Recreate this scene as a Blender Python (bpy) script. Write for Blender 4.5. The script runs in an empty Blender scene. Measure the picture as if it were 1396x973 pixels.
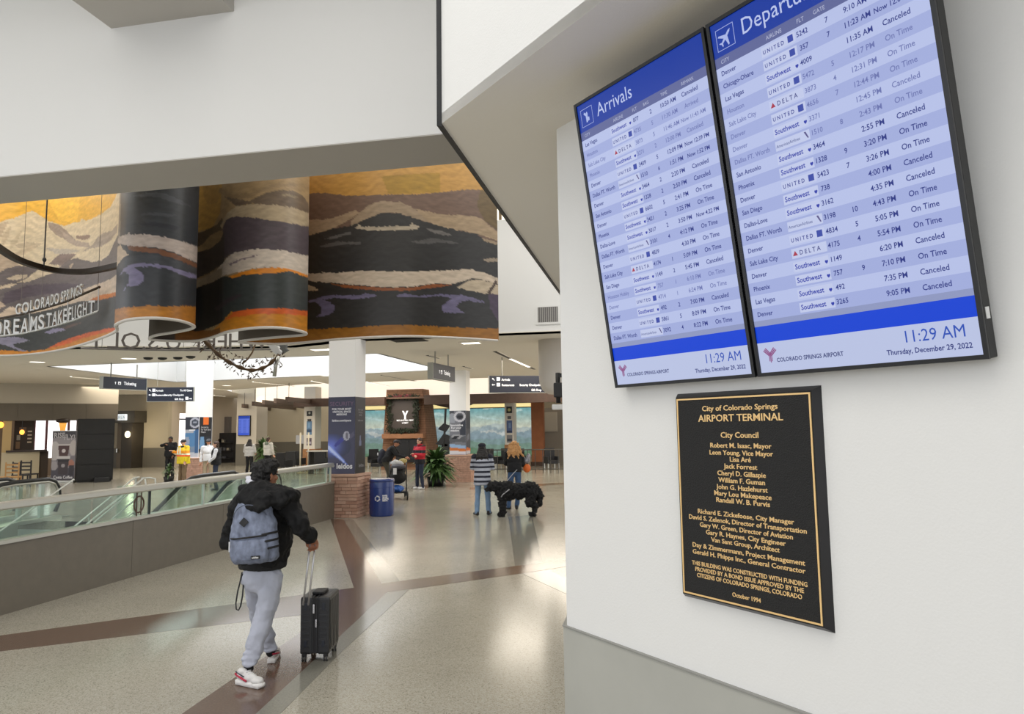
import bpy, bmesh, math, random
import numpy as np
from mathutils import Vector, Matrix
R = math.radians
random.seed(7)
SC = bpy.context.scene
COL = SC.collection

# ------------------------------------------------------------------ camera
F_PX, PITCH, ROLL, YAW, EYE = 967.9, R(5.58), R(-0.829), R(11.17), 2.05
cp, sp, cy, sy = math.cos(PITCH), math.sin(PITCH), math.cos(YAW), math.sin(YAW)
c_f = np.array([-sy*cp, cy*cp, sp]); _u = np.array([sy*sp, -cy*sp, cp]); _r = np.array([cy, sy, 0.])
c_r = math.cos(ROLL)*_r + math.sin(ROLL)*_u
c_u = -math.sin(ROLL)*_r + math.cos(ROLL)*_u
CAM = np.array([0, 0, EYE])
cam = bpy.data.cameras.new('camera'); cam.sensor_width = 36; cam.lens = F_PX/1396*36; cam.clip_end = 300; cam.clip_start = .05
co = bpy.data.objects.new('camera', cam); COL.objects.link(co)
m4 = Matrix([[c_r[0], c_u[0], -c_f[0], 0], [c_r[1], c_u[1], -c_f[1], 0], [c_r[2], c_u[2], -c_f[2], EYE], [0, 0, 0, 1]])
co.matrix_world = m4
SC.camera = co

# ------------------------------------------------------------------ world, lights, exposure
w = bpy.data.worlds.new('world'); SC.world = w; w.use_nodes = True
bg = w.node_tree.nodes['Background']; bg.inputs[0].default_value = (.95, .965, 1, 1); bg.inputs[1].default_value = 1.45
SC.view_settings.view_transform = 'Standard'; SC.view_settings.look = 'None'; SC.view_settings.gamma = 1
SC.view_settings.use_curve_mapping = False; SC.view_settings.exposure = 0.0

def area(name, loc, sx, sy_, power, rot=(0, 0, 0), col=(1, .97, .92)):
    l = bpy.data.lights.new(name, 'AREA'); l.shape = 'RECTANGLE'; l.size = sx; l.size_y = sy_; l.energy = power; l.color = col
    o = bpy.data.objects.new(name, l); COL.objects.link(o); o.location = loc; o.rotation_euler = rot
    return o
area('atrium_fill', (-7, 11.8, 7.85), 15, 6, 720)  # added light under the closed atrium ceiling, no skylight is built there
area('front_hall_fill', (-4, 1.5, 7.85), 10, 7, 560)  # added overhead fill for the front hall, out of view, no fitting
area('opening_skylight_lamp', (-13.5, 22.5, 5.55), 10, 5, 330)
for i, (x, y) in enumerate(((-3, 20.5), (-3, 27), (-13, 31.5), (-24, 21), (-24, 29), (-4.5, 31), (-19, 30.5))):
    area('ceiling_lamp', (x, y, 4.1), 3.2, 3.2, 165, col=(1, .9, .76))
area('lobby_lamp', (-12, 36.5, 3.9), 10, 2, 90, col=(1, .9, .75))
area('cafe_lamp', (-30, 27, 3.9), 4, 4, 60, col=(1, .85, .65))
area('far_left_fill', (-24.5, 34.5, 4.0), 5, 5, 130, col=(1, .88, .7))  # fill light added to brighten the beige walls at the left
area('far_seating_fill', (-21, 40.5, 5.2), 6, 3, 110, col=(1, .92, .8))  # extra light added to lift the dark back area, no fixture modelled

# ------------------------------------------------------------------ picture ray helpers (turn a measured direction into a real point)
def ray(x, y): return c_f + c_r*(x-698)/F_PX - c_u*(y-486.5)/F_PX
def onz(x, y, z=0.):
    d = ray(x, y); return Vector(CAM + d*((z-EYE)/d[2]))
def onp(x, y, p, n):
    d = ray(x, y); p = np.array(p, float); n = np.array(n, float); return Vector(CAM + d*(((p-CAM)@n)/(d@n)))
def ony(x, y, Y): return onp(x, y, (0, Y, 0), (0, 1, 0))
def onx(x, y, X): return onp(x, y, (X, 0, 0), (1, 0, 0))
def proj(P):
    v = P - CAM; wz = v@c_f; return np.stack([698+F_PX*(v@c_r)/wz, 486.5-F_PX*(v@c_u)/wz], -1)

# ------------------------------------------------------------------ materials
def lin(c):
    c = c/255.
    return c/12.92 if c <= .04045 else ((c+.055)/1.055)**2.4
def L3(c): return (lin(c[0]), lin(c[1]), lin(c[2]))
MATS = {}
def mat(name, c, rough=.6, metal=0, bump=0, bscale=40, var=0, vscale=6, spec=.5, emit=None, estr=1, alpha=None, coat=0, stretch=None):
    if name in MATS: return MATS[name]
    m = bpy.data.materials.new(name); m.use_nodes = True; nt = m.node_tree; b = nt.nodes['Principled BSDF']
    col = L3(c)+(1,)
    b.inputs['Base Color'].default_value = col; b.inputs['Roughness'].default_value = rough; b.inputs['Metallic'].default_value = metal
    b.inputs['Specular IOR Level'].default_value = spec; b.inputs['Coat Weight'].default_value = coat
    tc = nt.nodes.new('ShaderNodeTexCoord'); mp = nt.nodes.new('ShaderNodeMapping'); nt.links.new(tc.outputs['Object'], mp.inputs[0])
    if stretch: mp.inputs['Scale'].default_value = stretch
    if var:
        n = nt.nodes.new('ShaderNodeTexNoise'); n.inputs['Scale'].default_value = vscale; n.inputs['Detail'].default_value = 5; nt.links.new(mp.outputs[0], n.inputs[0])
        r = nt.nodes.new('ShaderNodeMapRange'); r.inputs[1].default_value = .3; r.inputs[2].default_value = .7; r.inputs[3].default_value = 1-var; r.inputs[4].default_value = 1+var
        nt.links.new(n.outputs[0], r.inputs[0])
        mx = nt.nodes.new('ShaderNodeVectorMath'); mx.operation = 'SCALE'; mx.inputs[0].default_value = col[:3]; nt.links.new(r.outputs[0], mx.inputs['Scale'])
        nt.links.new(mx.outputs[0], b.inputs['Base Color'])
    if bump:
        n = nt.nodes.new('ShaderNodeTexNoise'); n.inputs['Scale'].default_value = bscale; n.inputs['Detail'].default_value = 4; nt.links.new(mp.outputs[0], n.inputs[0])
        bu = nt.nodes.new('ShaderNodeBump'); bu.inputs['Strength'].default_value = bump; bu.inputs['Distance'].default_value = .02
        nt.links.new(n.outputs[0], bu.inputs['Height']); nt.links.new(bu.outputs[0], b.inputs['Normal'])
    if emit is not None:
        b.inputs['Emission Color'].default_value = L3(emit)+(1,); b.inputs['Emission Strength'].default_value = estr
    if alpha is not None: b.inputs['Alpha'].default_value = alpha
    MATS[name] = m
    return m
def printmat(name, rough=.5, emit=0, var=0, vscale=30, spec=.4, stretch=(1, 1, 1)):
    if name in MATS: return MATS[name]
    m = bpy.data.materials.new(name); m.use_nodes = True; nt = m.node_tree; b = nt.nodes['Principled BSDF']
    a = nt.nodes.new('ShaderNodeVertexColor'); a.layer_name = 'Col'; src = a.outputs[0]
    if var:
        tc = nt.nodes.new('ShaderNodeTexCoord'); mp = nt.nodes.new('ShaderNodeMapping'); mp.inputs['Scale'].default_value = stretch
        nt.links.new(tc.outputs['Object'], mp.inputs[0])
        n = nt.nodes.new('ShaderNodeTexNoise'); n.inputs['Scale'].default_value = vscale; n.inputs['Detail'].default_value = 6; nt.links.new(mp.outputs[0], n.inputs[0])
        r = nt.nodes.new('ShaderNodeMapRange'); r.inputs[1].default_value = .3; r.inputs[2].default_value = .7; r.inputs[3].default_value = 1-var; r.inputs[4].default_value = 1+var
        nt.links.new(n.outputs[0], r.inputs[0])
        mx = nt.nodes.new('ShaderNodeVectorMath'); mx.operation = 'SCALE'; nt.links.new(src, mx.inputs[0]); nt.links.new(r.outputs[0], mx.inputs['Scale']); src = mx.outputs[0]
    if emit:
        b.inputs['Base Color'].default_value = (.01, .01, .012, 1)
        nt.links.new(src, b.inputs['Emission Color']); b.inputs['Emission Strength'].default_value = emit
    else: nt.links.new(src, b.inputs['Base Color'])
    b.inputs['Roughness'].default_value = rough; b.inputs['Specular IOR Level'].default_value = spec
    MATS[name] = m; return m

def glassmat(name, tint=(232, 243, 238), mixf=.12):
    m = bpy.data.materials.new(name); m.use_nodes = True; nt = m.node_tree; nt.nodes.clear()
    o = nt.nodes.new('ShaderNodeOutputMaterial'); t = nt.nodes.new('ShaderNodeBsdfTransparent'); t.inputs[0].default_value = L3(tint)+(1,)
    g = nt.nodes.new('ShaderNodeBsdfGlossy'); g.inputs['Roughness'].default_value = .03; fr = nt.nodes.new('ShaderNodeLayerWeight'); pw = nt.nodes.new('ShaderNodeMath'); pw.operation = 'POWER'; pw.inputs[1].default_value = 4; nt.links.new(fr.outputs['Facing'], pw.inputs[0])
    ad = nt.nodes.new('ShaderNodeMath'); ad.operation = 'MULTIPLY_ADD'; ad.inputs[1].default_value = .5; ad.inputs[2].default_value = mixf*.5; nt.links.new(pw.outputs[0], ad.inputs[0])
    mx = nt.nodes.new('ShaderNodeMixShader'); nt.links.new(ad.outputs[0], mx.inputs[0]); nt.links.new(t.outputs[0], mx.inputs[1]); nt.links.new(g.outputs[0], mx.inputs[2]); nt.links.new(mx.outputs[0], o.inputs[0])
    return m

def terrazzo():
    m = bpy.data.materials.new('terrazzo'); m.use_nodes = True; nt = m.node_tree; b = nt.nodes['Principled BSDF']
    tc = nt.nodes.new('ShaderNodeTexCoord')
    v = nt.nodes.new('ShaderNodeTexVoronoi'); v.inputs['Scale'].default_value = 120; nt.links.new(tc.outputs['Object'], v.inputs[0])
    cr = nt.nodes.new('ShaderNodeValToRGB'); e = cr.color_ramp; e.interpolation = 'CONSTANT'
    e.elements[0].position = 0; e.elements[0].color = L3((188, 183, 168))+(1,)
    e.elements[1].position = .35; e.elements[1].color = L3((196, 191, 176))+(1,)
    for p, c in ((.6, (178, 172, 156)), (.8, (164, 157, 141)), (.93, (138, 131, 116)), (.97, (204, 200, 187))):
        q = e.elements.new(p); q.color = L3(c)+(1,)
    sx = nt.nodes.new('ShaderNodeSeparateColor'); nt.links.new(v.outputs['Color'], sx.inputs[0]); nt.links.new(sx.outputs[0], cr.inputs[0])
    n = nt.nodes.new('ShaderNodeTexNoise'); n.inputs['Scale'].default_value = .7; n.inputs['Detail'].default_value = 4; nt.links.new(tc.outputs['Object'], n.inputs[0])
    r = nt.nodes.new('ShaderNodeMapRange'); r.inputs[1].default_value = .3; r.inputs[2].default_value = .7; r.inputs[3].default_value = .70; r.inputs[4].default_value = .84; nt.links.new(n.outputs[0], r.inputs[0])
    mx = nt.nodes.new('ShaderNodeVectorMath'); mx.operation = 'SCALE'; nt.links.new(cr.outputs[0], mx.inputs[0]); nt.links.new(r.outputs[0], mx.inputs['Scale']); nt.links.new(mx.outputs[0], b.inputs['Base Color'])
    b.inputs['Roughness'].default_value = .17; b.inputs['Specular IOR Level'].default_value = .55
    return m
M_FLOOR = terrazzo()
M_WHITE = mat('wall_paint_white', (226, 226, 224), .75, bump=.06, bscale=120)
M_SOFFIT = mat('soffit_paint', (234, 229, 220), .8, bump=.06, bscale=120)
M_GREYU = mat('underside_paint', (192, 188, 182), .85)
M_WAIN = mat('wainscot_laminate', (170, 170, 163), .45, var=.05, vscale=3)
M_CEIL = mat('ceiling_tile', (236, 230, 218), .9, bump=.1, bscale=60)
M_BEIGE = mat('beige_wall', (190, 180, 158), .85, var=.03, vscale=20)
M_TAUPE = mat('taupe_wall', (184, 176, 160), .85)
M_DARKW = mat('dark_grey_cladding', (74, 69, 60), .55, var=.05)
M_BLACK = mat('black_paint', (22, 22, 23), .5)
M_DARKLINE = mat('dark_reveal', (40, 40, 42), .5)
M_METAL = mat('brushed_steel', (190, 190, 182), .32, .9)
M_PARAPET = mat('parapet_panel', (112, 105, 93), .38, var=.06, vscale=8)
M_CAP = mat('parapet_rail_alu', (186, 184, 174), .35, .6)
M_RUBBER = mat('black_rubber', (26, 27, 27), .35)
M_GLASS = glassmat('clear_glass')
M_GLASS2 = glassmat('green_glass', (232, 244, 239), .10)
M_BRICK = mat('pink_brick', (184, 146, 126), .85, var=.16, vscale=9, bump=.3, bscale=50)
M_MORTAR = mat('mortar', (140, 108, 92), .95)
M_BRICK2 = mat('brown_brick', (136, 100, 76), .85, var=.15, vscale=5, bump=.3)
M_WOOD = mat('dark_brown_wood', (66, 46, 34), .6, var=.15)
M_LEAF = mat('leaf_green', (62, 88, 48), .5, var=.2)
M_DRYLEAF = mat('bronze_leaf', (84, 62, 44), .6, var=.2)
M_BRONZE = mat('bronze_ring', (60, 47, 33), .4, .5)
M_SIGN = mat('navy_sign', (24, 30, 48), .45)
M_SIGNTXT = mat('sign_lettering', (238, 238, 240), .5, emit=(230, 230, 235), estr=.5)
M_BINBLUE = mat('blue_bin', (32, 56, 122), .22, coat=.4)
M_SKIN1 = mat('skin_tan', (176, 122, 92), .6)
M_SKIN2 = mat('skin_light', (208, 160, 134), .6)
M_SKIN3 = mat('skin_brown', (112, 76, 56), .6)
M_GOLD = mat('gold_lettering', (236, 198, 136), .4, .1)
M_PLAQ = mat('plaque_black', (19, 19, 20), .7, bump=.35, bscale=260)
M_PLAQB = mat('plaque_bevel', (34, 33, 34), .35, .3)
M_PRINT = printmat('printed_vinyl', .45)
M_MURAL = printmat('mural_print', .42, var=.13, vscale=2.6, stretch=(2.5, 2.5, 9))
M_SCREEN = printmat('screen_glow', .14, emit=.86, spec=.22)

# ------------------------------------------------------------------ object helpers
def link(name, me, m=None, parent=None, smooth=False):
    o = bpy.data.objects.new(name, me); COL.objects.link(o)
    if m: me.materials.append(m)
    if parent is not None: o.parent = parent
    if smooth:
        me.polygons.foreach_set('use_smooth', [True]*len(me.polygons))
    return o
def tag(o, label=None, cat=None, group=None, kind=None):
    if label: o['label'] = label
    if cat: o['category'] = cat
    if group: o['group'] = group
    if kind: o['kind'] = kind
    return o
def thing(name, label, cat, loc=(0, 0, 0), rotz=0, group=None):
    o = bpy.data.objects.new(name, None); COL.objects.link(o); o.location = loc; o.rotation_euler = (0, 0, rotz); o.empty_display_size = .1
    return tag(o, label, cat, group)
def child(parent, name, loc=(0, 0, 0), rot=(0, 0, 0)):
    o = bpy.data.objects.new(name, None); COL.objects.link(o); o.parent = parent; o.location = loc; o.rotation_euler = rot; return o
def copy_tree(o, parent=None):
    c = o.copy(); COL.objects.link(c); c.parent = parent
    for ch in list(o.children): copy_tree(ch, c)
    return c

class MB:
    def __init__(s): s.v = []; s.f = []
    def add(s, vs, fs):
        k = len(s.v); s.v += [tuple(v) for v in vs]; s.f += [tuple(i+k for i in f) for f in fs]; return s
    def box(s, x0, x1, y0, y1, z0, z1):
        return s.add([(x0, y0, z0), (x1, y0, z0), (x1, y1, z0), (x0, y1, z0), (x0, y0, z1), (x1, y0, z1), (x1, y1, z1), (x0, y1, z1)],
                     [(0, 3, 2, 1), (4, 5, 6, 7), (0, 1, 5, 4), (1, 2, 6, 5), (2, 3, 7, 6), (3, 0, 4, 7)])
    def bbox(s, x0, x1, y0, y1, z0, z1, b=.01):     # bevelled box
        bm = bmesh.new(); bmesh.ops.create_cube(bm, size=1)
        for v in bm.verts: v.co = Vector(((x0+x1)/2+v.co.x*(x1-x0), (y0+y1)/2+v.co.y*(y1-y0), (z0+z1)/2+v.co.z*(z1-z0)))
        bmesh.ops.bevel(bm, geom=bm.edges[:], offset=b, segments=2, affect='EDGES', profile=.6)
        s.frombm(bm); bm.free(); return s
    def frombm(s, bm, M=None):
        bm.verts.ensure_lookup_table(); bm.verts.index_update()
        return s.add([(M @ v.co if M else v.co) for v in bm.verts], [[v.index for v in f.verts] for f in bm.faces])
    def prism(s, pts, z0, z1):                       # polygon in plan
        n = len(pts)
        a = sum(pts[i][0]*pts[(i+1) % n][1]-pts[(i+1) % n][0]*pts[i][1] for i in range(n))
        if a < 0: pts = pts[::-1]
        return s.add([(p[0], p[1], z0) for p in pts]+[(p[0], p[1], z1) for p in pts],
                     [tuple(range(n-1, -1, -1)), tuple(range(n, 2*n))]+[(i, (i+1) % n, n+(i+1) % n, n+i) for i in range(n)])
    def plate(s, pts, y0, y1):                       # polygon in XZ (seen from -Y), depth y0..y1
        n = len(pts); a = sum(pts[i][0]*pts[(i+1) % n][1]-pts[(i+1) % n][0]*pts[i][1] for i in range(n))
        if a < 0: pts = pts[::-1]
        return s.add([(p[0], y0, p[1]) for p in pts]+[(p[0], y1, p[1]) for p in pts],
                     [tuple(range(n)), tuple(range(2*n-1, n-1, -1))]+[(i, n+i, n+(i+1) % n, (i+1) % n) for i in range(n)])
    def side(s, pts, x0, x1):                        # polygon in YZ, extruded along X
        n = len(pts); a = sum(pts[i][0]*pts[(i+1) % n][1]-pts[(i+1) % n][0]*pts[i][1] for i in range(n))
        if a < 0: pts = pts[::-1]
        return s.add([(x0, p[0], p[1]) for p in pts]+[(x1, p[0], p[1]) for p in pts],
                     [tuple(range(n-1, -1, -1)), tuple(range(n, 2*n))]+[(i, (i+1) % n, n+(i+1) % n, n+i) for i in range(n)])
    def tube(s, pts, r, n=10, closed=False, cap=True):
        pts = [Vector(p) for p in pts]; k0 = len(s.v); N = len(pts); rr = r if hasattr(r, '__len__') else [r]*N
        prev = None
        for i, p in enumerate(pts):
            if closed: t = pts[(i+1) % N]-pts[i-1]
            else: t = pts[min(i+1, N-1)]-pts[max(i-1, 0)]
            t.normalize()
            if prev is None: a = t.orthogonal().normalized()
            else:
                a = prev-t*prev.dot(t)
                a = a.normalized() if a.length > 1e-6 else t.orthogonal().normalized()
            prev = a; b = t.cross(a)
            for j in range(n):
                q = 2*math.pi*j/n; s.v.append(tuple(p+(a*math.cos(q)+b*math.sin(q))*rr[i]))
        for i in range(N if closed else N-1):
            i2 = (i+1) % N
            for j in range(n): s.f.append((k0+i*n+j, k0+i*n+(j+1) % n, k0+i2*n+(j+1) % n, k0+i2*n+j))
        if cap and not closed:
            s.f.append(tuple(k0+j for j in range(n-1, -1, -1))); s.f.append(tuple(k0+(N-1)*n+j for j in range(n)))
        return s
    def lathe(s, prof, c=(0, 0), n=32):              # prof (r,z) bottom to top, closed ends
        k0 = len(s.v)
        for r_, z_ in prof:
            for j in range(n):
                q = 2*math.pi*j/n; s.v.append((c[0]+r_*math.cos(q), c[1]+r_*math.sin(q), z_))
        for i in range(len(prof)-1):
            for j in range(n): s.f.append((k0+i*n+j, k0+i*n+(j+1) % n, k0+(i+1)*n+(j+1) % n, k0+(i+1)*n+j))
        s.f.append(tuple(k0+j for j in range(n-1, -1, -1))); s.f.append(tuple(k0+(len(prof)-1)*n+j for j in range(n)))
        return s
    def capsule(s, p1, r1, p2, r2, n=12, sc=None):
        p1 = Vector(p1); p2 = Vector(p2); t = p2-p1; Ln = t.length
        t = t.normalized() if Ln > 1e-6 else Vector((0, 0, 1)); a = t.orthogonal().normalized(); b = t.cross(a); k0 = len(s.v); rings = []
        for q in (-80, -50, -20): rings.append((p1+t*(r1*math.sin(R(q))), r1*math.cos(R(q))))
        for q in (20, 50, 80): rings.append((p2+t*(r2*math.sin(R(q))), r2*math.cos(R(q))))
        for c, r_ in rings:
            for j in range(n):
                q = 2*math.pi*j/n; s.v.append(tuple(c+(a*math.cos(q)+b*math.sin(q))*r_))
        for i in range(5):
            for j in range(n): s.f.append((k0+i*n+j, k0+i*n+(j+1) % n, k0+(i+1)*n+(j+1) % n, k0+(i+1)*n+j))
        s.f.append(tuple(k0+j for j in range(n-1, -1, -1))); s.f.append(tuple(k0+5*n+j for j in range(n)))
        return s
    def ell(s, c, r, rot=(0, 0, 0), n=14, m=9):
        from mathutils import Euler
        E_ = Euler(rot).to_matrix(); c = Vector(c); k0 = len(s.v)
        for i in range(1, m):
            q = math.pi*i/m-math.pi/2
            for j in range(n):
                a = 2*math.pi*j/n; s.v.append(tuple(c+E_ @ Vector((r[0]*math.cos(q)*math.cos(a), r[1]*math.cos(q)*math.sin(a), r[2]*math.sin(q)))))
        for i in range(m-2):
            for j in range(n): s.f.append((k0+i*n+j, k0+i*n+(j+1) % n, k0+(i+1)*n+(j+1) % n, k0+(i+1)*n+j))
        s.v.append(tuple(c+E_ @ Vector((0, 0, -r[2])))); s.v.append(tuple(c+E_ @ Vector((0, 0, r[2])))); lo = len(s.v)-2; hi = lo+1; b = k0+(m-2)*n
        for j in range(n): s.f.append((k0+(j+1) % n, k0+j, lo)); s.f.append((b+j, b+(j+1) % n, hi))
        return s
    def loft(s, rings, n=20):                        # rings (x,y,z,rx,ry[,power])
        k0 = len(s.v)
        for x, y, z, rx, ry in rings:
            for j in range(n):
                q = 2*math.pi*j/n; cq, sq = math.cos(q), math.sin(q)
                pw = .8
                s.v.append((x+rx*math.copysign(abs(cq)**pw, cq), y+ry*math.copysign(abs(sq)**pw, sq), z))
        for i in range(len(rings)-1):
            for j in range(n): s.f.append((k0+i*n+j, k0+i*n+(j+1) % n, k0+(i+1)*n+(j+1) % n, k0+(i+1)*n+j))
        s.f.append(tuple(k0+j for j in range(n-1, -1, -1))); s.f.append(tuple(k0+(len(rings)-1)*n+j for j in range(n)))
        return s
    def mesh(s, name):
        me = bpy.data.meshes.new(name); me.from_pydata(s.v, [], s.f); me.update(); return me
    def build(s, name, m=None, parent=None, smooth=False, bevel=0):
        me = s.mesh(name)
        if bevel:
            bm = bmesh.new(); bm.from_mesh(me); bmesh.ops.bevel(bm, geom=bm.edges[:], offset=bevel, segments=1, affect='EDGES'); bm.to_mesh(me); bm.free()
        return link(name, me, m, parent, smooth)
    def blob(s, name, voxel, m=None, parent=None, smooth=3, noise=0, nscale=12):
        me = s.mesh(name+'_src'); o = bpy.data.objects.new('tmp_shape', me); COL.objects.link(o)
        r = o.modifiers.new('r', 'REMESH'); r.mode = 'VOXEL'; r.voxel_size = voxel; r.use_smooth_shade = True
        if smooth: q = o.modifiers.new('s', 'SMOOTH'); q.iterations = smooth; q.factor = .5
        dg = bpy.context.evaluated_depsgraph_get(); e = o.evaluated_get(dg); nm = bpy.data.meshes.new_from_object(e)
        bpy.data.objects.remove(o); bpy.data.meshes.remove(me); nm.name = name; nm.materials.clear()
        if noise:
            from mathutils import noise as NZ
            nv = len(nm.vertices); cc = np.empty(nv*3); nm.vertices.foreach_get('co', cc); nn = np.empty(nv*3); nm.vertex_normals.foreach_get('vector', nn)
            cc = cc.reshape(-1, 3); nn = nn.reshape(-1, 3)
            d = np.array([NZ.fractal(Vector(p)*nscale, 1., 2., 3) for p in cc])*noise
            nm.vertices.foreach_set('co', (cc+nn*d[:, None]).ravel()); nm.update()
        return link(name, nm, m, parent, True)

def struct(o, label=None): o['kind'] = 'structure'; return o

def text_mb(mb, s, size, x, z, y=0., align='LEFT', extrude=0., mirror=False, bold=0., sx=1.0, M=None):
    cu = bpy.data.curves.new('t', 'FONT'); cu.body = s; cu.size = size; cu.align_x = align; cu.extrude = extrude; cu.offset = bold; cu.resolution_u = 2
    o = bpy.data.objects.new('t', cu); me = o.to_mesh()
    k = -1 if mirror else 1
    vs = []
    for v in me.vertices:
        p = Vector((x+k*v.co.x*sx, y-v.co.z, z+v.co.y)); vs.append(M @ p if M else p)
    fs = [tuple(p.vertices) for p in me.polygons]
    if mirror: fs = [f[::-1] for f in fs]
    mb.add(vs, fs)
    o.to_mesh_clear(); bpy.data.objects.remove(o); bpy.data.curves.remove(cu)
    return mb
def colour(o, c):
    me = o.data; a = me.color_attributes.new('Col', 'FLOAT_COLOR', 'POINT'); col = L3(c)+(1.,)
    a.data.foreach_set('color', list(col)*len(me.vertices)); return o

def inpoly(P, poly):
    x, y = P[:, 0], P[:, 1]; ins = np.zeros(len(P), bool); n = len(poly)
    for i in range(n):
        x1, y1 = poly[i]; x2, y2 = poly[(i+1) % n]
        if y1 == y2: continue
        t = (y > min(y1, y2)) & (y <= max(y1, y2)) & (x < (x2-x1)*(y-y1)/(y2-y1)+x1)
        ins ^= t
    return ins
def print_panel(name, parent, wd, ht, layers, loc=(0, 0, 0), rot=(0, 0, 0), res=60, base=(255, 255, 255), m=None, depth=.004, jit=0.):
    """flat printed panel, lower left corner at loc, print laid out on a unit square (x right, y up)"""
    nx = max(2, int(res*min(1, wd/ht))); ny = max(2, int(res*min(1, ht/wd)))
    u, v = np.meshgrid(np.linspace(0, 1, nx+1), np.linspace(0, 1, ny+1)); P = np.stack([u.ravel(), v.ravel()], -1)
    C = np.tile(np.array(L3(base)), (len(P), 1)); rs = np.random.RandomState(3)
    Q = P + (rs.rand(*P.shape)-.5)*jit
    for poly, c in layers:
        if callable(poly): k = poly(Q[:, 0], Q[:, 1])
        else: k = inpoly(Q, poly)
        C[k] = c(Q[k, 0], Q[k, 1]) if callable(c) else L3(c)
    vs = [(a*wd, 0, b*ht) for a, b in P]; fs = [(j*(nx+1)+i, j*(nx+1)+i+1, (j+1)*(nx+1)+i+1, (j+1)*(nx+1)+i) for j in range(ny) for i in range(nx)]
    me = bpy.data.meshes.new(name); me.from_pydata(vs, [], fs); me.update()
    a = me.color_attributes.new('Col', 'FLOAT_COLOR', 'POINT'); a.data.foreach_set('color', np.hstack([C, np.ones((len(C), 1))]).ravel())
    o = link(name, me, m or M_PRINT, parent); o.location = loc; o.rotation_euler = rot; return o

# ================================================================== SETTING
# floor with a stair well
WX0, WX1, WY0, WY1 = -16.2, -7.45, 5.0, 14.5
fl = MB()
for a, b, c, d in ((-48, 9, -8, WY0), (-48, WX0, WY0, WY1), (WX1, 9, WY0, WY1), (-48, 9, 15.7, 52), (-48, -11.4, WY1, 15.7), (WX1, 9, WY1, 15.7)): fl.box(a, b, c, d, -.2, 0)
floor = struct(fl.build('floor', M_FLOOR))
M_BROWN = mat('terrazzo_brown', (104, 84, 72), .14, var=.12, vscale=60, spec=.6)
M_GREY = mat('terrazzo_grey', (132, 130, 120), .14, var=.14, vscale=70, spec=.6)
def inlay(name, px, m, top):
    pts = [onz(*p) for p in px]; MB().prism([(p.x, p.y) for p in pts], -.01, top).build(name, m, floor)
inlay('brown_stripe', [(-60, 874.2), (482.5, 801), (440, 846), (430, 836), (345, 846), (-60, 895)], M_BROWN, .0010)
inlay('brown_stripe', [(450.5, 707), (468, 707.4), (520.3, 796), (482.5, 801)], M_BROWN, .0014)
inlay('brown_stripe', [(482.5, 801), (545, 791.8), (900, 746), (900, 746+6), (711, 781.6), (558, 803.4), (527.6, 807.8), (350, 972), (290, 1028), (168, 1028), (404.6, 865.3), (436, 843.5)], M_BROWN, .0018)
inlay('grey_stripe', [(468, 707.4), (481, 707.4), (545, 791.8), (520.3, 796)], M_GREY, .0014)
inlay('grey_stripe', [(527.6, 807.8), (558, 803.4), (463.6, 890.6), (382, 973), (322, 1033), (286, 1033), (350, 972)], M_GREY, .0024)
inlay('grey_stripe', [(693, 704.5), (725, 701.6), (740, 767), (702, 771.4)], M_GREY, .0012)
inlay('grey_stripe', [(711, 781.6), (748.6, 776.5), (830, 818), (830, 836)], M_GREY, .0022)

# right angled wall with wainscot, soffit above
P0 = Vector((-.413, 3.28, 0)); Udir = Vector((.70711, -.70711, 0)); Ndir = Vector((.70711, .70711, 0))
def wp(u, n): p = P0+Udir*u+Ndir*n; return (p.x, p.y)
wall_r = struct(MB().prism([wp(0, 0), wp(5.5, 0), wp(5.5, .3), (3.4, 3.9), (3.4, 11.2), (-.413, 11.2)], 0, 3.47).build('wall_right', M_WHITE))
struct(MB().prism([wp(-.012, -.012), wp(5.5, -.012), wp(5.5, 0.01), wp(0.004, .01), (-.405, 11.2), (-.43, 11.2)], 0, 1.15).build('trim_1', M_WAIN))
struct(MB().prism([wp(-.014, -.016), wp(5.5, -.016), wp(5.5, 0.01), wp(0.004, .01), (-.405, 11.2), (-.433, 11.2)], 1.15, 1.156).build('trim_2', mat('wainscot_cap', (140, 140, 135), .5)))
sof = [(-.93, 3.09), (2.5, -.34), (5, -.34), (5, 11.2), (-.93, 11.2)]
struct(MB().prism(sof, 3.47, 3.52).build('trim_3', M_SOFFIT))
struct(MB().prism([(-.93, 3.09), (2.5, -.34), (2.6, -.24), (-.83, 3.2), (-.83, 11.2), (-.93, 11.2)], 3.4701, 8.2).build('wall_soffit', M_WHITE))
struct(MB().prism([(-.95, 3.075), (-.93, 3.088), (-.93, 11.2), (-.95, 11.2)], 3.455, 8.2).build('trim_4', M_DARKLINE))

# big bulkhead across the hall with the boxed beam on it
BY0, BY1, BZ = 7.12, 7.98, 5.2
struct(MB().box(-22, -.95, BY0, BY1, BZ+.012, 8.2).build('bulkhead', M_WHITE))
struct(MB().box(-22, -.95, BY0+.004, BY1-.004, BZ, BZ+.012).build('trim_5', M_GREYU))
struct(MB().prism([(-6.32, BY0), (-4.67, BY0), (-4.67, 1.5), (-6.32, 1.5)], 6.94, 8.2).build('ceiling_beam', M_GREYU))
struct(MB().box(-22, 9, -7, BY1+9, 8.2, 8.35).build('ceiling', M_WHITE))
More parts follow.
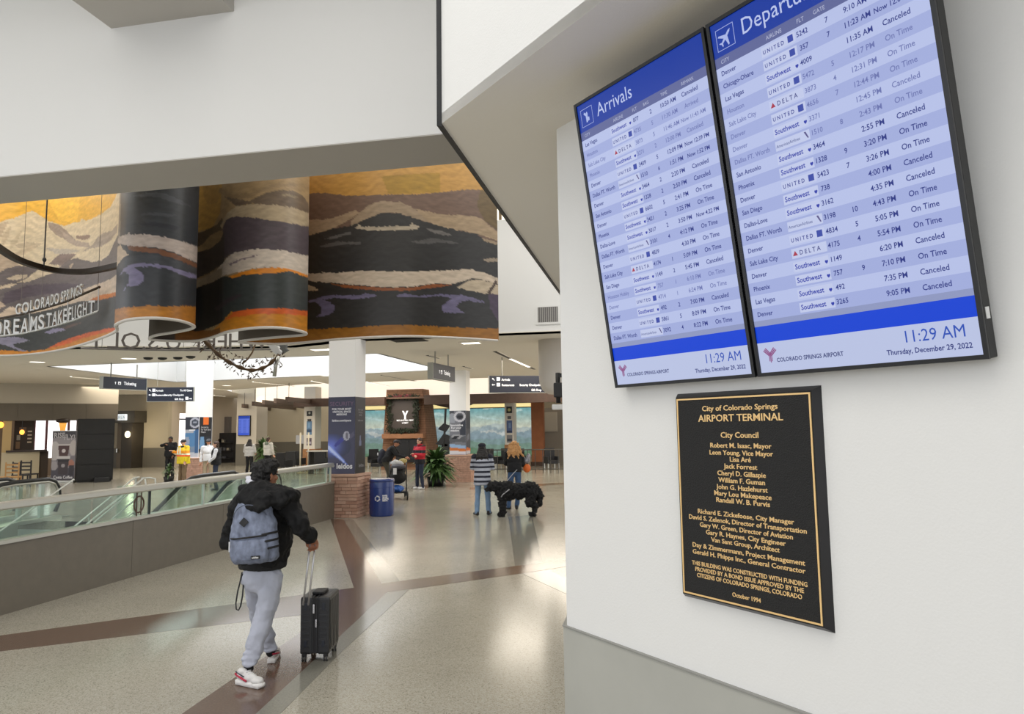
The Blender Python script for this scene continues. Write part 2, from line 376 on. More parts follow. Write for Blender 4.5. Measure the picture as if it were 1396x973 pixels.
# wall over the columns (the far side of the atrium), its windows above
FW = 16.0
pa = onz(250, 477, 4.2); pb_ = onz(130, 476, 4.2)
struct(MB().prism([(3, FW), (-7.4, FW), (-9.2, FW+.75), (-11.9, FW+.35), (-14, 15.4), (-22, 14.3), (-22, 14.7), (-14, 15.8), (-11.9, FW+.75), (-9.2, FW+1.15), (-7.3, FW+.4), (3, FW+.4)], 4.2, 6.9).build('wall_atrium', M_WHITE))
struct(MB().box(-22, 3, FW, FW+.3, 7.9, 8.2).build('trim_6', M_WHITE))
for i in range(9):
    x = -21.5+i*2.7
    wn = MB().box(x, x+2.5, FW+.12, FW+.14, 6.9, 7.9).build('window_%d' % (i+1), mat('daylight_pane', (250, 245, 225), .4, emit=(255, 246, 222), estr=1.4)); struct(wn)
    fr = MB()
    fr.box(x, x+2.5, FW+.02, FW+.16, 7.28, 7.36)
    for q in (0, .62, 1.24, 1.86, 2.44): fr.box(x+q, x+q+.06, FW+.05, FW+.16, 6.9, 7.9)
    fr.build('window_frame', mat('bronze_frame', (120, 100, 70), .5), wn)

# main ceiling at 4.2 with its skylight opening
CZ = 4.2
O = [(-19.2, 19.6), (-7.8, 19.3), (-7.75, 25.6), (-20.6, 27.8)]
ce = MB()
ce.prism([(-46, 14.0), (-22, 14.0), (-14, 15.2), (-11.9, 16.1), (-9.2, 16.5), (-7.4, 15.98), (9, 15.98), (9, 19.3), (-7.8, 19.3), (-19.2, 19.6), (-46, 19.6)], CZ, CZ+.02)
ce.prism([(9, 19.3), (9, 25.6), (-7.75, 25.6), (-7.8, 19.3)], CZ, CZ+.02)
ce.prism([(-46, 19.6), (-19.2, 19.6), (-20.6, 27.8), (-46, 27.8)], CZ, CZ+.02)
ce.prism([(-46, 27.8), (-20.6, 27.8), (-7.75, 25.6), (9, 25.6), (9, 31), (-8, 30.5), (-16.5, 31.5), (-22.5, 34.4), (-26, 43), (-46, 43)], CZ, CZ+.02)
struct(ce.build('ceiling_main', M_CEIL))
sk = MB()
for i in range(4):
    a = Vector(O[i]+(0,)); b = Vector(O[(i+1) % 4]+(0,)); n = (b-a).cross(Vector((0, 0, 1))).normalized()*.1
    sk.prism([(a.x, a.y), (b.x, b.y), (b.x+n.x, b.y+n.y), (a.x+n.x, a.y+n.y)], CZ, 5.7)
struct(sk.build('skylight_well', mat('skylight_white', (240, 240, 238), .8)))
struct(MB().prism([(-21, 19), (-7, 19), (-7, 28.4), (-21, 28.4)], 5.7, 5.75).build('skylight_lid', mat('skylight_glass', (240, 244, 250), .5, emit=(240, 246, 255), estr=1.3)))
# far cove: bright fascia rising beyond the ceiling edge, curved at its left
cv = [(9, 36.2), (-8, 35.2), (-14, 34.8), (-18, 35.2), (-20.8, 36.2), (-22.5, 37.4)]
cvb = [(x+.3, y+.4) for x, y in cv][::-1]
cvm = MB()
for i in range(len(cv)-1): cvm.prism([cv[i], cv[i+1], (cv[i+1][0]+.1, cv[i+1][1]+.3), (cv[i][0]+.1, cv[i][1]+.3)], 3.55, 5.4)
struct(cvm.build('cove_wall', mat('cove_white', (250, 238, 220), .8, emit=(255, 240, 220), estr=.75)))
struct(MB().prism([(9, 30), (9, 46), (-26, 46), (-26, 36), (-16, 30)], 5.4, 5.45).build('ceiling_cove', M_WHITE))

# back walls
BYW = 43.5
struct(MB().box(-28, 9, BYW, BYW+.3, 1.25, 5.45).build('wall_back', M_BEIGE))
struct(MB().box(-28, 9, BYW-.02, BYW+.3, 0, 1.25).build('baseboard_back', mat('grey_wainscot', (112, 108, 98), .6)))
struct(MB().box(-34.5, -27.5, 36.5, 36.8, 1.12, 4.2).build('wall_left', M_BEIGE))
struct(MB().box(-34.5, -27.5, 36.48, 36.8, 0, 1.12).build('baseboard_left', mat('grey_wainscot', (112, 108, 98), .6)))
struct(MB().box(-27.8, -27.5, 36.8, 37.5, 0, 4.2).box(-27.8, -27.5, 38.4, 43.4, 0, 4.2).box(-27.8, -27.5, 37.5, 38.4, 3.1, 4.2).box(-27.8, -27.5, 37.5, 38.4, 0, .9).build('wall_left_return', mat('pale_beige_wall', (208, 196, 180), .85)))
w0 = struct(MB().box(-27.7, -27.6, 37.5, 38.4, .9, 3.1).build('window_20', mat('bright_window', (250, 248, 250), .4, emit=(255, 250, 252), estr=1.5)))
MB().box(-27.6, -27.54, 37.5, 38.4, 2.72, 2.8).build('window_frame', M_DARKLINE, w0)

# cafe front along the S diagonal
QC = (-24.2, 28.3, 0); NC = (-.70711, .70711, 0)
def cq(px, py): return onp(px, py, QC, NC)
Sd = Vector((.70711, .70711, 0))
def cs(px): return (cq(px, 580)-Vector(QC)).dot(Sd)
ROTC = R(45)
def cmesh(): return MB()
def cz(px, py): return cq(px, py).z
s0, s160 = cs(-40), cs(160)
zb1, zb0 = cz(80, 550), cz(80, 573)
def cbuild(mb, name, m, parent=None, kind=None):
    o = mb.build(name, m, parent)
    if parent is None: o.location = QC; o.rotation_euler = (0, 0, ROTC)
    if kind: o['kind'] = kind
    return o
cbuild(cmesh().box(s0-6, s160, 0, .3, zb1, 4.2), 'wall_cafe', M_TAUPE, kind='structure')
band = cbuild(cmesh().box(s0-6, s160, -.06, .3, zb0, zb1), 'trim_7', mat('cafe_fascia', (92, 84, 72), .6), kind='structure')
for k in range(9):
    a = s160-(k+1)*1.25
    cmesh().box(a, a+1.235, -.075, -.055, zb0+.01, zb1-.01).build('panel', mat('cafe_fascia_panel', (96, 88, 75), .6, var=.05, vscale=2), band)
# cafe lower wall, counter shelf, pillar
zc_ = cz(30, 616)
cbuild(cmesh().box(cs(4), cs(56), 0, .25, 0, zc_), 'wall_cafe_half', mat('cafe_half_wall', (190, 178, 150), .8), kind='structure')
cbuild(cmesh().box(cs(10), cs(66), -.12, .4, zc_, zc_+.08), 'trim_8', mat('cafe_shelf', (46, 34, 28), .5), kind='structure')
cbuild(cmesh().box(cs(4), cs(16), 0, .3, zc_, zb0), 'wall_cafe_pillar', mat('cafe_pillar', (186, 160, 112), .8), kind='structure')
cbuild(cmesh().box(cs(55), cs(68), .1, 1.4, 0, zc_), 'cafe_counter_side', mat('cafe_counter_dark', (60, 48, 38), .6), kind='structure')
wc = cbuild(cmesh().box(cs(47), cs(112), 2.6, 2.7, 0.9, 3.6), 'window_21', mat('cafe_window_glow', (255, 252, 252), .4, emit=(255, 250, 252), estr=1.6), kind='structure')
g = cmesh()
for f_ in (0, .27, .66, .76, 1): xx = cs(47)+f_*(cs(112)-cs(47)); g.box(xx-.05, xx+.05, 2.52, 2.6, .9, 3.6)
g.box(cs(47), cs(112), 2.52, 2.6, 2.72, 2.8); g.build('window_frame', mat('plum_frame', (98, 60, 66), .5), wc)
cbuild(cmesh().box(cs(-30), cs(130), 4.2, 4.4, 0, 4.2), 'wall_cafe_inner', mat('cafe_inner', (96, 80, 64), .8), kind='structure')
# menu panel inside cafe (dark board with framed sheets)
mbd = thing('menu_board', 'dark menu board with framed sheets hanging inside the cafe opening', 'sign', QC, ROTC)
MB().box(cs(19), cs(47), .9, 1.0, zc_+.05, zb0+.3).build('board', mat('menu_dark', (52, 42, 34), .6), mbd)
for (x0, x1, y0, y1), c in (((26, 36, 582, 592), (120, 96, 74)), ((23, 28, 593, 600), (150, 146, 136)), ((22, 28, 602, 612), (120, 110, 96)), ((38, 44, 587, 589), (200, 190, 170)), ((38, 44, 592, 594), (196, 180, 160)), ((38, 44, 597, 599), (200, 190, 170)), ((38, 44, 602, 604), (196, 180, 160))):
    MB().box(cs(x0), cs(x1), .86, .9, cz(30, y1), cz(30, y0)).build('sheet', mat('sheet%d' % c[0], c, .7), mbd)
# pendant lamps in cafe
for k, (px, py, rr, lb) in enumerate(((30, 589, .09, 'small glowing amber pendant lamp before the menu board'), (1, 579, .11, 'glowing amber pendant lamp at the far left of the cafe'))):
    c = onp(px, py, QC, NC); lp = thing('pendant_lamp', lb, 'lamp', c)
    MB().ell((0, 0, 0), (rr, rr, rr*1.2)).build('glass_shade', mat('amber_glow', (255, 180, 70), .4, emit=(255, 176, 70), estr=2.2), lp, True)
    MB().tube([(0, 0, rr), (0, 0, zb0-c.z+.02)], .012).build('cord', M_BLACK, lp)
c = onp(85.5, 583, QC, NC); lp = thing('hanging_lantern', 'amber lit lantern with dark arms above the tall coffee banner', 'lamp', c)
MB().lathe([(.07, -.3), (.13, .1), (.15, .2), (.1, .24)]).build('glass_shade', mat('amber_dim', (220, 160, 70), .4, emit=(230, 160, 70), estr=.9), lp, True)
MB().lathe([(.1, .2), (.26, .26), (.27, .36), (.04, .42)]).build('cap', mat('lantern_iron', (50, 40, 34), .5), lp, True)
MB().tube([(0, 0, .4), (0, 0, zb0-c.z+.05)], .02).build('stem', M_BLACK, lp)

# dark doorway right of the cafe, with its little lit sign and wall lamp
DY = 35.6
def q(px, py, Y=DY): return ony(px, py, Y)
d1 = struct(MB().box(q(156, 600).x, q(166, 600).x, DY+.2, DY+.3, 0, q(160, 576).z).build('door_1', mat('door_greige', (120, 108, 92), .6)))
MB().box(q(157, 600).x, q(158, 600).x+.03, DY+.1, DY+.2, .9, 1.1).build('door_handle', M_METAL, d1)
struct(MB().box(q(150, 600).x, q(184, 600).x, DY-.1, 36.5, q(170, 576).z, q(170, 560).z).build('trim_9', M_DARKW))
struct(MB().box(q(166, 600).x, q(180.5, 600).x, DY-.05, 36.5, 0, q(170, 576).z).build('trim_10', mat('door_jamb_dark', (52, 46, 38), .55)))
ls = thing('lit_door_sign', 'small lit white sign box above the doorway right of the cafe', 'sign', q(165, 568.5, DY-.25))
ww = q(171, 568).x-q(159, 568).x
MB().box(-ww/2, ww/2, -.05, .14, -.17, .17).build('light_box', mat('lit_sign', (235, 242, 245), .5, emit=(220, 230, 235), estr=.9), ls)
text_mb(MB(), 'AREA', .26, 0, -.1, -.056, 'CENTER').build('lettering', mat('sign_ink', (90, 100, 110), .6), ls)
sc_ = thing('wall_lamp', 'glowing half round wall lamp on the dark jamb beside the doorway', 'lamp', q(174, 592, DY-.06))
MB().ell((0, 0, 0), (.17, .11, .2)).build('lamp_shade', mat('sconce_glow', (255, 240, 205), .4, emit=(255, 236, 196), estr=2), sc_, True)
MB().box(-.05, .05, -.02, .02, -.26, -.18).build('bracket', M_BRONZE, sc_)
l = bpy.data.lights.new('wall_lamp_light', 'POINT'); l.energy = 30; l.color = (1, .85, .6); l.shadow_soft_size = .15
lo = bpy.data.objects.new('wall_lamp_light', l); COL.objects.link(lo); lo.location = q(181, 592, 35.2)

# ================================================================== MURAL (one hanging printed sheet that folds back on itself)
MZ = 3.7
rim = [(-60, 482), (0, 484), (30, 483), (60, 480), (90, 474.5), (120, 466), (142, 458), (152, 453.5), (158, 449.5), (157.5, 446), (156, 443), (160, 440), (168, 436.5), (180, 434), (197, 432.7), (213, 432.6), (230, 434), (246, 436.5), (258, 440), (265, 443.5), (266, 445.5), (262, 447.5), (252, 450), (235, 453), (216, 456), (207, 459), (205, 461), (208, 462.5), (225, 463.8), (250, 464.5), (270, 463.5), (284, 460.5), (296, 456.5), (305, 453), (318, 450), (335, 447.5), (352, 446), (372, 445.7), (390, 447), (405, 449.5), (416, 452.5), (419, 454.5), (415, 456), (400, 457.5), (375, 459.5), (350, 462), (333, 464), (327, 465.5), (332, 466.6), (350, 467.5), (380, 468), (410, 466.5), (440, 463.5), (480, 460.3), (520, 458.3), (560, 457.6), (600, 458.8), (640, 460.8), (680, 463.5)]
pl_ = [onz(x, y, MZ) for x, y in rim]
# dense smooth path
path = []
for i in range(len(pl_)-1):
    p_ = [pl_[max(i-1, 0)], pl_[i], pl_[i+1], pl_[min(i+2, len(pl_)-1)]]; n_ = max(2, int((p_[2]-p_[1]).length/.028))
    for k in range(n_):
        t = k/n_; path.append(.5*((2*p_[1])+(-p_[0]+p_[2])*t+(2*p_[0]-5*p_[1]+4*p_[2]-p_[3])*t*t+(-p_[0]+3*p_[1]-3*p_[2]+p_[3])*t**3))
path.append(pl_[-1])
path = [Vector((p.x, p.y, MZ)) for p in path]
pn = np.array([tuple(p) for p in path]); pxs = proj(pn)[:, 0]
tan = np.gradient(pn[:, :2], axis=0); tan /= np.linalg.norm(tan, axis=1)[:, None]
nrm = np.stack([tan[:, 1], -tan[:, 0]], -1)           # printed side (towards the front hall)
NZn = 230; zs = MZ + np.linspace(0, 1, NZn)*4.0
V = np.zeros((len(path), NZn, 3)); V[:, :, :2] = pn[:, None, :2]; V[:, :, 2] = zs[None]
PX = proj(V.reshape(-1, 3)).reshape(len(path), NZn, 2)
P0L = [([(-70, 100), (170, 100), (170, 330), (-70, 330)], (222, 172, 72)),
 ([(60, 262), (110, 262), (105, 305), (80, 300)], (236, 186, 78)),
 ([(-70, 310), (-20, 308), (0, 303), (8, 300), (20, 297), (35, 291), (43, 287), (48, 289), (58, 296), (66, 301), (78, 305), (88, 308), (100, 303), (108, 303), (111, 298), (118, 301), (130, 296), (140, 290), (150, 283), (156, 272), (162, 258), (175, 258), (175, 500), (-70, 500)], (208, 192, 164)),
 ([(-70, 325), (0, 305), (12, 301), (6, 314), (-2, 328), (-70, 340)], (182, 164, 140)),
 ([(2, 322), (16, 306), (12, 322), (4, 336)], (190, 172, 146)), ([(14, 330), (30, 314), (24, 330), (14, 340)], (190, 174, 148)),
 ([(65, 303), (80, 306), (90, 314), (100, 324), (110, 334), (100, 332), (88, 326), (76, 320), (68, 312)], (150, 136, 126)),
 ([(82, 312), (92, 320), (104, 328), (120, 331), (124, 337), (106, 336), (92, 330)], (170, 154, 142)),
 ([(104, 325), (112, 327), (120, 326), (124, 321), (121, 320), (112, 321), (104, 321)], (140, 120, 110)),
 ([(126, 334), (132, 324), (142, 317), (152, 315), (160, 305), (160, 316), (150, 328), (138, 336), (120, 340), (110, 344)], (160, 146, 134)),
 ([(18, 333), (40, 330), (60, 332), (50, 336), (26, 338)], (186, 170, 146)), ([(20, 345), (45, 333), (52, 336), (26, 350)], (196, 178, 152)),
 ([(62, 338), (100, 340), (110, 342), (95, 346), (76, 346)], (182, 172, 160)),
 ([(82, 346), (104, 346), (98, 352), (84, 362), (66, 360)], (128, 112, 108)),
 ([(-70, 366), (0, 362), (25, 362), (60, 366), (80, 365), (92, 355), (104, 352), (114, 354), (126, 357), (138, 355), (148, 348), (155, 332), (162, 318), (175, 318), (175, 420), (-70, 440)], (106, 98, 98)),
 ([(-70, 348), (0, 346), (16, 355), (28, 362), (10, 365), (0, 371), (-70, 378)], (176, 158, 138)), ([(8, 380), (20, 375), (38, 374), (36, 379), (20, 382)], (186, 170, 148)),
 ([(20, 386), (36, 380), (52, 367), (62, 366), (78, 370), (66, 374), (50, 380), (40, 384)], (198, 182, 156)),
 ([(-70, 390), (0, 390), (14, 386), (24, 387), (14, 392), (0, 394), (-70, 396)], (196, 178, 154)), ([(94, 362), (101, 358), (99, 362), (96, 366)], (176, 158, 140)),
 ([(6, 400), (40, 388), (90, 386), (120, 388), (90, 398), (40, 404), (10, 414), (0, 418)], (88, 78, 86)),
 ([(-70, 408), (0, 411), (8, 416), (0, 420), (-70, 425)], (190, 170, 150)),
 ([(-70, 434), (0, 428), (12, 418), (30, 420), (60, 415), (100, 400), (130, 388), (150, 381), (160, 374), (175, 374), (175, 410), (140, 406), (110, 412), (60, 424), (0, 433), (-70, 440)], (206, 186, 164)),
 ([(120, 410), (136, 402), (150, 400), (158, 398), (160, 404), (148, 410), (134, 414)], (204, 120, 48)),
 ([(-70, 442), (0, 435), (60, 424), (108, 411), (135, 409), (160, 403), (175, 403), (175, 460), (120, 460), (80, 478), (20, 484), (-70, 486)], (66, 68, 66)),
 ([(-70, 462), (0, 460), (20, 459), (33, 461), (40, 464), (30, 467), (18, 469), (20, 473), (32, 477), (40, 479), (28, 479), (14, 473), (2, 469), (-70, 470)], (142, 138, 158)),
 ([(60, 453), (72, 448), (84, 447), (90, 450), (80, 452), (68, 455)], (150, 144, 172)), ([(84, 447), (96, 442), (112, 439), (104, 443), (92, 448)], (104, 84, 78)),
 ([(-70, 478), (0, 477.5), (40, 479), (62, 476), (80, 467), (100, 459), (125, 452), (145, 448), (175, 446), (175, 520), (-70, 520)], (206, 134, 44)),
 ([(66, 474), (80, 467), (100, 459), (125, 452), (145, 448), (158, 446), (158, 450), (140, 454), (110, 462), (84, 471)], (212, 98, 42))]
P1L = [([(100, 100), (300, 100), (300, 520), (100, 520)], (50, 52, 55)),
 ([(176, 268), (195, 263), (215, 262), (232, 266), (250, 275), (262, 282), (245, 279), (225, 271), (205, 267), (190, 268)], (70, 72, 76)),
 ([(185, 292), (215, 289), (240, 293), (235, 296), (210, 294)], (64, 66, 70)), ([(180, 306), (210, 302), (250, 310), (240, 314), (205, 307)], (40, 42, 48)),
 ([(160, 262), (165, 262), (164, 320), (160, 330)], (120, 112, 104)),
 ([(158, 330), (163, 322), (172, 320), (176, 317), (178, 320), (200, 319), (230, 324), (255, 331), (272, 338), (272, 360), (255, 352), (235, 343), (210, 337), (190, 336), (175, 335), (165, 333)], (176, 162, 152)),
 ([(153, 345), (159, 338), (164, 333), (168, 340), (175, 347), (167, 352), (160, 362), (153, 375)], (192, 172, 148)),
 ([(172, 335), (190, 336), (215, 339), (240, 346), (272, 361), (272, 367), (240, 353), (212, 345), (190, 343), (176, 341)], (112, 72, 48)),
 ([(160, 368), (170, 353), (178, 349), (200, 346), (225, 350), (250, 358), (272, 368), (272, 376), (240, 364), (210, 358), (185, 359), (165, 368)], (60, 62, 66)),
 ([(162, 376), (170, 365), (184, 358.5), (205, 359), (232, 363), (252, 370), (266, 374), (272, 378), (272, 381), (252, 377), (240, 371), (225, 366), (205, 363), (183, 364), (192, 370), (197, 377), (195, 384), (186, 389), (172, 391), (170, 397), (168, 396), (176, 384), (176, 374), (170, 370)], (118, 112, 140)),
 ([(100, 421), (160, 421), (170, 419), (185, 418), (205, 416), (230, 418), (250, 417), (290, 419), (290, 520), (100, 520)], (166, 108, 40)),
 ([(162, 424), (185, 421), (215, 422), (240, 424), (215, 431), (180, 432)], (184, 122, 44))]
P2L = [([(240, 100), (440, 100), (440, 520), (240, 520)], (150, 126, 92)),
 ([(262, 240), (303, 240), (300, 290), (290, 310), (262, 318)], (172, 134, 70)), ([(276, 254), (298, 250), (302, 262), (296, 276), (284, 280), (278, 268)], (156, 122, 68)), ([(262, 318), (276, 316), (296, 306), (303, 296), (306, 312), (262, 342)], (84, 70, 54)),
 ([(298, 262), (318, 272), (340, 270), (352, 264), (372, 256), (400, 254), (425, 258), (425, 250), (375, 250), (345, 262), (318, 266), (300, 255)], (138, 116, 86)),
 ([(306, 268), (340, 274), (360, 264), (380, 259), (400, 260), (412, 266), (420, 276), (422, 292), (398, 284), (370, 279), (345, 277), (322, 281)], (104, 88, 72)),
 ([(378, 264), (395, 264), (408, 270), (400, 270)], (134, 118, 92)),
 ([(300, 308), (310, 290), (322, 281), (345, 278), (375, 279), (400, 283), (425, 292), (425, 310), (400, 305), (370, 300), (340, 296), (320, 295), (308, 300), (303, 312)], (164, 146, 118)),
 ([(303, 312), (308, 300), (320, 295), (340, 296), (370, 300), (400, 305), (425, 310), (425, 349), (380, 343), (350, 340), (330, 343), (312, 348), (303, 356)], (80, 70, 74)),
 ([(262, 342), (276, 335), (285, 322), (300, 314), (305, 318), (300, 328), (288, 338), (262, 346)], (148, 124, 88)),
 ([(262, 346), (288, 338), (300, 328), (305, 316), (306, 358), (285, 372), (262, 382)], (66, 58, 54)),
 ([(262, 383), (280, 377), (296, 367), (312, 349), (320, 344), (350, 339), (385, 341), (425, 350), (425, 377), (395, 367), (370, 364), (345, 366), (325, 371), (305, 375), (290, 384), (262, 394)], (196, 182, 166)),
 ([(262, 383), (280, 377), (296, 367), (303, 366), (303, 375), (290, 384), (262, 394)], (156, 138, 114)),
 ([(312, 360), (330, 352), (352, 347), (352, 348.5), (330, 354), (314, 362)], (120, 104, 110)),
 ([(310, 378), (325, 372), (345, 367), (370, 364), (395, 366), (425, 377), (425, 380), (390, 371), (360, 373), (330, 375), (318, 379)], (208, 128, 36)),
 ([(262, 395), (290, 384), (305, 376), (318, 379), (330, 375), (360, 373), (395, 370), (425, 380), (425, 424), (380, 420), (340, 421), (315, 425), (303, 440), (262, 456)], (58, 62, 60)),
 ([(262, 395), (290, 384), (303, 378), (303, 440), (262, 456)], (34, 34, 36)), ([(292, 420), (310, 406), (326, 401), (330, 403), (312, 412), (296, 424)], (66, 56, 60)),
 ([(240, 456), (262, 455), (290, 450), (303, 438), (315, 425), (340, 421), (380, 420), (425, 424), (425, 520), (240, 520)], (190, 124, 36)),
 ([(306, 436), (318, 425), (340, 421), (380, 420), (425, 424), (425, 431), (390, 428), (350, 428), (320, 432)], (200, 92, 40)),
 ([(240, 452), (290, 450), (300, 446), (300, 470), (240, 470)], (120, 76, 32))]
P3L = [([(300, 100), (700, 100), (700, 520), (300, 520)], (164, 124, 62)),
 ([(520, 240), (600, 235), (600, 262), (530, 265)], (146, 114, 44)),
 ([(410, 264), (440, 263), (480, 267), (530, 265), (570, 265), (600, 262), (625, 259), (655, 258), (668, 263), (700, 280), (700, 360), (410, 330)], (100, 80, 68)),
 ([(655, 258), (668, 263), (700, 280), (700, 330), (660, 300), (650, 280)], (92, 76, 50)),
 ([(410, 300), (450, 298), (485, 286), (491, 290), (470, 303), (455, 311), (410, 324)], (146, 126, 102)),
 ([(478, 302), (490, 290), (502, 280), (520, 274), (545, 275), (560, 281), (575, 292), (592, 305), (570, 299), (540, 290), (522, 290), (500, 298), (478, 308)], (140, 122, 100)),
 ([(566, 284), (600, 292), (640, 294), (655, 297), (668, 308), (700, 330), (700, 336), (650, 318), (620, 313), (590, 306), (575, 294)], (146, 126, 100)),
 ([(410, 324), (455, 311), (478, 308), (500, 298), (522, 290), (545, 291), (570, 299), (592, 306), (620, 313), (650, 319), (665, 330), (700, 336), (700, 520), (410, 520)], (48, 47, 46)),
 ([(484, 311), (489, 306), (494, 309), (512, 309), (540, 308), (558, 308), (562, 304), (571, 308), (570, 312), (550, 314), (520, 314), (500, 314)], (160, 148, 128)),
 ([(441, 327), (460, 320), (480, 315), (478, 319), (455, 325)], (92, 90, 88)), ([(580, 311), (600, 314), (618, 321), (606, 321), (590, 317)], (96, 92, 88)),
 ([(432, 336), (460, 329), (490, 330), (494, 333), (470, 333), (445, 337)], (84, 82, 80)), ([(560, 330), (590, 324), (620, 330), (630, 333), (600, 331), (575, 332)], (78, 76, 74)),
 ([(655, 324), (678, 330), (680, 334), (664, 330)], (140, 122, 98)), ([(656, 354), (665, 352), (690, 352), (690, 356), (664, 357)], (140, 126, 108)),
 ([(410, 372), (440, 373), (437, 370), (450, 372), (500, 369), (560, 370), (625, 368), (632, 366), (645, 368), (660, 371), (690, 384), (690, 390), (655, 380), (640, 380), (618, 387), (590, 386), (560, 391), (520, 391), (480, 388), (450, 385), (430, 384), (410, 380)], (186, 170, 150)),
 ([(448, 386), (480, 389), (520, 392), (560, 392), (590, 387), (618, 388), (600, 391), (560, 396), (510, 396), (470, 392)], (134, 78, 44)),
 ([(410, 384), (424, 389), (436, 395), (425, 396), (410, 397)], (180, 160, 134)),
 ([(622, 392), (640, 382), (655, 381), (668, 384), (690, 394), (690, 404), (655, 399)], (176, 160, 136)), ([(664, 398), (672, 388), (675, 382), (678, 384), (674, 392), (667, 402)], (70, 56, 48)),
 ([(418, 411), (440, 404), (458, 402), (480, 403), (500, 400), (515, 402), (508, 405), (485, 408), (455, 406), (440, 408), (450, 412), (457, 418), (455, 425), (445, 430), (430, 432), (438, 426), (438, 418), (430, 412)], (104, 98, 124)),
 ([(538, 402), (555, 400), (570, 403), (600, 401), (630, 402), (650, 407), (663, 413), (650, 412), (640, 409), (626, 412), (622, 418), (634, 427), (620, 427), (604, 425), (602, 418), (610, 410), (616, 407), (600, 403), (580, 405), (560, 405), (545, 405)], (104, 98, 124)),
 ([(666, 402), (672, 400), (690, 404), (690, 444), (678, 436), (668, 420)], (70, 58, 74)),
 ([(300, 456), (380, 452), (420, 449), (460, 447), (490, 446), (520, 443), (560, 443), (600, 445), (640, 447), (690, 448), (690, 520), (300, 520)], (148, 98, 34))]
idx = np.arange(len(path))
def near(px): 
    d = [(p - onz(px[0], px[1], MZ)).length for p in path]; return int(np.argmin(d))
iA, iB, iB2, iC = near((157.5, 446)), near((266, 445.5)), near((205, 461)), near((419, 454.5))
CC = np.zeros((len(path), NZn, 3)); CC[:] = L3((60, 50, 44))
rsn = np.random.RandomState(5)
def paint(a, b, layers, jit):
    P = PX[a:b].reshape(-1, 2).copy()
    hh = (np.sin(P[:, 0]*.9)+np.sin(P[:, 0]*.37+P[:, 1]*.5)+np.sin(P[:, 1]*.8+P[:, 0]*.21))*.5
    P[:, 1] += hh*jit + (rsn.rand(len(P))-.5)*1.0
    C = CC[a:b].reshape(-1, 3)
    for poly, c in layers: k = inpoly(P, poly); C[k] = L3(c)
    CC[a:b] = C.reshape(b-a, NZn, 3)
paint(0, iA+1, P0L, .35); paint(iA, iB+1, P1L, .3); paint(iB2, iC+1, P2L, .3); paint(iC, len(path), P3L, .35)
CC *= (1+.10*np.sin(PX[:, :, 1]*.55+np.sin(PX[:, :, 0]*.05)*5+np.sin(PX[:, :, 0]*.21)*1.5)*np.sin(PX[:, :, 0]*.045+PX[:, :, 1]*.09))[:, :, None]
N_ = len(path)
def sheet(off, name, m, parent, cols=None, flip=False):
    X = V.copy(); X[:, :, :2] += nrm[:, None, :]*off
    fs = [((i+1)*NZn+j, i*NZn+j, i*NZn+j+1, (i+1)*NZn+j+1) for i in range(N_-1) for j in range(NZn-1)]
    if flip: fs = [f[::-1] for f in fs]
    me = bpy.data.meshes.new(name); me.from_pydata(X.reshape(-1, 3).tolist(), [], fs); me.update()
    if cols is not None:
        a = me.color_attributes.new('Col', 'FLOAT_COLOR', 'POINT'); a.data.foreach_set('color', np.hstack([cols.reshape(-1, 3), np.ones((N_*NZn, 1))]).ravel())
    return link(name, me, m, parent, True)
mu = thing('landscape_mural', 'huge folded hanging mural of mountains in ochre, cream and charcoal bands', 'mural', (-8, 11, MZ))
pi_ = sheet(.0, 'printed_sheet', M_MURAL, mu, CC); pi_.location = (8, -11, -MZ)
bk = MB()
for i in range(N_-1):
    a, b = V[i, 0], V[i+1, 0]; na, nb = nrm[i]*-.03, nrm[i+1]*-.03
    bk.add([(a[0]+na[0], a[1]+na[1], MZ), (b[0]+nb[0], b[1]+nb[1], MZ), (b[0]+nb[0], b[1]+nb[1], MZ+4), (a[0]+na[0], a[1]+na[1], MZ+4)], [(0, 3, 2, 1)])
bko = bk.build('backing_sheet', mat('mural_back', (92, 84, 74), .7), mu); bko.location = (8, -11, -MZ)
rm = MB(); ed = [(p.x-nrm[i][0]*.015, p.y-nrm[i][1]*.015, MZ-.005) for i, p in enumerate(path)][::2]
rm.tube(ed, .026, 6); rmo = rm.build('bottom_rim', mat('rim_white', (212, 206, 198), .5), mu, True); rmo.location = (8, -11, -MZ)

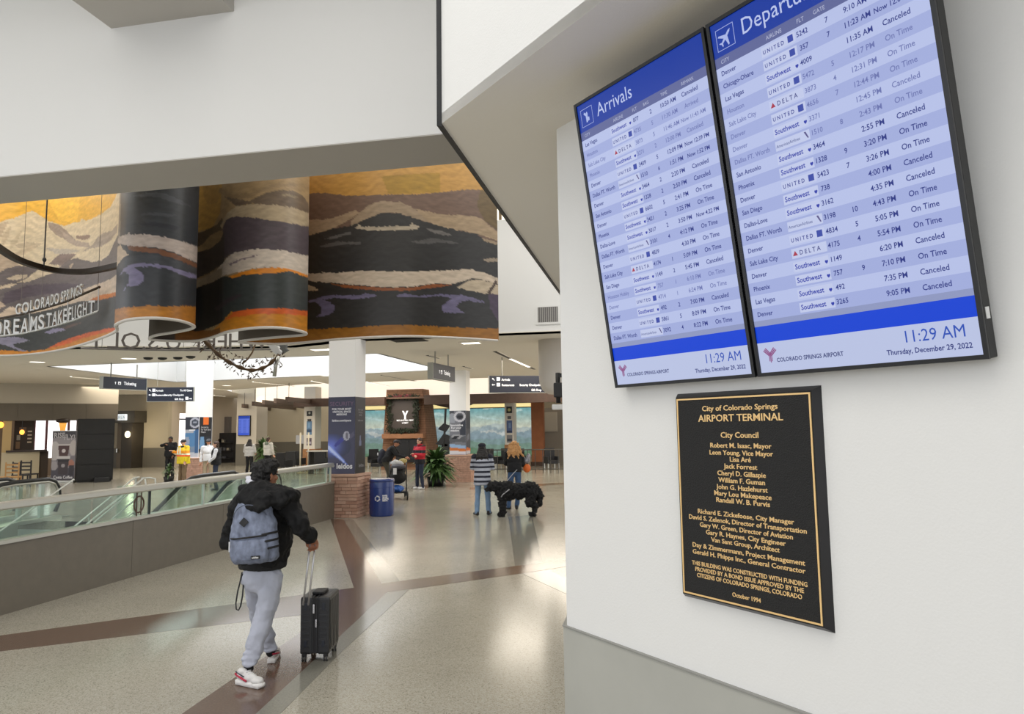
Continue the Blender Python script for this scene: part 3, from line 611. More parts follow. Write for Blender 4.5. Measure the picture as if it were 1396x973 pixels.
# ================================================================== HANGING LETTERS AND RINGS
def arc3(p, n=40):      # quadratic through three points, in plan
    (a, b, c) = [Vector(q_) for q_ in p]; out = []
    for i in range(n+1):
        t = i/n; out.append(a*(2*(t-.5)*(t-1))+b*(-4*t*(t-1))+c*(2*t*(t-.5)))
    return out
M_LET = mat('letter_grey_metal', (120, 114, 110), .4, .4)
def ring_text(parent, txt, arc, z, size, facing, m, extr=.02, step=None, start=0., bold=0.):
    """letters set one by one along an arc; facing=+1 reads from the front hall, -1 from behind"""
    Ls = [0.]
    for i in range(len(arc)-1): Ls.append(Ls[-1]+(arc[i+1]-arc[i]).length)
    s_ = start; pc_ = ''
    for ch in txt:
        cu = bpy.data.curves.new('t', 'FONT'); cu.body = ch if ch != ' ' else 'n'; cu.size = size; o = bpy.data.objects.new('t', cu); me = o.to_mesh()
        xs = [v.co.x for v in me.vertices]; wd = max(xs)-min(xs); x0 = min(xs); o.to_mesh_clear(); bpy.data.objects.remove(o); bpy.data.curves.remove(cu)
        if ch == ' ': s_ += size*(.30 if pc_ != '.' else -.02); pc_ = ch; continue
        pc_ = ch
        mid = s_+wd/2
        if mid >= Ls[-1]: break
        k = max(i for i in range(len(Ls)) if Ls[i] <= mid); k = min(k, len(arc)-2)
        d = (arc[k+1]-arc[k]).normalized(); p = arc[k]+d*(mid-Ls[k])
        ang = math.atan2(d.y, d.x)
        Mx = Matrix.Translation((p.x, p.y, z)) @ Matrix.Rotation(ang, 4, 'Z')
        mb = text_mb(MB(), ch, size, -(x0+wd/2), 0, 0, 'LEFT', extr, bold=bold, M=Mx)
        if ch in ',.': pass
        mb.build('letter', m, parent)
        s_ += wd+size*.10
E_arc = [onz(390, 475.5, 4.0), onz(250, 477.2, 4.0), onz(110, 474.5, 4.0)]
E_arc = [Vector((p.x, p.y, 0)) for p in E_arc]
arc = arc3(E_arc)
ht_ = thing('far_hanging_slogan', 'grey letters on a curved rail behind the mural, seen back to front', 'sign')
ring_text(ht_, 'WHERE U.S. OLYMPIANS', arc, 4.02, .56, -1, M_LET, .015, start=.45)
MB().tube([(p.x, p.y, 4.0) for p in arc], .022, 6).build('rail', M_LET, ht_)
for t in (3, 20, 36): MB().tube([(arc[t].x, arc[t].y, 4.0), (arc[t].x, arc[t].y, 8.2)], .006, 5).build('cable', M_LET, ht_)
na = [ony(-60, 464, 11.7), ony(60, 452, 11.2), ony(133, 425, 10.6)]
zb_ = sum(p.z for p in na)/3
# near slogan, measured on a gently curved vertical sheet: lower rail, upper rail
def nearpt(px, py):
    Y = 11.55-(px+60)/193*1.1
    return ony(px, py, Y)
low = [nearpt(x, y) for x, y in ((-60, 466), (0, 458), (30, 454.5), (50, 450), (75, 444), (100, 436.5), (120, 429), (133.5, 424))]
up_ = [nearpt(x, y) for x, y in ((-60, 440), (0, 434), (30, 428), (60, 420), (90, 411), (115, 400), (136, 391))]
nt_ = thing('near_hanging_slogan', 'two silver curved rows of letters hanging before the left mural section', 'sign')
M_SIL = mat('letter_silver', (196, 196, 192), .35, .5)
MB().tube(low, .018, 6).build('lower_rail', M_SIL, nt_, True); MB().tube(up_, .022, 6).build('upper_rail', M_BRONZE, nt_, True)
def curve_letters(txt, pts, size_px, x_px):
    for ch, (x0, x1, yb, yt) in zip(txt, x_px):
        a = nearpt(x0, yb); b = nearpt(x1, yb); t = nearpt(x0, yt)
        d = b-a; wd_ = d.length; hh = t.z-a.z
        cu = bpy.data.curves.new('t', 'FONT'); cu.body = ch; cu.size = 1; cu.extrude = .02; cu.offset = .012; o = bpy.data.objects.new('t', cu); me = o.to_mesh()
        xs = [v.co.x for v in me.vertices]; ys = [v.co.y for v in me.vertices]; xa, xb, yb_ = min(xs), max(xs), max(ys)
        vs = [a + d*((v.co.x-xa)/max(xb-xa, .25)) + Vector((0, 0, v.co.y/.72*hh)) + Vector((0, -v.co.z, 0)) for v in me.vertices]
        fs = [tuple(p.vertices) for p in me.polygons]; o.to_mesh_clear(); bpy.data.objects.remove(o); bpy.data.curves.remove(cu)
        MB().add(vs, fs).build('letter', M_SIL, nt_)
def lowy(x):
    pts = ((-60, 466), (0, 458), (30, 454.5), (50, 450), (75, 444), (100, 436.5), (120, 429), (133.5, 424)); return np.interp(x, [p[0] for p in pts], [p[1] for p in pts])
def upy(x):
    pts = ((-60, 440), (0, 434), (30, 428), (60, 420), (90, 411), (115, 400), (136, 391)); return np.interp(x, [p[0] for p in pts], [p[1] for p in pts])
t1 = 'WHEREDREAMSTAKEFLIGHT'
xs1 = [(-58, -46), (-44, -37), (-35, -29), (-27, -20), (-18, -13), (-9, 3), (6, 16), (19, 27), (29, 39), (42, 51), (53, 61), (64, 71), (72, 79), (80, 86), (87, 92), (94, 98), (99, 102), (103, 105), (106, 112), (114, 119), (121, 130)]
curve_letters(t1, None, 0, [(a, b, lowy(a)-1, lowy(a)-22+max(0, a)*.02) for a, b in xs1])
t2 = 'COLORADOSPRINGS'
xs2 = [(22, 29), (31, 40), (42, 47), (48, 55), (57, 62), (63, 69), (70, 74), (75, 81), (84, 87), (88, 91), (92, 95), (96, 97), (98, 103), (104, 108), (109, 113)]
curve_letters(t2, None, 0, [(a, b, upy(a)-1, upy(a)-16) for a, b in xs2])
for px in (28, 56, 133.5):
    a = nearpt(px, upy(px)); MB().tube([a, (a.x, a.y, 8.19)], .005, 5).build('cable', M_LET, nt_)
for px in (40, 92, 134): MB().tube([nearpt(px, lowy(px)), nearpt(px+.5, upy(px))], .01, 5).build('upright', M_SIL, nt_)
# big dark ring
rp = [onz(x, y, 4.70) for x, y in ((-60, 296), (-30, 318), (0, 339), (25, 354), (55, 364), (80, 369), (110, 370.5), (135, 367.5), (160, 362), (172, 358))]
sm = []
for i in range(len(rp)-1):
    p_ = [rp[max(i-1, 0)], rp[i], rp[i+1], rp[min(i+2, len(rp)-1)]]
    for k in range(6):
        t = k/6; sm.append(.5*((2*p_[1])+(-p_[0]+p_[2])*t+(2*p_[0]-5*p_[1]+4*p_[2]-p_[3])*t*t+(-p_[0]+3*p_[1]-3*p_[2]+p_[3])*t**3))
br = thing('suspended_ring', 'large dark bronze ring hanging across the left mural section', 'ring')
sm = [p for p in sm if p.y < 12.75 or True]
bo = MB()
for i in range(len(sm)-1):
    a, b = sm[i], sm[i+1]; n = (b-a).cross(Vector((0, 0, 1))).normalized()*.045
    bo.add([a-n-Vector((0, 0, .04)), b-n-Vector((0, 0, .04)), b+n-Vector((0, 0, .04)), a+n-Vector((0, 0, .04)), a-n+Vector((0, 0, .04)), b-n+Vector((0, 0, .04)), b+n+Vector((0, 0, .04)), a+n+Vector((0, 0, .04))], [(0, 3, 2, 1), (4, 5, 6, 7), (0, 1, 5, 4), (1, 2, 6, 5), (2, 3, 7, 6), (3, 0, 4, 7)])
bo.build('ring_band', mat('ring_dark', (46, 36, 26), .45, .3), br)
for px in (60,):
    a = onz(60, 364, 4.70); MB().tube([a, (a.x, a.y, 8.19)], .008, 6).build('cable', M_DARKLINE, br); MB().ell((a.x, a.y, a.z+.12), (.03, .03, .04)).build('clamp', M_DARKLINE, br)
# leafy bronze ring
GY = 13.2
gp = [ony(x, y, GY+dy) for x, y, dy in ((262, 450, -1.2), (278, 464, -.8), (290, 476, -.5), (302, 487, -.2), (315, 495, 0), (328, 501, .2), (342, 504.5, .3), (354, 503, .4), (366, 497.5, .5), (376, 488, .6), (381, 484, .6))]
gs = []
for i in range(len(gp)-1):
    p_ = [gp[max(i-1, 0)], gp[i], gp[i+1], gp[min(i+2, len(gp)-1)]]
    for k in range(6):
        t = k/6; gs.append(.5*((2*p_[1])+(-p_[0]+p_[2])*t+(2*p_[0]-5*p_[1]+4*p_[2]-p_[3])*t*t+(-p_[0]+3*p_[1]-3*p_[2]+p_[3])*t**3))
gt = thing('leafy_hanging_ring', 'bronze ring with sprays of dry leaves hanging under the mural folds', 'ring')
MB().tube(gs, [.035+.012*math.sin(i*.9) for i in range(len(gs))], 8).build('ring_band', mat('ring_bronze_brown', (86, 62, 34), .45, .3), gt, True)  # lighter, browner bronze than the big ring
lf = MB()
for k in range(150):
    p = gs[random.randrange(2, len(gs)-1)]; q_ = p+Vector((random.uniform(-.16, .16), random.uniform(-.12, .12), random.choice((-1, 1))*random.uniform(.05, .2)))
    a = Vector((random.uniform(-1, 1), random.uniform(-.4, .4), random.uniform(-1, 1))).normalized()*random.uniform(.03, .06); n = a.cross(Vector((random.random(), 1, random.random()))).normalized()*.016
    lf.add([q_-a, q_+n, q_+a, q_-n], [(0, 1, 2, 3)])
    if k % 3 == 0: lf.tube([p, q_], .005, 4)
tag(lf.build('leaf_spray', M_DRYLEAF, gt), kind='stuff')
MB().tube([ony(330, 496, GY+.1), ony(338, 489, GY+.2), ony(344, 480, GY+.3), ony(348, 469, GY+.4), ony(350, 455, GY+.5)], .018, 6).build('inner_rod', mat('ring_bronze_brown', (86, 62, 34)), gt, True)
MB().tube([ony(374, 513, GY+.6), ony(376, 498, GY+.6), ony(380, 485, GY+.6)], .04, 8).build('end_post', M_METAL, gt, True)
a_ = [ony(*p, GY+.7) for p in ((364, 469), (378, 471), (382, 479), (380, 485), (372, 480))]
MB().add(a_+[p+Vector((.02, .05, 0)) for p in a_], [(0, 1, 2, 3, 4), (9, 8, 7, 6, 5)]+[(i, 5+i, 5+(i+1) % 5, (i+1) % 5) for i in range(5)]).build('white_fin', M_WHITE, gt)
a_ = [ony(*p, GY+.8) for p in ((366, 467), (390, 466), (389, 475), (392, 477), (384, 482), (380, 480), (378, 471))]
MB().add(a_+[p+Vector((.02, .05, 0)) for p in a_], [tuple(range(7)), tuple(range(13, 6, -1))]+[(i, 7+i, 7+(i+1) % 7, (i+1) % 7) for i in range(7)]).build('grey_fin', mat('fin_grey', (112, 114, 112), .6), gt)
a = ony(262, 450, GY-1.2); MB().tube([a, (a.x, a.y, 8.19)], .006, 5).build('cable', M_LET, gt)

# wall vent
v0, v1 = ony(733, 419, FW), ony(761, 438.5, FW)
vt = thing('wall_vent', 'square louvred air vent low on the white atrium wall', 'vent', ((v0.x+v1.x)/2, FW, (v0.z+v1.z)/2))
hw, hh = (v1.x-v0.x)/2, (v0.z-v1.z)/2
MB().box(-hw, hw, -.01, .01, -hh, hh).build('backing', mat('vent_grey', (120, 118, 116), .6), vt)
MB().box(-hw-.05, hw+.05, -.02, 0, hh, hh+.05).box(-hw-.05, hw+.05, -.02, 0, -hh-.05, -hh).box(-hw-.05, -hw, -.02, 0, -hh, hh).box(hw, hw+.05, -.02, 0, -hh, hh).build('frame', M_WHITE, vt)
for k in range(10): MB().box(-hw+k*hw/5+.01, -hw+k*hw/5+.022, -.03, -.01, -hh, hh).build('louvre', mat('vent_light', (176, 174, 170), .5), vt)

# ================================================================== COLUMNS
def brick_base(parent, x0, x1, y0, y1, h, individual=True, side_faces='FR'):
    """coursed split stone: core, cap slab and proud pieces on the faces that can be seen"""
    MB().box(x0+.03, x1-.03, y0+.03, y1-.03, 0, h-.05).build('core', M_MORTAR, parent)
    MB().bbox(x0-.02, x1+.02, y0-.02, y1+.02, h-.06, h, .008).build('cap_slab', mat('stone_cap', (192, 156, 136), .8, var=.08, vscale=6), parent)
    rr = random.Random(int(x0*100)); allb = MB(); cnt = 0
    nrow = 12; ch = (h-.07)/nrow
    ms = [mat('stone_piece_a', (190, 152, 132), .85, bump=.35, bscale=30), mat('stone_piece_b', (180, 140, 120), .85, bump=.35, bscale=30), mat('stone_piece_c', (200, 164, 144), .85, bump=.35, bscale=30)]
    for face in side_faces:
        Lf = (x1-x0) if face == 'F' else (y1-y0)
        for r_ in range(nrow):
            a = 0.
            while a < Lf-.02:
                wd = min(rr.uniform(.12, .3), Lf-a)
                if Lf-a-wd < .08: wd = Lf-a
                d = rr.uniform(.0, .022); z0 = r_*ch+.004; z1 = (r_+1)*ch-.004
                mb = MB() if individual else allb
                if face == 'F': mb.box(x0+a+.004, x0+a+wd-.004, y0-d, y0+.05, z0, z1)
                else: mb.box(x1-.05, x1+d, y0+a+.004, y0+a+wd-.004, z0, z1)
                if individual: mb.build('brick', ms[rr.randrange(3)], parent)
                a += wd
    if not individual: tag(allb.build('brickwork', M_BRICK, parent), kind='stuff')
M_COLW = mat('column_white', (244, 243, 241), .6)
M_TXW = mat('print_white_letter', (225, 225, 230), .5); M_TXP = mat('print_mauve_letter', (118, 92, 118), .5); M_TXD = mat('print_dark_letter', (150, 150, 156), .5); M_TXK = mat('print_black_letter', (28, 30, 36), .5)
def lettering(parent, lines, m, y, name='lettering', M=None, bold=0.):
    mb = MB()
    for s, size, x, z, al in lines: text_mb(mb, s, size, x, z, y, al, M=M, bold=bold)
    return mb.build(name, m, parent)

# column 1, beside the blue bin
CY = 15.62
c1 = thing('banner_column', 'white square column wrapped in a slate security advert, brick base beside the blue bin', 'column', (-7.16, CY, 0))
def rel(v): return v-Vector((-7.16, CY, 0))
sx0, sx1 = ony(447.3, 600, CY+.08).x+7.16, ony(484, 600, CY+.08).x+7.16
brick_base(c1, -.385, .375, 0, .8, 1.0)
zt, zbm = ony(465, 541, CY+.08).z, 1.0
dp = .60
MB().box(sx0, sx1, .08, .08+dp, zt, 4.3).build('shaft', M_COLW, c1)
MB().box(sx0+.01, sx1-.01, .09, .07+dp, 1.0, zt).build('shaft_core', M_COLW, c1)
W1, H1 = sx1-sx0, zt-zbm
blob_ = lambda cx, cy_, rx, ry: (lambda u, v: ((u-cx)/rx)**2+((v-cy_)/ry)**2 < 1)
lay = [([(0, 0), (1, 0), (1, 1), (0, 1)], lambda u, v: np.stack([.048+.03*(1-v), .05+.028*(1-v), .085+.05*(1-v)], -1)),
       (lambda u, v: ((u-.12)/.75)**2+((v-.36)/.16)**2 < 1, lambda u, v: np.stack([.05+.1*np.exp(-((u-.1)**2/.12+(v-.36)**2/.012)), .055+.14*np.exp(-((u-.1)**2/.12+(v-.36)**2/.012)), .09+.55*np.exp(-((u-.1)**2/.12+(v-.36)**2/.012))], -1)),
       ([(0, .40), (.12, .37), (.78, .11), (.62, .13), (0, .30)], (120, 140, 220)), ([(0, .37), (.1, .35), (.7, .12), (0, .32)], (190, 205, 250)),
       ([(.2, .36), (.5, .48), (.62, .44), (.3, .35)], (70, 74, 150)),
       (blob_(.68, .49, .12, .06), (176, 176, 190)), (blob_(.7, .49, .05, .045), (110, 108, 120)), ([(.8, .44), (.98, .5), (.94, .55), (.82, .5)], (90, 88, 110))]
print_panel('front_wrap', c1, W1, H1, lay, (sx0, .078, zbm), res=90, base=(66, 66, 88))
lay2 = [([(0, 0), (1, 0), (1, 1), (0, 1)], (36, 36, 46)), (blob_(.5, .1, .42, .28), (24, 24, 30)), (blob_(.5, .08, .4, .26), (14, 15, 17)), ([(.38, .36), (.62, .36), (.52, .5), (.48, .5)], (110, 118, 150))]
print_panel('side_wrap', c1, dp, H1, lay2, (sx1+.002, .08, zbm), (0, 0, R(90)), res=60, base=(36, 36, 46))
cx = (sx0+sx1)/2
lettering(c1, [('SECURITY', .135, cx, zbm+H1*.885, 'CENTER')], M_TXP, .074)
lettering(c1, [('FOR YOUR MOST', .062, cx, zbm+H1*.83, 'CENTER'), ('CRITICAL SPACE', .062, cx, zbm+H1*.795, 'CENTER'), ('MISSIONS', .062, cx, zbm+H1*.76, 'CENTER'), ('leidos.com/space', .07, cx, zbm+H1*.68, 'CENTER')], M_TXW, .074, bold=.002)
lettering(c1, [('leidos', .17, cx+.08, zbm+H1*.07, 'CENTER')], M_TXW, .074, bold=.006)
MB().plate([(cx-.27, zbm+H1*.10), (cx-.2, zbm+H1*.085), (cx-.16, zbm+H1*.105), (cx-.22, zbm+H1*.12)], .072, .076).build('logo_mark', M_TXW, c1)
Ms = Matrix.Translation((sx1+.005, .08, 0)) @ Matrix.Rotation(R(90), 4, 'Z')
lettering(c1, [('FOR YOUR', .06, dp/2, zbm+H1*.82, 'CENTER'), ('CRITICAL', .06, dp/2, zbm+H1*.785, 'CENTER'), ('SPACE', .06, dp/2, zbm+H1*.75, 'CENTER'), ('leidos.com', .07, dp/2, zbm+H1*.68, 'CENTER'), ('leidos', .12, dp/2+.05, zbm+H1*.08, 'CENTER')], M_TXD, 0, M=Ms)

# column 2
CY2 = 25.9
xa, xb = ony(607.5, 650, CY2).x, ony(641, 650, CY2).x
c2 = thing('poster_column', 'white square column with a greyscale helmet poster, brick base by the leafy planter', 'column', ((xa+xb)/2, CY2, 0))
ox = (xa+xb)/2
brick_base(c2, xa-ox, xb-ox+.02, 0, .85, 1.02, individual=False)
sx0, sx1 = ony(613, 600, CY2+.1).x-ox, ony(635.5, 600, CY2+.1).x-ox
zt = ony(620, 560.5, CY2+.1).z
MB().box(sx0, sx1, .1, .72, 1.0, 4.3).build('shaft', M_COLW, c2)
W1, H1 = sx1-sx0, zt-1.0
lay = [([(0, .0), (1, 0), (1, .09), (0, .1)], (214, 214, 222)), ([(0, .1), (1, .07), (1, .13), (0, .17)], (206, 120, 60)), ([(0, .17), (1, .13), (1, .2), (0, .25)], (150, 180, 215)),
       ([(0, .25), (.5, .3), (1, .27), (1, .42), (.4, .4), (0, .44)], (90, 92, 98)), ([(.1, .4), (.6, .36), (.8, .42), (.7, .46), (.2, .46)], (160, 160, 164)), ([(.15, .36), (.4, .36), (.6, .42), (.3, .42)], (30, 32, 40)),
       ([(.62, .45), (1, .44), (1, 1), (.7, 1), (.66, .6)], (56, 60, 72)), ([(0, .72), (.3, .72), (.4, .86), (.2, .95), (0, .95)], (150, 154, 164)), ([(0, .93), (.3, .95), (.3, 1), (0, 1)], (70, 72, 80)),
       (lambda u, v: (((u-.62)/.36)**2+((v-.865)/.125)**2 < 1), (196, 196, 204)), (lambda u, v: (((u-.62)/.23)**2+((v-.865)/.08)**2 < 1), (80, 82, 92)),
       (lambda u, v: (((u-.62)/.18)**2+((v-.855)/.04)**2 < 1), (36, 38, 46))]
print_panel('front_poster', c2, W1, H1, lay, (sx0, .096, 1.02), res=60, base=(120, 122, 130))
lay = [([(0, 0), (1, 0), (1, .14), (0, .14)], (190, 190, 196)), ([(0, .1), (1, .07), (1, .13), (0, .17)], (196, 110, 56)), ([(0, .17), (1, .2), (1, .6), (0, .6)], (70, 74, 84)), ([(0, .6), (1, .6), (1, 1), (0, 1)], (48, 54, 66)), ([(.2, .3), (.8, .36), (.7, .5), (.2, .42)], (110, 116, 128))]
print_panel('side_poster', c2, .62, H1, lay, (sx1+.003, .1, 1.02), (0, 0, R(90)), res=40, base=(70, 70, 80))
lettering(c2, [('Innovative', .12, sx0+.03, 1+H1*.66, 'LEFT'), ('For your', .11, sx0+.06, 1+H1*.6, 'LEFT'), ('mission', .11, sx0+.04, 1+H1*.54, 'LEFT')], M_TXW, .09, bold=.004)

# column 3, left
CY3, CX3 = 24.9, 0
xa = ony(252, 600, CY3).x; xb = ony(271.3, 600, CY3).x
c3 = thing('poster_column', 'white square column behind the person in the yellow vest, dark poster with orange square', 'column', ((xa+xb)/2, CY3, 0))
ox = (xa+xb)/2; hw = (xb-xa)/2
brick_base(c3, -hw-.09, hw+.09, -.09, .95, 1.02, individual=False)
zt = ony(262, 568.5, CY3).z
ydp = .82
MB().box(-hw, hw, 0, ydp, 1.0, 4.9).build('shaft', M_COLW, c3)
lay = [([(0, 0), (1, 0), (1, .12), (0, .12)], (190, 196, 206)), ([(0, .12), (1, .12), (1, .3), (0, .24)], (120, 140, 165)), ([(0, .24), (1, .3), (1, .7), (0, .62)], (84, 130, 176)), ([(.0, .3), (.35, .34), (.3, .5), (0, .5)], (150, 160, 180)), ([(.7, .1), (.95, .1), (.95, .7), (.7, .7)], (60, 96, 140)),
       ([(0, .62), (.6, .6), (.6, .66), (0, .7)], (170, 172, 180)), ([(0, .68), (1, .7), (1, 1), (0, 1)], (42, 46, 58)), (lambda u, v: ((u-.68)/.36)**2+((v-.86)/.13)**2 < 1, (176, 178, 190)), (lambda u, v: ((u-.68)/.25)**2+((v-.86)/.085)**2 < 1, (60, 66, 80)), (lambda u, v: ((u-.68)/.15)**2+((v-.87)/.03)**2 < 1, (150, 156, 170))]
H3 = zt-1.02
print_panel('front_poster', c3, 2*hw, H3, lay, (-hw, -.004, 1.02), res=50)
lay = [([(0, 0), (1, 0), (1, .14), (0, .1)], (176, 160, 150)), ([(0, .1), (1, .14), (1, .5), (0, .55)], (40, 46, 58)), ([(0, .2), (.5, .2), (.35, .5), (.1, .5)], (110, 150, 190)), ([(.3, .14), (.9, .16), (.9, .4), (.5, .4)], (24, 26, 32)), ([(0, .5), (1, .5), (1, 1), (0, 1)], (28, 30, 38)), ([(.3, .82), (.7, .82), (.7, 1), (.3, 1)], (226, 112, 40))]
print_panel('side_poster', c3, ydp, H3, lay, (hw+.004, 0, 1.02), (0, 0, R(90)), res=50)
Ms = Matrix.Translation((hw+.008, 0, 0)) @ Matrix.Rotation(R(90), 4, 'Z')
lettering(c3, [('Innovations', .1, .1, 1+H3*.74, 'LEFT'), ('For Your Space', .1, .1, 1+H3*.68, 'LEFT'), ('Mission', .1, .1, 1+H3*.62, 'LEFT')], M_TXW, 0, M=Ms)

# slim far columns with postcards
def slim(px0, px1, pxs, Yc, ytop, yb, lab, base=True, warm=False):
    xa, xb = ony(px0, 600, Yc).x, ony(px1, 600, Yc).x; ox = (xa+xb)/2; hw = (xb-xa)/2
    c = thing('postcard_column', lab, 'column', (ox, Yc, 0))
    z0 = ony(px0, yb, Yc).z
    MB().box(-hw, hw, 0, .7, z0, 4.25).build('shaft', mat('column_cream', (214, 208, 196), .7), c)
    if base: MB().box(-hw-.03, hw+.04, -.03, .75, 0, z0).build('brick_base', mat('tan_brick_base', (160, 116, 78), .85, var=.2, vscale=8), c)
    return c, hw, z0
def cards(c, hw, items, Yc):
    for (y1, y0, col, wf, lays) in items:
        za, zb = y1, y0
        print_panel('postcard', c, hw*2*wf, zb-za, lays, (-hw*wf, -.006, za), res=24, base=col)
Yc = 34.0
c, hw, z0 = slim(414, 429, 0, Yc, 549, 612, 'cream column with small postcards left of the slate banner column')
z_ = lambda y: ony(421, y, Yc).z
cards(c, hw, [(z_(567), z_(560), (30, 32, 36), .5, [(blob_(.5, .6, .2, .25), (170, 170, 160))]), (z_(592.5), z_(574), (96, 128, 160), .48, [([(0, .2), (1, .2), (1, .4), (0, .4)], (50, 74, 104)), ([(.3, .5), (.7, .5), (.7, .9), (.3, .9)], (120, 156, 190))]), (z_(607), z_(597), (96, 84, 96), .45, [([(.1, .2), (.9, .2), (.9, .5), (.1, .5)], (170, 165, 175))]), (z_(574.5), z_(571), (60, 60, 64), .35, [])], Yc)
Yc = 36.0
c, hw, z0 = slim(688.5, 701, 0, Yc, 543, 606, 'cream column with small postcards behind the long haired blonde person', base=True)
z_ = lambda y: ony(695, y, Yc).z
cards(c, hw, [(z_(563), z_(554), (40, 42, 40), .62, [(blob_(.5, .5, .3, .25), (190, 186, 120))]), (z_(590), z_(573), (84, 104, 150), .6, [([(0, 0), (1, 0), (1, .2), (0, .2)], (50, 60, 90)), ([(.3, .4), (.8, .4), (.7, .8), (.4, .8)], (120, 146, 190))]), (z_(603), z_(593), (130, 130, 134), .6, [([(.1, .2), (.9, .2), (.9, .5), (.1, .5)], (60, 62, 70))]), (z_(571), z_(567), (90, 90, 96), .4, [])], Yc)

# ================================================================== BALUSTRADE AND STAIR WELL
bl = thing('balustrade', 'long taupe parapet with glass panes and metal top rail left of the walking traveller', 'balustrade', (-7.4, 10.3, 0))
by0, by1 = -5.6, 5.28
for k in range(5):
    a = by0+(by1-by0)*k/5; b = by0+(by1-by0)*(k+1)/5
    MB().box(-.07, .07, a+.003, b-.003, 0, .79).build('parapet_panel', M_PARAPET, bl)
MB().box(-.05, .05, by0, by1, .79, .80).build('panel_backing', M_DARKW, bl)
MB().box(-.085, .085, by0, by1, .795, .835).build('lower_rail', M_CAP, bl)
MB().bbox(-.09, .07, by0, by1, 1.175, 1.265, .02).build('top_rail', M_CAP, bl)
ys = [by0, -3.4, -1.95+.0, .45, 2.9, by1]
for k in range(5): MB().box(-.008, .008, ys[k]+.02, ys[k+1]-.02, .83, 1.19).build('glass_pane', M_GLASS2, bl)
for k in (1, 3): MB().box(-.02, .02, ys[k]-.012, ys[k]+.012, .83, 1.19).build('post', M_METAL, bl)
pe = onx(188, 700, -7.4); ye = pe.y-10.3
MB().box(-.02, .02, onx(203, 700, -7.4).y-10.3-.008, onx(203, 700, -7.4).y-10.3+.008, .83, 1.19).build('post', M_DARKLINE, bl)
MB().tube([(.012, ye+.1*math.cos(t*math.pi/12), 1.0+.115*math.sin(t*math.pi/12)) for t in range(24)], .011, 6, closed=True).build('emblem_ring', mat('emblem_bronze', (92, 70, 60), .4, .4), bl, True)
for d in (-.045, .045): MB().box(.005, .02, ye+d-.006, ye+d+.006, .84, 1.18).build('emblem_bar', mat('emblem_bronze', (92, 70, 60)), bl)
for k in (5.0, 5.2): MB().box(-.02, .02, k-.02, k+.02, .83, 1.19).build('post', mat('post_white', (214, 210, 198), .4), bl)
# well lining and lower floor
wl = MB().box(WX0-.1, WX0, WY0, WY1, -4.3, 0).box(WX1, WX1+.03, WY0, 15.7, -4.3, -.2).box(WX0, -11.4, WY1, WY1+.1, -4.3, -.2).box(-11.4, WX1, 15.7, 15.8, -4.3, -.2).box(-11.5, -11.4, WY1, 15.7, -4.3, -.2).box(WX0, WX1, WY0-.1, WY0, -4.3, -.2)
struct(wl.build('wall_stairwell', mat('well_white', (226, 232, 228), .6)))
struct(MB().box(WX0, WX1, WY0, WY1, -4.4, -4.3).build('floor_lower', mat('lower_floor', (150, 150, 142), .4)))
area('well_fill', (-11.8, 9, -.25), 5, 3, 260)  # added light floating in the well, brightens the view through the glass
# stair
st = thing('staircase', 'grey staircase going down behind the glass balustrade, with slanted pipe rails', 'stairs', (-12.55, WY1, 0))
M_STEP = mat('stair_step', (150, 160, 152), .5, var=.05)
for k in range(13): MB().box(-1.0, .9, -.32*(k+1), -.32*k+.02, -.165*(k+1)-.05, -.165*(k+1)).box(-1.0, .9, -.32*k-.0, -.32*k+.02, -.165*(k+1), -.165*k-.001).build('step', M_STEP, st)
for k in range(13): MB().box(-1.0, .9, -.32*(k+1)-.005, -.32*(k+1)+.03, -.165*(k+1)-.001, -.165*(k+1)+.003).build('nosing', mat('nosing_dark', (48, 52, 50), .6), st)
MB().side([(.1, -.02), (.1, -.4), (-4.6, -2.8), (-4.6, -2.3)], .9, .96).build('stringer', M_METAL, st)
for h in (1.0, .74, .48, .22, -.04): MB().tube([(.8, .15, h), (.8, 0, h), (.8, -4.4, h-.516*4.4)], .018, 8).build('pipe_rail', mat('pipe_white', (208, 210, 204), .35, .3), st, True)
MB().tube([(.95, .1, .98), (.95, -4.4, .98-.516*4.4)], .02, 8).build('pipe_rail', mat('pipe_white', (208, 210, 204)), st, True)
MB().tube([(.85, .15, .98), (.98, .3, .98), (1.06, .36, .95), (1.08, .36, .80), (1.0, .36, .72), (.88, .3, .76), (.84, .3, .95)], .018, 8).build('rail_return', mat('pipe_white', (208, 210, 204)), st, True)
for y in (.05, -1.3, -2.6): MB().tube([(.8, y, -.516*max(0, -y)-.1), (.8, y, -.516*max(0, -y)+1.0)], .025, 8).build('post', M_METAL, st)
MB().box(.78, .8, -.5, .1, .0, .85).build('glass_pane', M_GLASS2, st)
MB().tube([(-1.0, .2, .95), (-1.0, -4.4, .95-.516*4.4)], .02, 8).build('pipe_rail', mat('pipe_white', (208, 210, 204)), st, True)

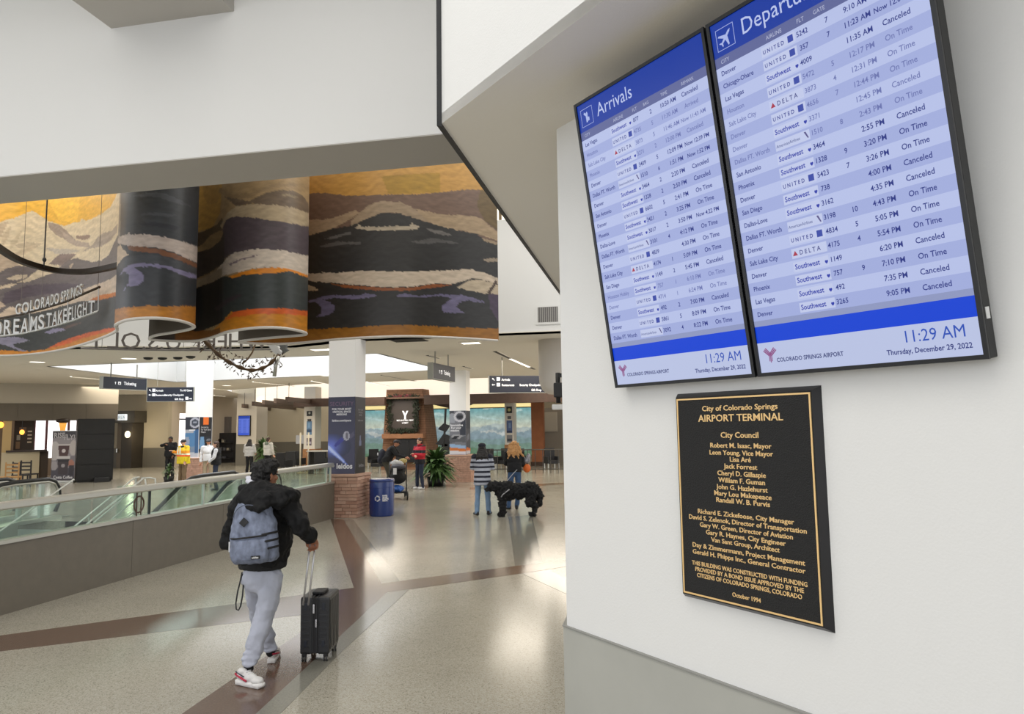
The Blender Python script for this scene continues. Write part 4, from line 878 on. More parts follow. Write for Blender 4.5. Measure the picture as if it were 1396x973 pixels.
glass_clear_ = glassmat('escalator_glass', (244, 250, 247), .16)
def escalator(xc, yend, lab):
    e = thing('escalator', lab, 'escalator', (xc, yend, 0), 0, 'escalators going down behind the balustrade')
    L1 = max(1.2, yend-max(14.2, yend-1.7)); sl = math.tan(R(30)); run = 6.2
    for s in (-.58, .58):
        outer = [(-.0, .52), (-.03, .72), (-.14, .87), (-.32, .93), (-L1, .93), (-L1-.35, .90), (-L1-.7, .78), (-L1-run, .78-sl*(run-.7))]
        inner = [(-L1-run, -.1-sl*(run-.7)), (-L1-.7, -.12), (-L1, 0.05), (-.3, .05), (-.1, .25)]
        MB().side(outer+inner, s-.008, s+.008).build('glass_panel', glass_clear_, e)
        hr = [(s, -.08, .18), (s, .0, .34), (s, .03, .52), (s, .0, .74), (s, -.12, .9), (s, -.32, .965)]+[(s, y, z+.035) for y, z in outer[4:]]
        MB().tube(hr, .045, 8).build('handrail', M_RUBBER, e, True)
        MB().tube([(s, y-.03 if i < 3 else y, z-.06) for i, (_, y, z) in enumerate(hr[1:])], .03, 6).build('rail_trim', M_METAL, e, True)
        MB().side([(0, .0), (0, .08), (-L1, .08), (-L1-.7, -.02), (-L1-run, -.02-sl*(run-.7)), (-L1-run, -.4-sl*(run-.7)), (-L1-.7, -.4), (-L1, -.28), (-L1, .0)], s-.12, s+.12).build('deck_board', M_METAL, e)
    MB().box(-.46, .46, -L1, .5, .001, .012).build('comb_plate', mat('comb_grey', (120, 122, 120), .35, .7), e)
    for k in range(13):
        y0 = -L1-.4*(k+1); z1 = -.02-max(0, .23*(k-.5)) if k else -.02
        MB().box(-.46, .46, y0, y0+.4, z1-.2, z1).build('step', mat('escalator_step', (70, 72, 72), .5, .5), e)
    for y in (-.5, -1.1): MB().box(.5, .57, y, y+.1, .05, .85).build('newel_bracket', M_METAL, e)
    return e
escalator(-14.72, 14.9, 'escalator at the far left, glass sides ending in a round newel before the coffee banner')
escalator(-10.3, 17.4, 'escalator behind the traveller, its black handrail curving up from the glass balustrade')

# ================================================================== FLIGHT SCREENS
TH = math.asin(.185/1.1756)
def row_y(r): return 1.0195-.0419*(r+.5)
BLUE_T, BLUE_P = (22, 60, 166), (0, 68, 222)
INK, INKD, INKL = (40, 54, 138), (38, 60, 150), (112, 122, 184)
L_ROWS = [('Las Vegas', 'S', '877', '2', '10:50 AM', 'Canceled', 1), ('Houston', 'U', '4735', '5', '11:30 AM', 'Arrived', 0), ('Salt Lake City', 'D', '3873', '5', '11:46 AM', 'Now 11:43 AM', 0), ('Phoenix', 'S', '3271', '2', '12:00 PM', 'Canceled', 0),
 ('Denver', 'U', '3409', '5', '12:09 PM', 'Now 12:39 PM', 1), ('Dallas FT. Worth', 'A', '1510', '6', '1:51 PM', 'Now 1:52 PM', 1), ('Denver', 'S', '3464', '2', '2:20 PM', 'Canceled', 1), ('San Antonio', 'S', '1328', '2', '2:50 PM', 'Canceled', 1),
 ('Denver', 'U', '6602', '5', '2:41 PM', 'On Time', 1), ('Phoenix', 'S', '3421', '2', '3:25 PM', 'On Time', 1), ('Dallas-Love', 'S', '3017', '2', '3:50 PM', 'Now 4:22 PM', 1), ('Dallas FT. Worth', 'A', '3101', '4', '4:12 PM', 'On Time', 1),
 ('Denver', 'U', '4839', '', '4:30 PM', 'On Time', 1), ('Salt Lake City', 'D', '4174', '1', '5:09 PM', 'On Time', 1), ('San Diego', 'S', '1149', '2', '5:45 PM', 'Canceled', 1), ('Houston Hobby', 'S', '757', '1', '6:10 PM', 'On Time', 0),
 ('Denver', 'U', '4714', '1', '6:24 PM', 'On Time', 0), ('Denver', 'S', '492', '2', '7:00 PM', 'Canceled', 1), ('Denver', 'U', '5861', '5', '8:09 PM', 'On Time', 1), ('Dallas FT. Worth', 'A', '3092', '4', '8:22 PM', 'On Time', 1)]
R_ROWS = [('Denver', 'U', '5242', '7', '9:10 AM', 'Now 11:45 AM', 1), ('Chicago-Ohare', 'U', '357', '7', '11:23 AM', 'Now 12:00 PM', 1), ('Las Vegas', 'S', '4009', '', '11:35 AM', 'Canceled', 1), ('Houston', 'U', '5472', '5', '12:17 PM', 'On Time', 0), ('Salt Lake City', 'D', '3873', '4', '12:31 PM', 'On Time', 0),
 ('Denver', 'U', '4656', '7', '12:44 PM', 'On Time', 0), ('Denver', 'S', '3371', '', '12:45 PM', 'Canceled', 0), ('Dallas FT. Worth', 'A', '1510', '8', '2:43 PM', 'On Time', 0), ('San Antonio', 'S', '3464', '', '2:55 PM', 'Canceled', 1), ('Phoenix', 'S', '1328', '9', '3:20 PM', 'On Time', 1),
 ('Denver', 'U', '5423', '7', '3:26 PM', 'On Time', 1), ('San Diego', 'S', '738', '', '4:00 PM', 'Canceled', 1), ('Dallas-Love', 'S', '3162', '', '4:35 PM', 'Canceled', 1), ('Dallas FT. Worth', 'A', '3198', '10', '4:43 PM', 'On Time', 1), ('Denver', 'U', '4834', '5', '5:05 PM', 'On Time', 1),
 ('Salt Lake City', 'D', '4175', '4', '5:54 PM', 'On Time', 1), ('Denver', 'S', '1149', '', '6:20 PM', 'Canceled', 1), ('Phoenix', 'S', '757', '9', '7:10 PM', 'On Time', 1), ('Las Vegas', 'S', '492', '', '7:35 PM', 'Canceled', 1), ('Denver', 'S', '3265', '', '9:05 PM', 'Canceled', 1)]
def airport_mark(mb, x, z, s, y):
    for k in (-1, 0, 1):
        o_ = k*.16*s
        mb.plate([(x-.62*s+o_*.7, z+.62*s+o_*.7), (x-.54*s+o_*.7, z+.7*s+o_*.7), (x+.04*s+o_*.55, z+.12*s+o_*.5), (x-.04*s+o_*.55, z+.04*s+o_*.5)], y, y+.0002)
        mb.plate([(x+.62*s+o_*.7, z+.62*s-o_*.7), (x+.54*s+o_*.7, z+.7*s-o_*.7), (x-.04*s+o_*.55, z+.12*s-o_*.5), (x+.04*s+o_*.55, z+.04*s-o_*.5)], y, y+.0002)
        mb.plate([(x+o_*.8-.045*s, z+.06*s), (x+o_*.8+.045*s, z+.06*s), (x+o_*.8+.045*s, z-.62*s+abs(k)*.12*s), (x+o_*.8-.045*s, z-.62*s+abs(k)*.12*s)], y, y+.0002)
def screen(u0, wd, title, rows, lab, dep):
    Hh = 1.1756; b = .012
    e = thing('flight_display', lab, 'screen', tuple(P0+Udir*u0-Ndir*.05+Vector((0, 0, 2.201))))
    e.rotation_euler = (TH, 0, R(-45))
    MB().bbox(0, wd, 0.001, .045, 0, Hh, .004).build('housing', M_BLACK, e)
    MB().box(.04, wd-.04, .04, .062, .08, Hh-.2).build('back_cover', mat('display_back', (84, 92, 88), .5), e)
    fr = MB()
    for x0, x1, z0, z1 in ((0, wd, 0, b), (0, wd, Hh-b, Hh), (0, b, b, Hh-b), (wd-b, wd, b, Hh-b)): fr.box(x0, x1, -.006, .001, z0, z1)
    fr.build('bezel', mat('bezel_black', (20, 22, 26), .3), e)
    # picture on the panel: each band of the layout is a part of its own
    def bandobj(name, z0, z1, c_, par):
        me = bpy.data.meshes.new(name); me.from_pydata([(b, 0, z0), (wd-b, 0, z0), (wd-b, 0, z1), (b, 0, z1)], [], [(0, 1, 2, 3)]); me.update()
        return colour(link(name, me, M_SCREEN, par), c_)
    bandobj('footer_band', b, .109, (196, 206, 240), e); bandobj('blue_band', .109, .163, BLUE_P, e); bandobj('grey_band', .163, .1815, (150, 160, 202), e)
    bandobj('heading_band', 1.0195, 1.053, (100, 108, 160), e); bandobj('title_band', 1.053, Hh-b, BLUE_T, e)
    def T(lines, c_, name='lettering', bold=0., par=None):
        mb = MB()
        for s, size, x, z, al in lines: text_mb(mb, s, size, x, z, -.0012, al, bold=bold, sx=.87)
        return tag(colour(mb.build(name, M_SCREEN, par or e), c_), kind='stuff')
    T([(title, .073, .126, 1.083, 'LEFT')], (196, 208, 250), 'title')
    T([('CITY', .018, .035, 1.029, 'LEFT'), ('AIRLINE', .018, .235, 1.029, 'CENTER'), ('FLT', .018, .325, 1.029, 'CENTER'), ('GATE' if dep else 'BAG', .017, .385, 1.029, 'CENTER'), ('TIME', .017, .475, 1.029, 'CENTER'), ('REMARK', .017, .585, 1.029, 'CENTER')], (190, 196, 226), 'column_headings')
    g = MB()   # icon frame
    for x0, x1, z0, z1 in ((.03, .1, 1.07, 1.0717), (.03, .1, 1.1383, 1.14), (.03, .0317, 1.07, 1.14), (.0983, .1, 1.07, 1.14)): g.box(x0, x1, -.0012, -.001, z0, z1)
    cxx, czz = .065, 1.105
    pl0 = [(0, .022), (.003, .016), (.003, .006), (.02, -.006), (.02, -.010), (.003, -.004), (.0022, -.014), (.007, -.018), (.007, -.0205), (0, -.018), (-.007, -.0205), (-.007, -.018), (-.0022, -.014), (-.003, -.004), (-.02, -.010), (-.02, -.006), (-.003, .006), (-.003, .016)]
    ang = R(-45) if dep else R(0)
    if dep: g.plate([(cxx+x*math.cos(ang)-z*math.sin(ang), czz+x*math.sin(ang)+z*math.cos(ang)) for x, z in [(a*1.35, b_*1.35) for a, b_ in pl0]], -.0012, -.001)
    else: g.plate([(cxx-.014, czz+.022), (cxx-.006, czz+.014), (cxx+.002, czz+.02), (cxx+.006, czz+.012), (cxx+.004, czz-.002), (cxx+.013, czz-.004), (cxx+.013, czz-.018), (cxx+.002, czz-.018), (cxx+.002, czz-.022), (cxx-.006, czz-.022), (cxx-.007, czz+.004), (cxx-.018, czz+.014)], -.0012, -.001)
    colour(g.build('title_icon', M_SCREEN, e), (178, 192, 244))
    for i, (city, al, flt, gt_, tm, rmk, st_) in enumerate(rows):
        row = bandobj('flight_row', 1.0195-.0419*(i+1), 1.0195-.0419*i, (192, 203, 244) if i % 2 == 0 else (170, 182, 232), e)
        z = row_y(i)-.0075
        T([(city, .0218, .03, z, 'LEFT'), (flt, .0218, .325, z, 'CENTER'), (gt_ or ' ', .0218, .402, z, 'CENTER'), (tm, .0226, .487, z, 'CENTER'), (rmk, .0226 if len(rmk) < 10 else .0205, .588, z, 'CENTER')], INK if st_ else INKL, bold=.0003 if st_ else .0002, par=row)
        colour(MB().box(.185, .302, -.0006, -.0004, z-.008, z+.022).build('logo_plate', M_SCREEN, row), (203, 212, 246))
        if al == 'S': T([('Southwest', .0225, .19, z, 'LEFT'), ('\u2665', .010, .289, z, 'LEFT')], (40, 58, 176), 'airline_name', .0004, row)
        elif al == 'U':
            T([('U N I T E D', .0172, .19, z, 'LEFT')], (66, 76, 156), 'airline_name', .0004, row); colour(MB().box(.277, .295, -.0012, -.001, z-.003, z+.017).build('airline_logo', M_SCREEN, row), (54, 74, 172))
        elif al == 'D':
            T([('D E L T A', .0195, .212, z, 'LEFT')], (66, 72, 140), 'airline_name', .0003, row); colour(MB().plate([(.189, z), (.206, z), (.1975, z+.015)], -.0012, -.001).build('airline_logo', M_SCREEN, row), (176, 52, 76))
        else:
            T([('AmericanAirlines', .0135, .188, z+.001, 'LEFT')], (110, 120, 170), 'airline_name', .0002, row); colour(MB().plate([(.284, z+.018), (.290, z+.018), (.298, z-.002), (.294, z-.002)], -.0012, -.001).build('airline_logo', M_SCREEN, row), (90, 84, 140))
    mk = MB(); airport_mark(mk, .056, .064, .034, -.0012); colour(mk.build('airport_logo', M_SCREEN, e), (150, 84, 140))
    T([('COLORADO SPRINGS AIRPORT', .0185, .077, .043, 'LEFT')], (56, 66, 124), 'airport_name', .0004)
    T([('11:29 AM', .047, wd-.045, .062, 'RIGHT')], (44, 84, 190), 'clock'); T([('Thursday, December 29, 2022', .0205, wd-.035, .032, 'RIGHT')], (46, 58, 130), 'date', .0004)
    if dep: MB().box(wd, wd+.002, .012, .03, .1, .13).build('side_label', M_WHITE, e)
    # wall bracket
    MB().box(wd*.3, wd*.7, .05, .12, .5, .62).build('wall_bracket', M_METAL, e)
    return e
screen(.427, .685, 'Arrivals', L_ROWS, 'left tall flight screen titled Arrivals, tilted forward on the white wall', False)
screen(1.1225, .686, 'Departures', R_ROWS, 'right tall flight screen titled Departures, tilted forward on the white wall', True)

# plaque
def wz(px, py): return onp(px, py, tuple(P0), (.70711, .70711, 0))
pq = thing('memorial_plaque', 'black dedication plaque with gold letters below the two flight screens', 'plaque', tuple(P0+Udir*1.0135+Vector((0, 0, 1.79))))
pq.rotation_euler = (0, 0, R(-45))
hw, hh, tk = .2985, .3735, .028
MB().add([(-hw, 0, -hh), (hw, 0, -hh), (hw, 0, hh), (-hw, 0, hh), (-hw+.016, -tk, -hh+.016), (hw-.016, -tk, -hh+.016), (hw-.016, -tk, hh-.016), (-hw+.016, -tk, hh-.016)], [(0, 1, 5, 4), (1, 2, 6, 5), (2, 3, 7, 6), (3, 0, 4, 7), (3, 2, 1, 0)]).build('bevelled_edge', M_PLAQB, pq)
i_ = .016
MB().add([(-hw+i_, -tk, -hh+i_), (hw-i_, -tk, -hh+i_), (hw-i_, -tk, hh-i_), (-hw+i_, -tk, hh-i_)], [(0, 1, 2, 3)]).build('face_plate', M_PLAQ, pq)
gb = MB(); a, b, t_ = hw-.021, hh-.021, .0055
for x0, x1, z0, z1 in ((-a, a, b-t_, b), (-a, a, -b, -b+t_), (-a, -a+t_, -b+t_, b-t_), (a-t_, a, -b+t_, b-t_)): gb.box(x0, x1, -tk-.002, -tk, z0, z1)
gb.build('gold_border', M_GOLD, pq)
PL = [('City of Colorado Springs', 95, 104), ('AIRPORT TERMINAL', 132, 116), ('City Council', 196, 52), ('Robert M. Isaac, Mayor', 235, 84), ('Leon Young, Vice Mayor', 262, 87), ('Lisa Ar\u00e9', 286, 29), ('Jack Forrest', 312, 45), ('Cheryl D. Gillaspie', 339, 66), ('William F. Guman', 365, 63), ('John G. Hazlehurst', 391, 69), ('Mary Lou Makepeace', 416, 78), ('Randall W. B. Purvis', 441, 73),
      ('Richard E. Zickefoose, City Manager', 493, 133), ('David S. Zelenok, Director of Transportation', 519, 162), ('Gary W. Green, Director of Aviation', 545, 128), ('Gary R. Haynes, City Engineer', 571, 110), ('Van Sant Group, Architect', 597, 94), ('Day & Zimmermann, Project Management', 628, 154), ('Gerald H. Phipps Inc., General Contractor', 655, 154),
      ('THIS BUILDING WAS CONSTRUCTED WITH FUNDING', 700, 157), ('PROVIDED BY A BOND ISSUE APPROVED BY THE', 723, 148), ('CITIZENS OF COLORADO SPRINGS, COLORADO', 746, 143), ('October 1994', 791, 39)]
for i, (s, Y_, wpx) in enumerate(PL):
    py = 520+Y_/2.704; px = 900+(308+(Y_-95)*.045)/2.704; z = wz(px, py).z-1.79
    cu = bpy.data.curves.new('t', 'FONT'); cu.body = s; cu.size = 1; o = bpy.data.objects.new('t', cu); me = o.to_mesh(); w_ = max(v.co.x for v in me.vertices); o.to_mesh_clear(); bpy.data.objects.remove(o); bpy.data.curves.remove(cu)
    tw = wpx*.00308*(1.0 if i < 12 else .975)*.985; sz = .026 if i == 0 else .0345 if i == 1 else .0275 if i == 2 else .0235 if i < 12 else .0225 if i < 19 else .0205 if i < 22 else .0205
    mb = text_mb(MB(), s, sz, -tw/2, z-sz*.35, -tk-.0006, 'LEFT', .0006, bold=sz*.014, sx=tw/(w_*sz))
    mb.build('inscription', M_GOLD, pq)

# ================================================================== HANGING DIRECTION SIGNS
def hung_sign(pxl, pxr, pyb, zt, lab, build_text, thick=.1, ceil=CZ, hr=.02, nm='direction_sign'):
    A = onz(*pxl, zt); B = onz(*pxr, zt); d = B-A; wd = d.length; ang = math.atan2(d.y, d.x)
    zb2 = onp(pxl[0], pyb, tuple(A), (math.sin(ang), -math.cos(ang), 0)).z; h = zt-zb2
    e = thing(nm, lab, 'sign', (A.x, A.y, zb2), ang)
    MB().bbox(0, wd, 0, thick, 0, h, .008).build('board', M_SIGN, e)
    MB().box(-.012, 0, -.005, thick+.005, -.01, h+.01).box(wd, wd+.012, -.005, thick+.005, -.01, h+.01).box(0, wd, -.005, thick+.005, -.014, -.002).build('edge_trim', mat('sign_trim', (176, 178, 172), .4, .4), e)
    for f in (.2, .8): MB().tube([(wd*f, thick/2, h), (wd*f, thick/2, h+ceil-zt)], hr, 6).build('hanger', mat('hanger_grey', (150, 148, 140), .4), e)
    build_text(e, wd, h)
    return e
def arrow(mb, x, z, s, ang, y=-.006):
    pts = [(-.5, -.09), (.1, -.09), (.1, -.32), (.5, 0), (.1, .32), (.1, .09), (-.5, .09)]
    c, q_ = math.cos(ang), math.sin(ang); mb.plate([(x+(a*c-b*q_)*s, z+(a*q_+b*c)*s) for a, b in pts], y, y+.003)
def tx_ticket(e, wd, h):
    mb = MB(); text_mb(mb, 'Ticketing', h*.40, wd*.46, h*.36, -.006, 'LEFT', bold=.003, sx=.8); tag(mb.build('lettering', M_SIGNTXT, e), kind='stuff')
    a = MB(); arrow(a, wd*.27, h*.5, h*.24, R(90)); a.box(wd*.33, wd*.33+h*.26, -.006, -.003, h*.36, h*.62); a.build('arrow', M_SIGNTXT, e)
    MB().plate([(wd*.335, h*.4), (wd*.335+h*.2, h*.4), (wd*.335+h*.1, h*.58)], -.009, -.006).build('pictogram', M_SIGN, e)
hung_sign((141, 513), (200, 516.5), 529, 3.75, 'navy Ticketing sign hanging at the left, nearest to the cafe fascia', tx_ticket, .16)
hung_sign((590.5, 494), (620, 500.5), 515.5, 3.85, 'navy Ticketing sign hanging beside the top of the helmet poster column', tx_ticket, .16)
def tx_dir(e, wd, h):
    L = [('Arrivals', .27, .74, 'LEFT'), ('Restaurants', .27, .42, 'LEFT')]; mb = MB()
    for s, x, z, al in L: text_mb(mb, s, h*.19, wd*.185, h*z-.02, -.006, 'LEFT', bold=.002, sx=.85)
    text_mb(mb, 'To All Gates', h*.19, wd*.97, h*.74-.02, -.006, 'RIGHT', bold=.002, sx=.85); text_mb(mb, 'Security Checkpoint', h*.19, wd*.79, h*.42-.02, -.006, 'RIGHT', bold=.002, sx=.85); text_mb(mb, 'Gift Shop', h*.19, wd*.79, h*.12-.02, -.006, 'RIGHT', bold=.002, sx=.85)
    tag(mb.build('lettering', M_SIGNTXT, e), kind='stuff')
    a = MB(); arrow(a, wd*.06, h*.79, h*.2, R(135)); arrow(a, wd*.06, h*.46, h*.2, R(180)); arrow(a, wd*.94, h*.16, h*.2, 0); a.build('arrow', M_SIGNTXT, e)
    for x, z in ((.11, .7), (.11, .37), (.83, .1)): MB().box(wd*x, wd*x+h*.2, -.006, -.003, h*z, h*(z+.2)).build('pictogram', M_SIGNTXT, e)
hung_sign((201, 528), (264, 527.5), 547, 3.65, 'navy directory sign behind the left white column, arrows to Arrivals and Restaurants', tx_dir, .12, ceil=5.69, hr=.007)
hung_sign((667, 512), (756, 512), 535, 3.62, 'navy directory sign at the right, Security Checkpoint and Gift Shop lines', tx_dir, .12)

# ================================================================== CEILING FITTINGS
M_LIT = mat('lamp_diffuser', (255, 250, 238), .4, emit=(255, 250, 236), estr=2.2)
M_SLOT = mat('dark_slot', (74, 70, 64), .7)
def strip(p0, p1, lit, lab, wdt=.09):
    A = onz(*p0, CZ); B = onz(*p1, CZ); d = B-A; ang = math.atan2(d.y, d.x)
    e = thing('strip_light' if lit else 'ceiling_slot', lab, 'light' if lit else 'slot', (A.x, A.y, CZ), ang)
    L_ = d.length
    MB().box(0, L_, -wdt/2, wdt/2, -.012, 0).build('diffuser' if lit else 'grille', M_LIT if lit else M_SLOT, e)
    MB().box(-.02, L_+.02, -wdt/2-.015, -wdt/2, -.02, 0).box(-.02, L_+.02, wdt/2, wdt/2+.015, -.02, 0).build('frame', M_CEIL, e)
strip((97, 513), (141, 517), 1, 'lit strip light left of the navy Ticketing sign')
strip((345, 520), (400, 526), 1, 'longest lit strip light, between the leafy ring and the slate column')
strip((292, 529.5), (324, 532), 1, 'lit strip light right of the left white column, upper of two')
strip((292, 538.5), (308, 540), 1, 'short lit strip light right of the left white column, lower of two')
strip((696, 488.5), (722, 500), 1, 'bright lit strip light above the right directory sign', .12)
strip((425, 519), (447, 523), 1, 'lit strip light touching the left edge of the slate banner column')
strip((500, 520), (530, 526), 1, 'lit strip light just right of the slate banner column')
strip((675, 478.5), (696, 488.5), 0, 'dark ceiling slot leading to the bright strip light', .12)
strip((722.5, 500), (729, 503), 0, 'short dark ceiling slot ending the bright strip light', .12)
strip((520, 511), (566, 519), 0, 'long dark ceiling slot right of the slate banner column')
strip((583, 484), (599, 488), 0, 'dark ceiling slot in front of the right Ticketing sign')
strip((632, 499), (643, 502), 0, 'small dark ceiling slot over the helmet poster column')
def can(px, py, lab, r=.13, sq=False, z=CZ, hw_=.3):
    A = onz(px, py, z); e = thing('downlight', lab, 'light', (A.x, A.y, z))
    if sq:
        MB().box(-hw_, hw_, -.18, .18, -.012, 0).build('diffuser', M_LIT, e); MB().box(-hw_-.03, hw_+.03, -.21, -.18, -.02, 0).box(-hw_-.03, hw_+.03, .18, .21, -.02, 0).build('trim_frame', M_CEIL, e)
    else:
        MB().lathe([(r, -.012), (r, 0)], n=20).build('diffuser', M_LIT, e); MB().tube([(r*1.12*math.cos(t*math.pi/12), r*1.12*math.sin(t*math.pi/12), -.008) for t in range(24)], .015, 6, closed=True).build('trim_ring', M_CEIL, e, True)
can(51, 492.8, 'round downlight under the left mural section', .2)
can(176, 488, 'round downlight under the first mural fold', .2)
can(641, 467, 'square lit panel under the right end of the mural', sq=True, hw_=.22)
can(437, 476, 'square lit panel left of the slate banner column top', sq=True, hw_=.26)
can(445, 511.5, 'small round downlight beyond the skylight opening, by the slate column', .2)
can(309, 525, 'small round downlight beyond the left white column', .2)
A = onz(557, 463.5, CZ); gr = thing('ceiling_grille', 'black square air grille in the ceiling right of the slate banner column', 'vent', (A.x, A.y, CZ))
MB().box(-.42, .42, -.28, .28, -.01, 0).build('opening', M_BLACK, gr)
for k in range(6): MB().box(-.42, .42, -.27+k*.1, -.25+k*.1, -.016, -.008).build('blade', M_SLOT, gr)
for px, py, lb in ((202, 487.3, 'leftmost'), (221.5, 487.5, 'second from the left'), (242.5, 487, 'third from the left'), (260, 485.5, 'rightmost')):
    A = onz(px, py, CZ); e = thing('ceiling_sensor', 'small black ceiling fitting, %s of the row of four' % lb, 'fitting', (A.x, A.y, CZ), group='black ceiling fittings above the ring')
    MB().lathe([(.05, -.07), (.12, -.04), (.13, 0)], n=12).build('housing', M_BLACK, e, True)
# rounded drum and camera bracket by the wall edge
DY_ = 17.7
A = ony(757, 518, DY_); zl = ony(757, 538, DY_).z; rdm = A.x-ony(735, 518, DY_).x
dr = struct(MB().lathe([(.01, zl), (rdm*.45, zl+.02), (rdm*.8, zl+.12), (rdm*.97, zl+.3), (rdm, zl+.5), (rdm, 4.2)], (A.x, DY_), 32).build('ceiling_drum', mat('drum_white', (214, 208, 200), .6)))
for p in dr.data.polygons: p.use_smooth = True
A = ony(761, 540, 10.5); e = thing('security_camera', 'dark camera housing on a stalk at the edge of the white wall', 'camera', (A.x, 10.5, A.z))
MB().tube([(0, 0, -.1), (0, 0, .35)], .035, 8).build('stalk', M_BLACK, e, True); MB().bbox(-.06, .2, -.07, .07, -.02, .2, .02).build('housing', M_BLACK, e); MB().bbox(-.09, .2, -.06, .06, -.2, -.12, .015).build('white_base', M_WHITE, e); MB().box(0, -.4-A.x, -.03, .03, .28, .34).build('wall_arm', M_BLACK, e)

# ================================================================== LOBBY: fireplace, landscape wall, canopy
LY = 37.0
def ly(px, py, Y=LY): return ony(px, py, Y)
lw = thing('landscape_wall', 'long backlit mountain landscape wall behind the fireplace tower', 'mural', (ly(600, 600).x, LY, 0))
lx0, lx1 = ly(455, 560).x-lw.location.x, ly(724, 560).x-lw.location.x; z0, z1 = ly(600, 622).z, ly(600, 557).z
MB().box(lx0, lx1, 0.02, .3, 0, z1+.05).build('wall_box', M_BEIGE, lw)
rz = np.random.RandomState(11)
def ridge(base, amp, fr, ph): return lambda u, v: v < base+amp*(np.sin(u*fr+ph)*.5+np.sin(u*fr*2.3+ph*2)*.3+np.abs(np.sin(u*fr*4.1+ph))*.35)
glow = printmat('landscape_glow', .5, emit=.8, var=.22, vscale=4)
lay = [(lambda u, v: v > -1, lambda u, v: np.stack([.14+.52*np.clip((1-v)*2.4, 0, 1), .40+.28*np.clip((1-v)*2.4, 0, 1), .44+.10*np.clip((1-v)*2.4, 0, 1)], -1)),
       (lambda u, v: np.sin(u*34+np.sin(v*16)*2)+np.sin(v*30+u*12) > 1.55, (186, 212, 208)),
       (ridge(.60, .07, 16, 1.), (178, 190, 186)), (ridge(.54, .09, 23, 2.), (154, 170, 174)), (ridge(.50, .05, 41, .4), (186, 192, 188)), (ridge(.46, .07, 30, 4.), (138, 158, 166)), (ridge(.36, .06, 19, 3.), (128, 152, 152)),
       (ridge(.26, .06, 14, 5.), (118, 146, 132)), (ridge(.10, .08, 17, 2.2), (98, 132, 104)), (ridge(.0, .06, 26, 1.2), (78, 106, 76))]
print_panel('landscape_print', lw, lx1-lx0, z1-z0, lay, (lx0, 0, z0), res=300, base=(150, 190, 200), m=glow, jit=.006)
MB().box(lx0, lx1, -.3, .02, z1+.02, z1+.2).build('light_cove', mat('cove_yellow', (250, 232, 170), .6, emit=(246, 226, 160), estr=.85), lw)
MB().box(lx0, lx1, -.02, .02, z1-.03, z1+.02).build('top_frame', M_WOOD, lw)
# side pier of the landscape wall
a_, b_ = ly(725, 560).x, ly(741, 560).x
pr_ = thing('wood_pier', 'orange brown timber pier closing the right end of the landscape wall', 'pier', ((a_+b_)/2, LY, 0)); MB().box(-(b_-a_)/2, (b_-a_)/2, -.25, .3, 0, z1+.25).build('pier_block', mat('pier_orange', (150, 92, 56), .7, var=.12, vscale=3), pr_)
MB().box(-(b_-a_)/2-.05, (b_-a_)/2+.05, -.3, .3, 0, .2).build('plinth', M_WOOD, pr_)
# canopy, brown band across the lobby, with slatted left end
CYc = 33.0
cn = thing('lobby_canopy', 'dark brown timber canopy band over the landscape wall', 'canopy', (-8, CYc, 3.2))
def cx_(px): return ony(px, 545, CYc).x+8
zt_, zbn = ony(600, 538.5, CYc).z-3.2, ony(600, 551, CYc).z-3.2
MB().box(cx_(400), cx_(524), 0, .25, zbn+.02, zt_-.02).build('left_beam', M_WOOD, cn)
MB().box(cx_(578), cx_(800), 0, .25, zbn, zt_+.02).build('right_beam', M_WOOD, cn)
MB().box(cx_(400), cx_(800), .25, 3.6, zt_-.12, zt_-.04).build('soffit_board', mat('canopy_soffit', (84, 60, 44), .7), cn)
MB().plate([(cx_(585), zbn+.02), (cx_(612), zbn-.22), (cx_(622), zbn-.22), (cx_(640), zbn)], .5, .8).build('knee_brace', M_WOOD, cn)
sl = thing('slatted_canopy', 'fan of long dark timber slats hanging over the seating at the left of the lobby', 'canopy', (-14, 32, 3.2))
for k, (xl, yl, xr, yr) in enumerate(((331, 553, 420, 563), (345, 550, 425, 559), (359, 548, 430, 556), (375, 546, 436, 553), (391, 544, 445, 549))):
    zz = 3.45; A = onz(xl, yl, zz)-Vector((-14, 32, 3.2)); B = onz(xr, yr, zz)-Vector((-14, 32, 3.2)); d = B-A; n = Vector((-d.y, d.x, 0)).normalized()*.07
    MB().prism([(A-n)[:2], (B-n)[:2], (B+n)[:2], (A+n)[:2]], .14, .36).build('slat', mat('slat_brown', (84, 68, 58), .6), sl)
    MB().tube([(A.x+.1, A.y, .3), (A.x+.1, A.y, 1.0)], .012, 5).build('hanger', M_BLACK, sl)
# fireplace tower
FY = 33.7
fx = ony(552, 640, FY).x
ft = thing('fireplace_tower', 'tapering brown brick fireplace tower with a framed lobby sign', 'fireplace', (fx, FY, 0))
bl_, br_ = ony(519.5, 640, FY).x-fx, ony(584.5, 640, FY).x-fx; tl_, tr_ = ony(527, 531, FY+.3).x-fx, ony(576.3, 531, FY+.3).x-fx; zt_ = ony(550, 530.5, FY+.3).z
dpt = 2.0
MB().add([(bl_, 0, 0), (br_, 0, 0), (br_, dpt, 0), (bl_, dpt, 0), (tl_, .3, zt_), (tr_, .3, zt_), (tr_, dpt-.3, zt_), (tl_, dpt-.3, zt_)], [(0, 3, 2, 1), (4, 5, 6, 7), (0, 1, 5, 4), (1, 2, 6, 5), (2, 3, 7, 6), (3, 0, 4, 7)]).build('tower_body', mat('tower_mortar', (104, 72, 50), .9), ft)
bk = MB(); rr = random.Random(4); nr = 34
def fxy(z): t = z/zt_; return bl_+(tl_-bl_)*t, br_+(tr_-br_)*t, .3*t
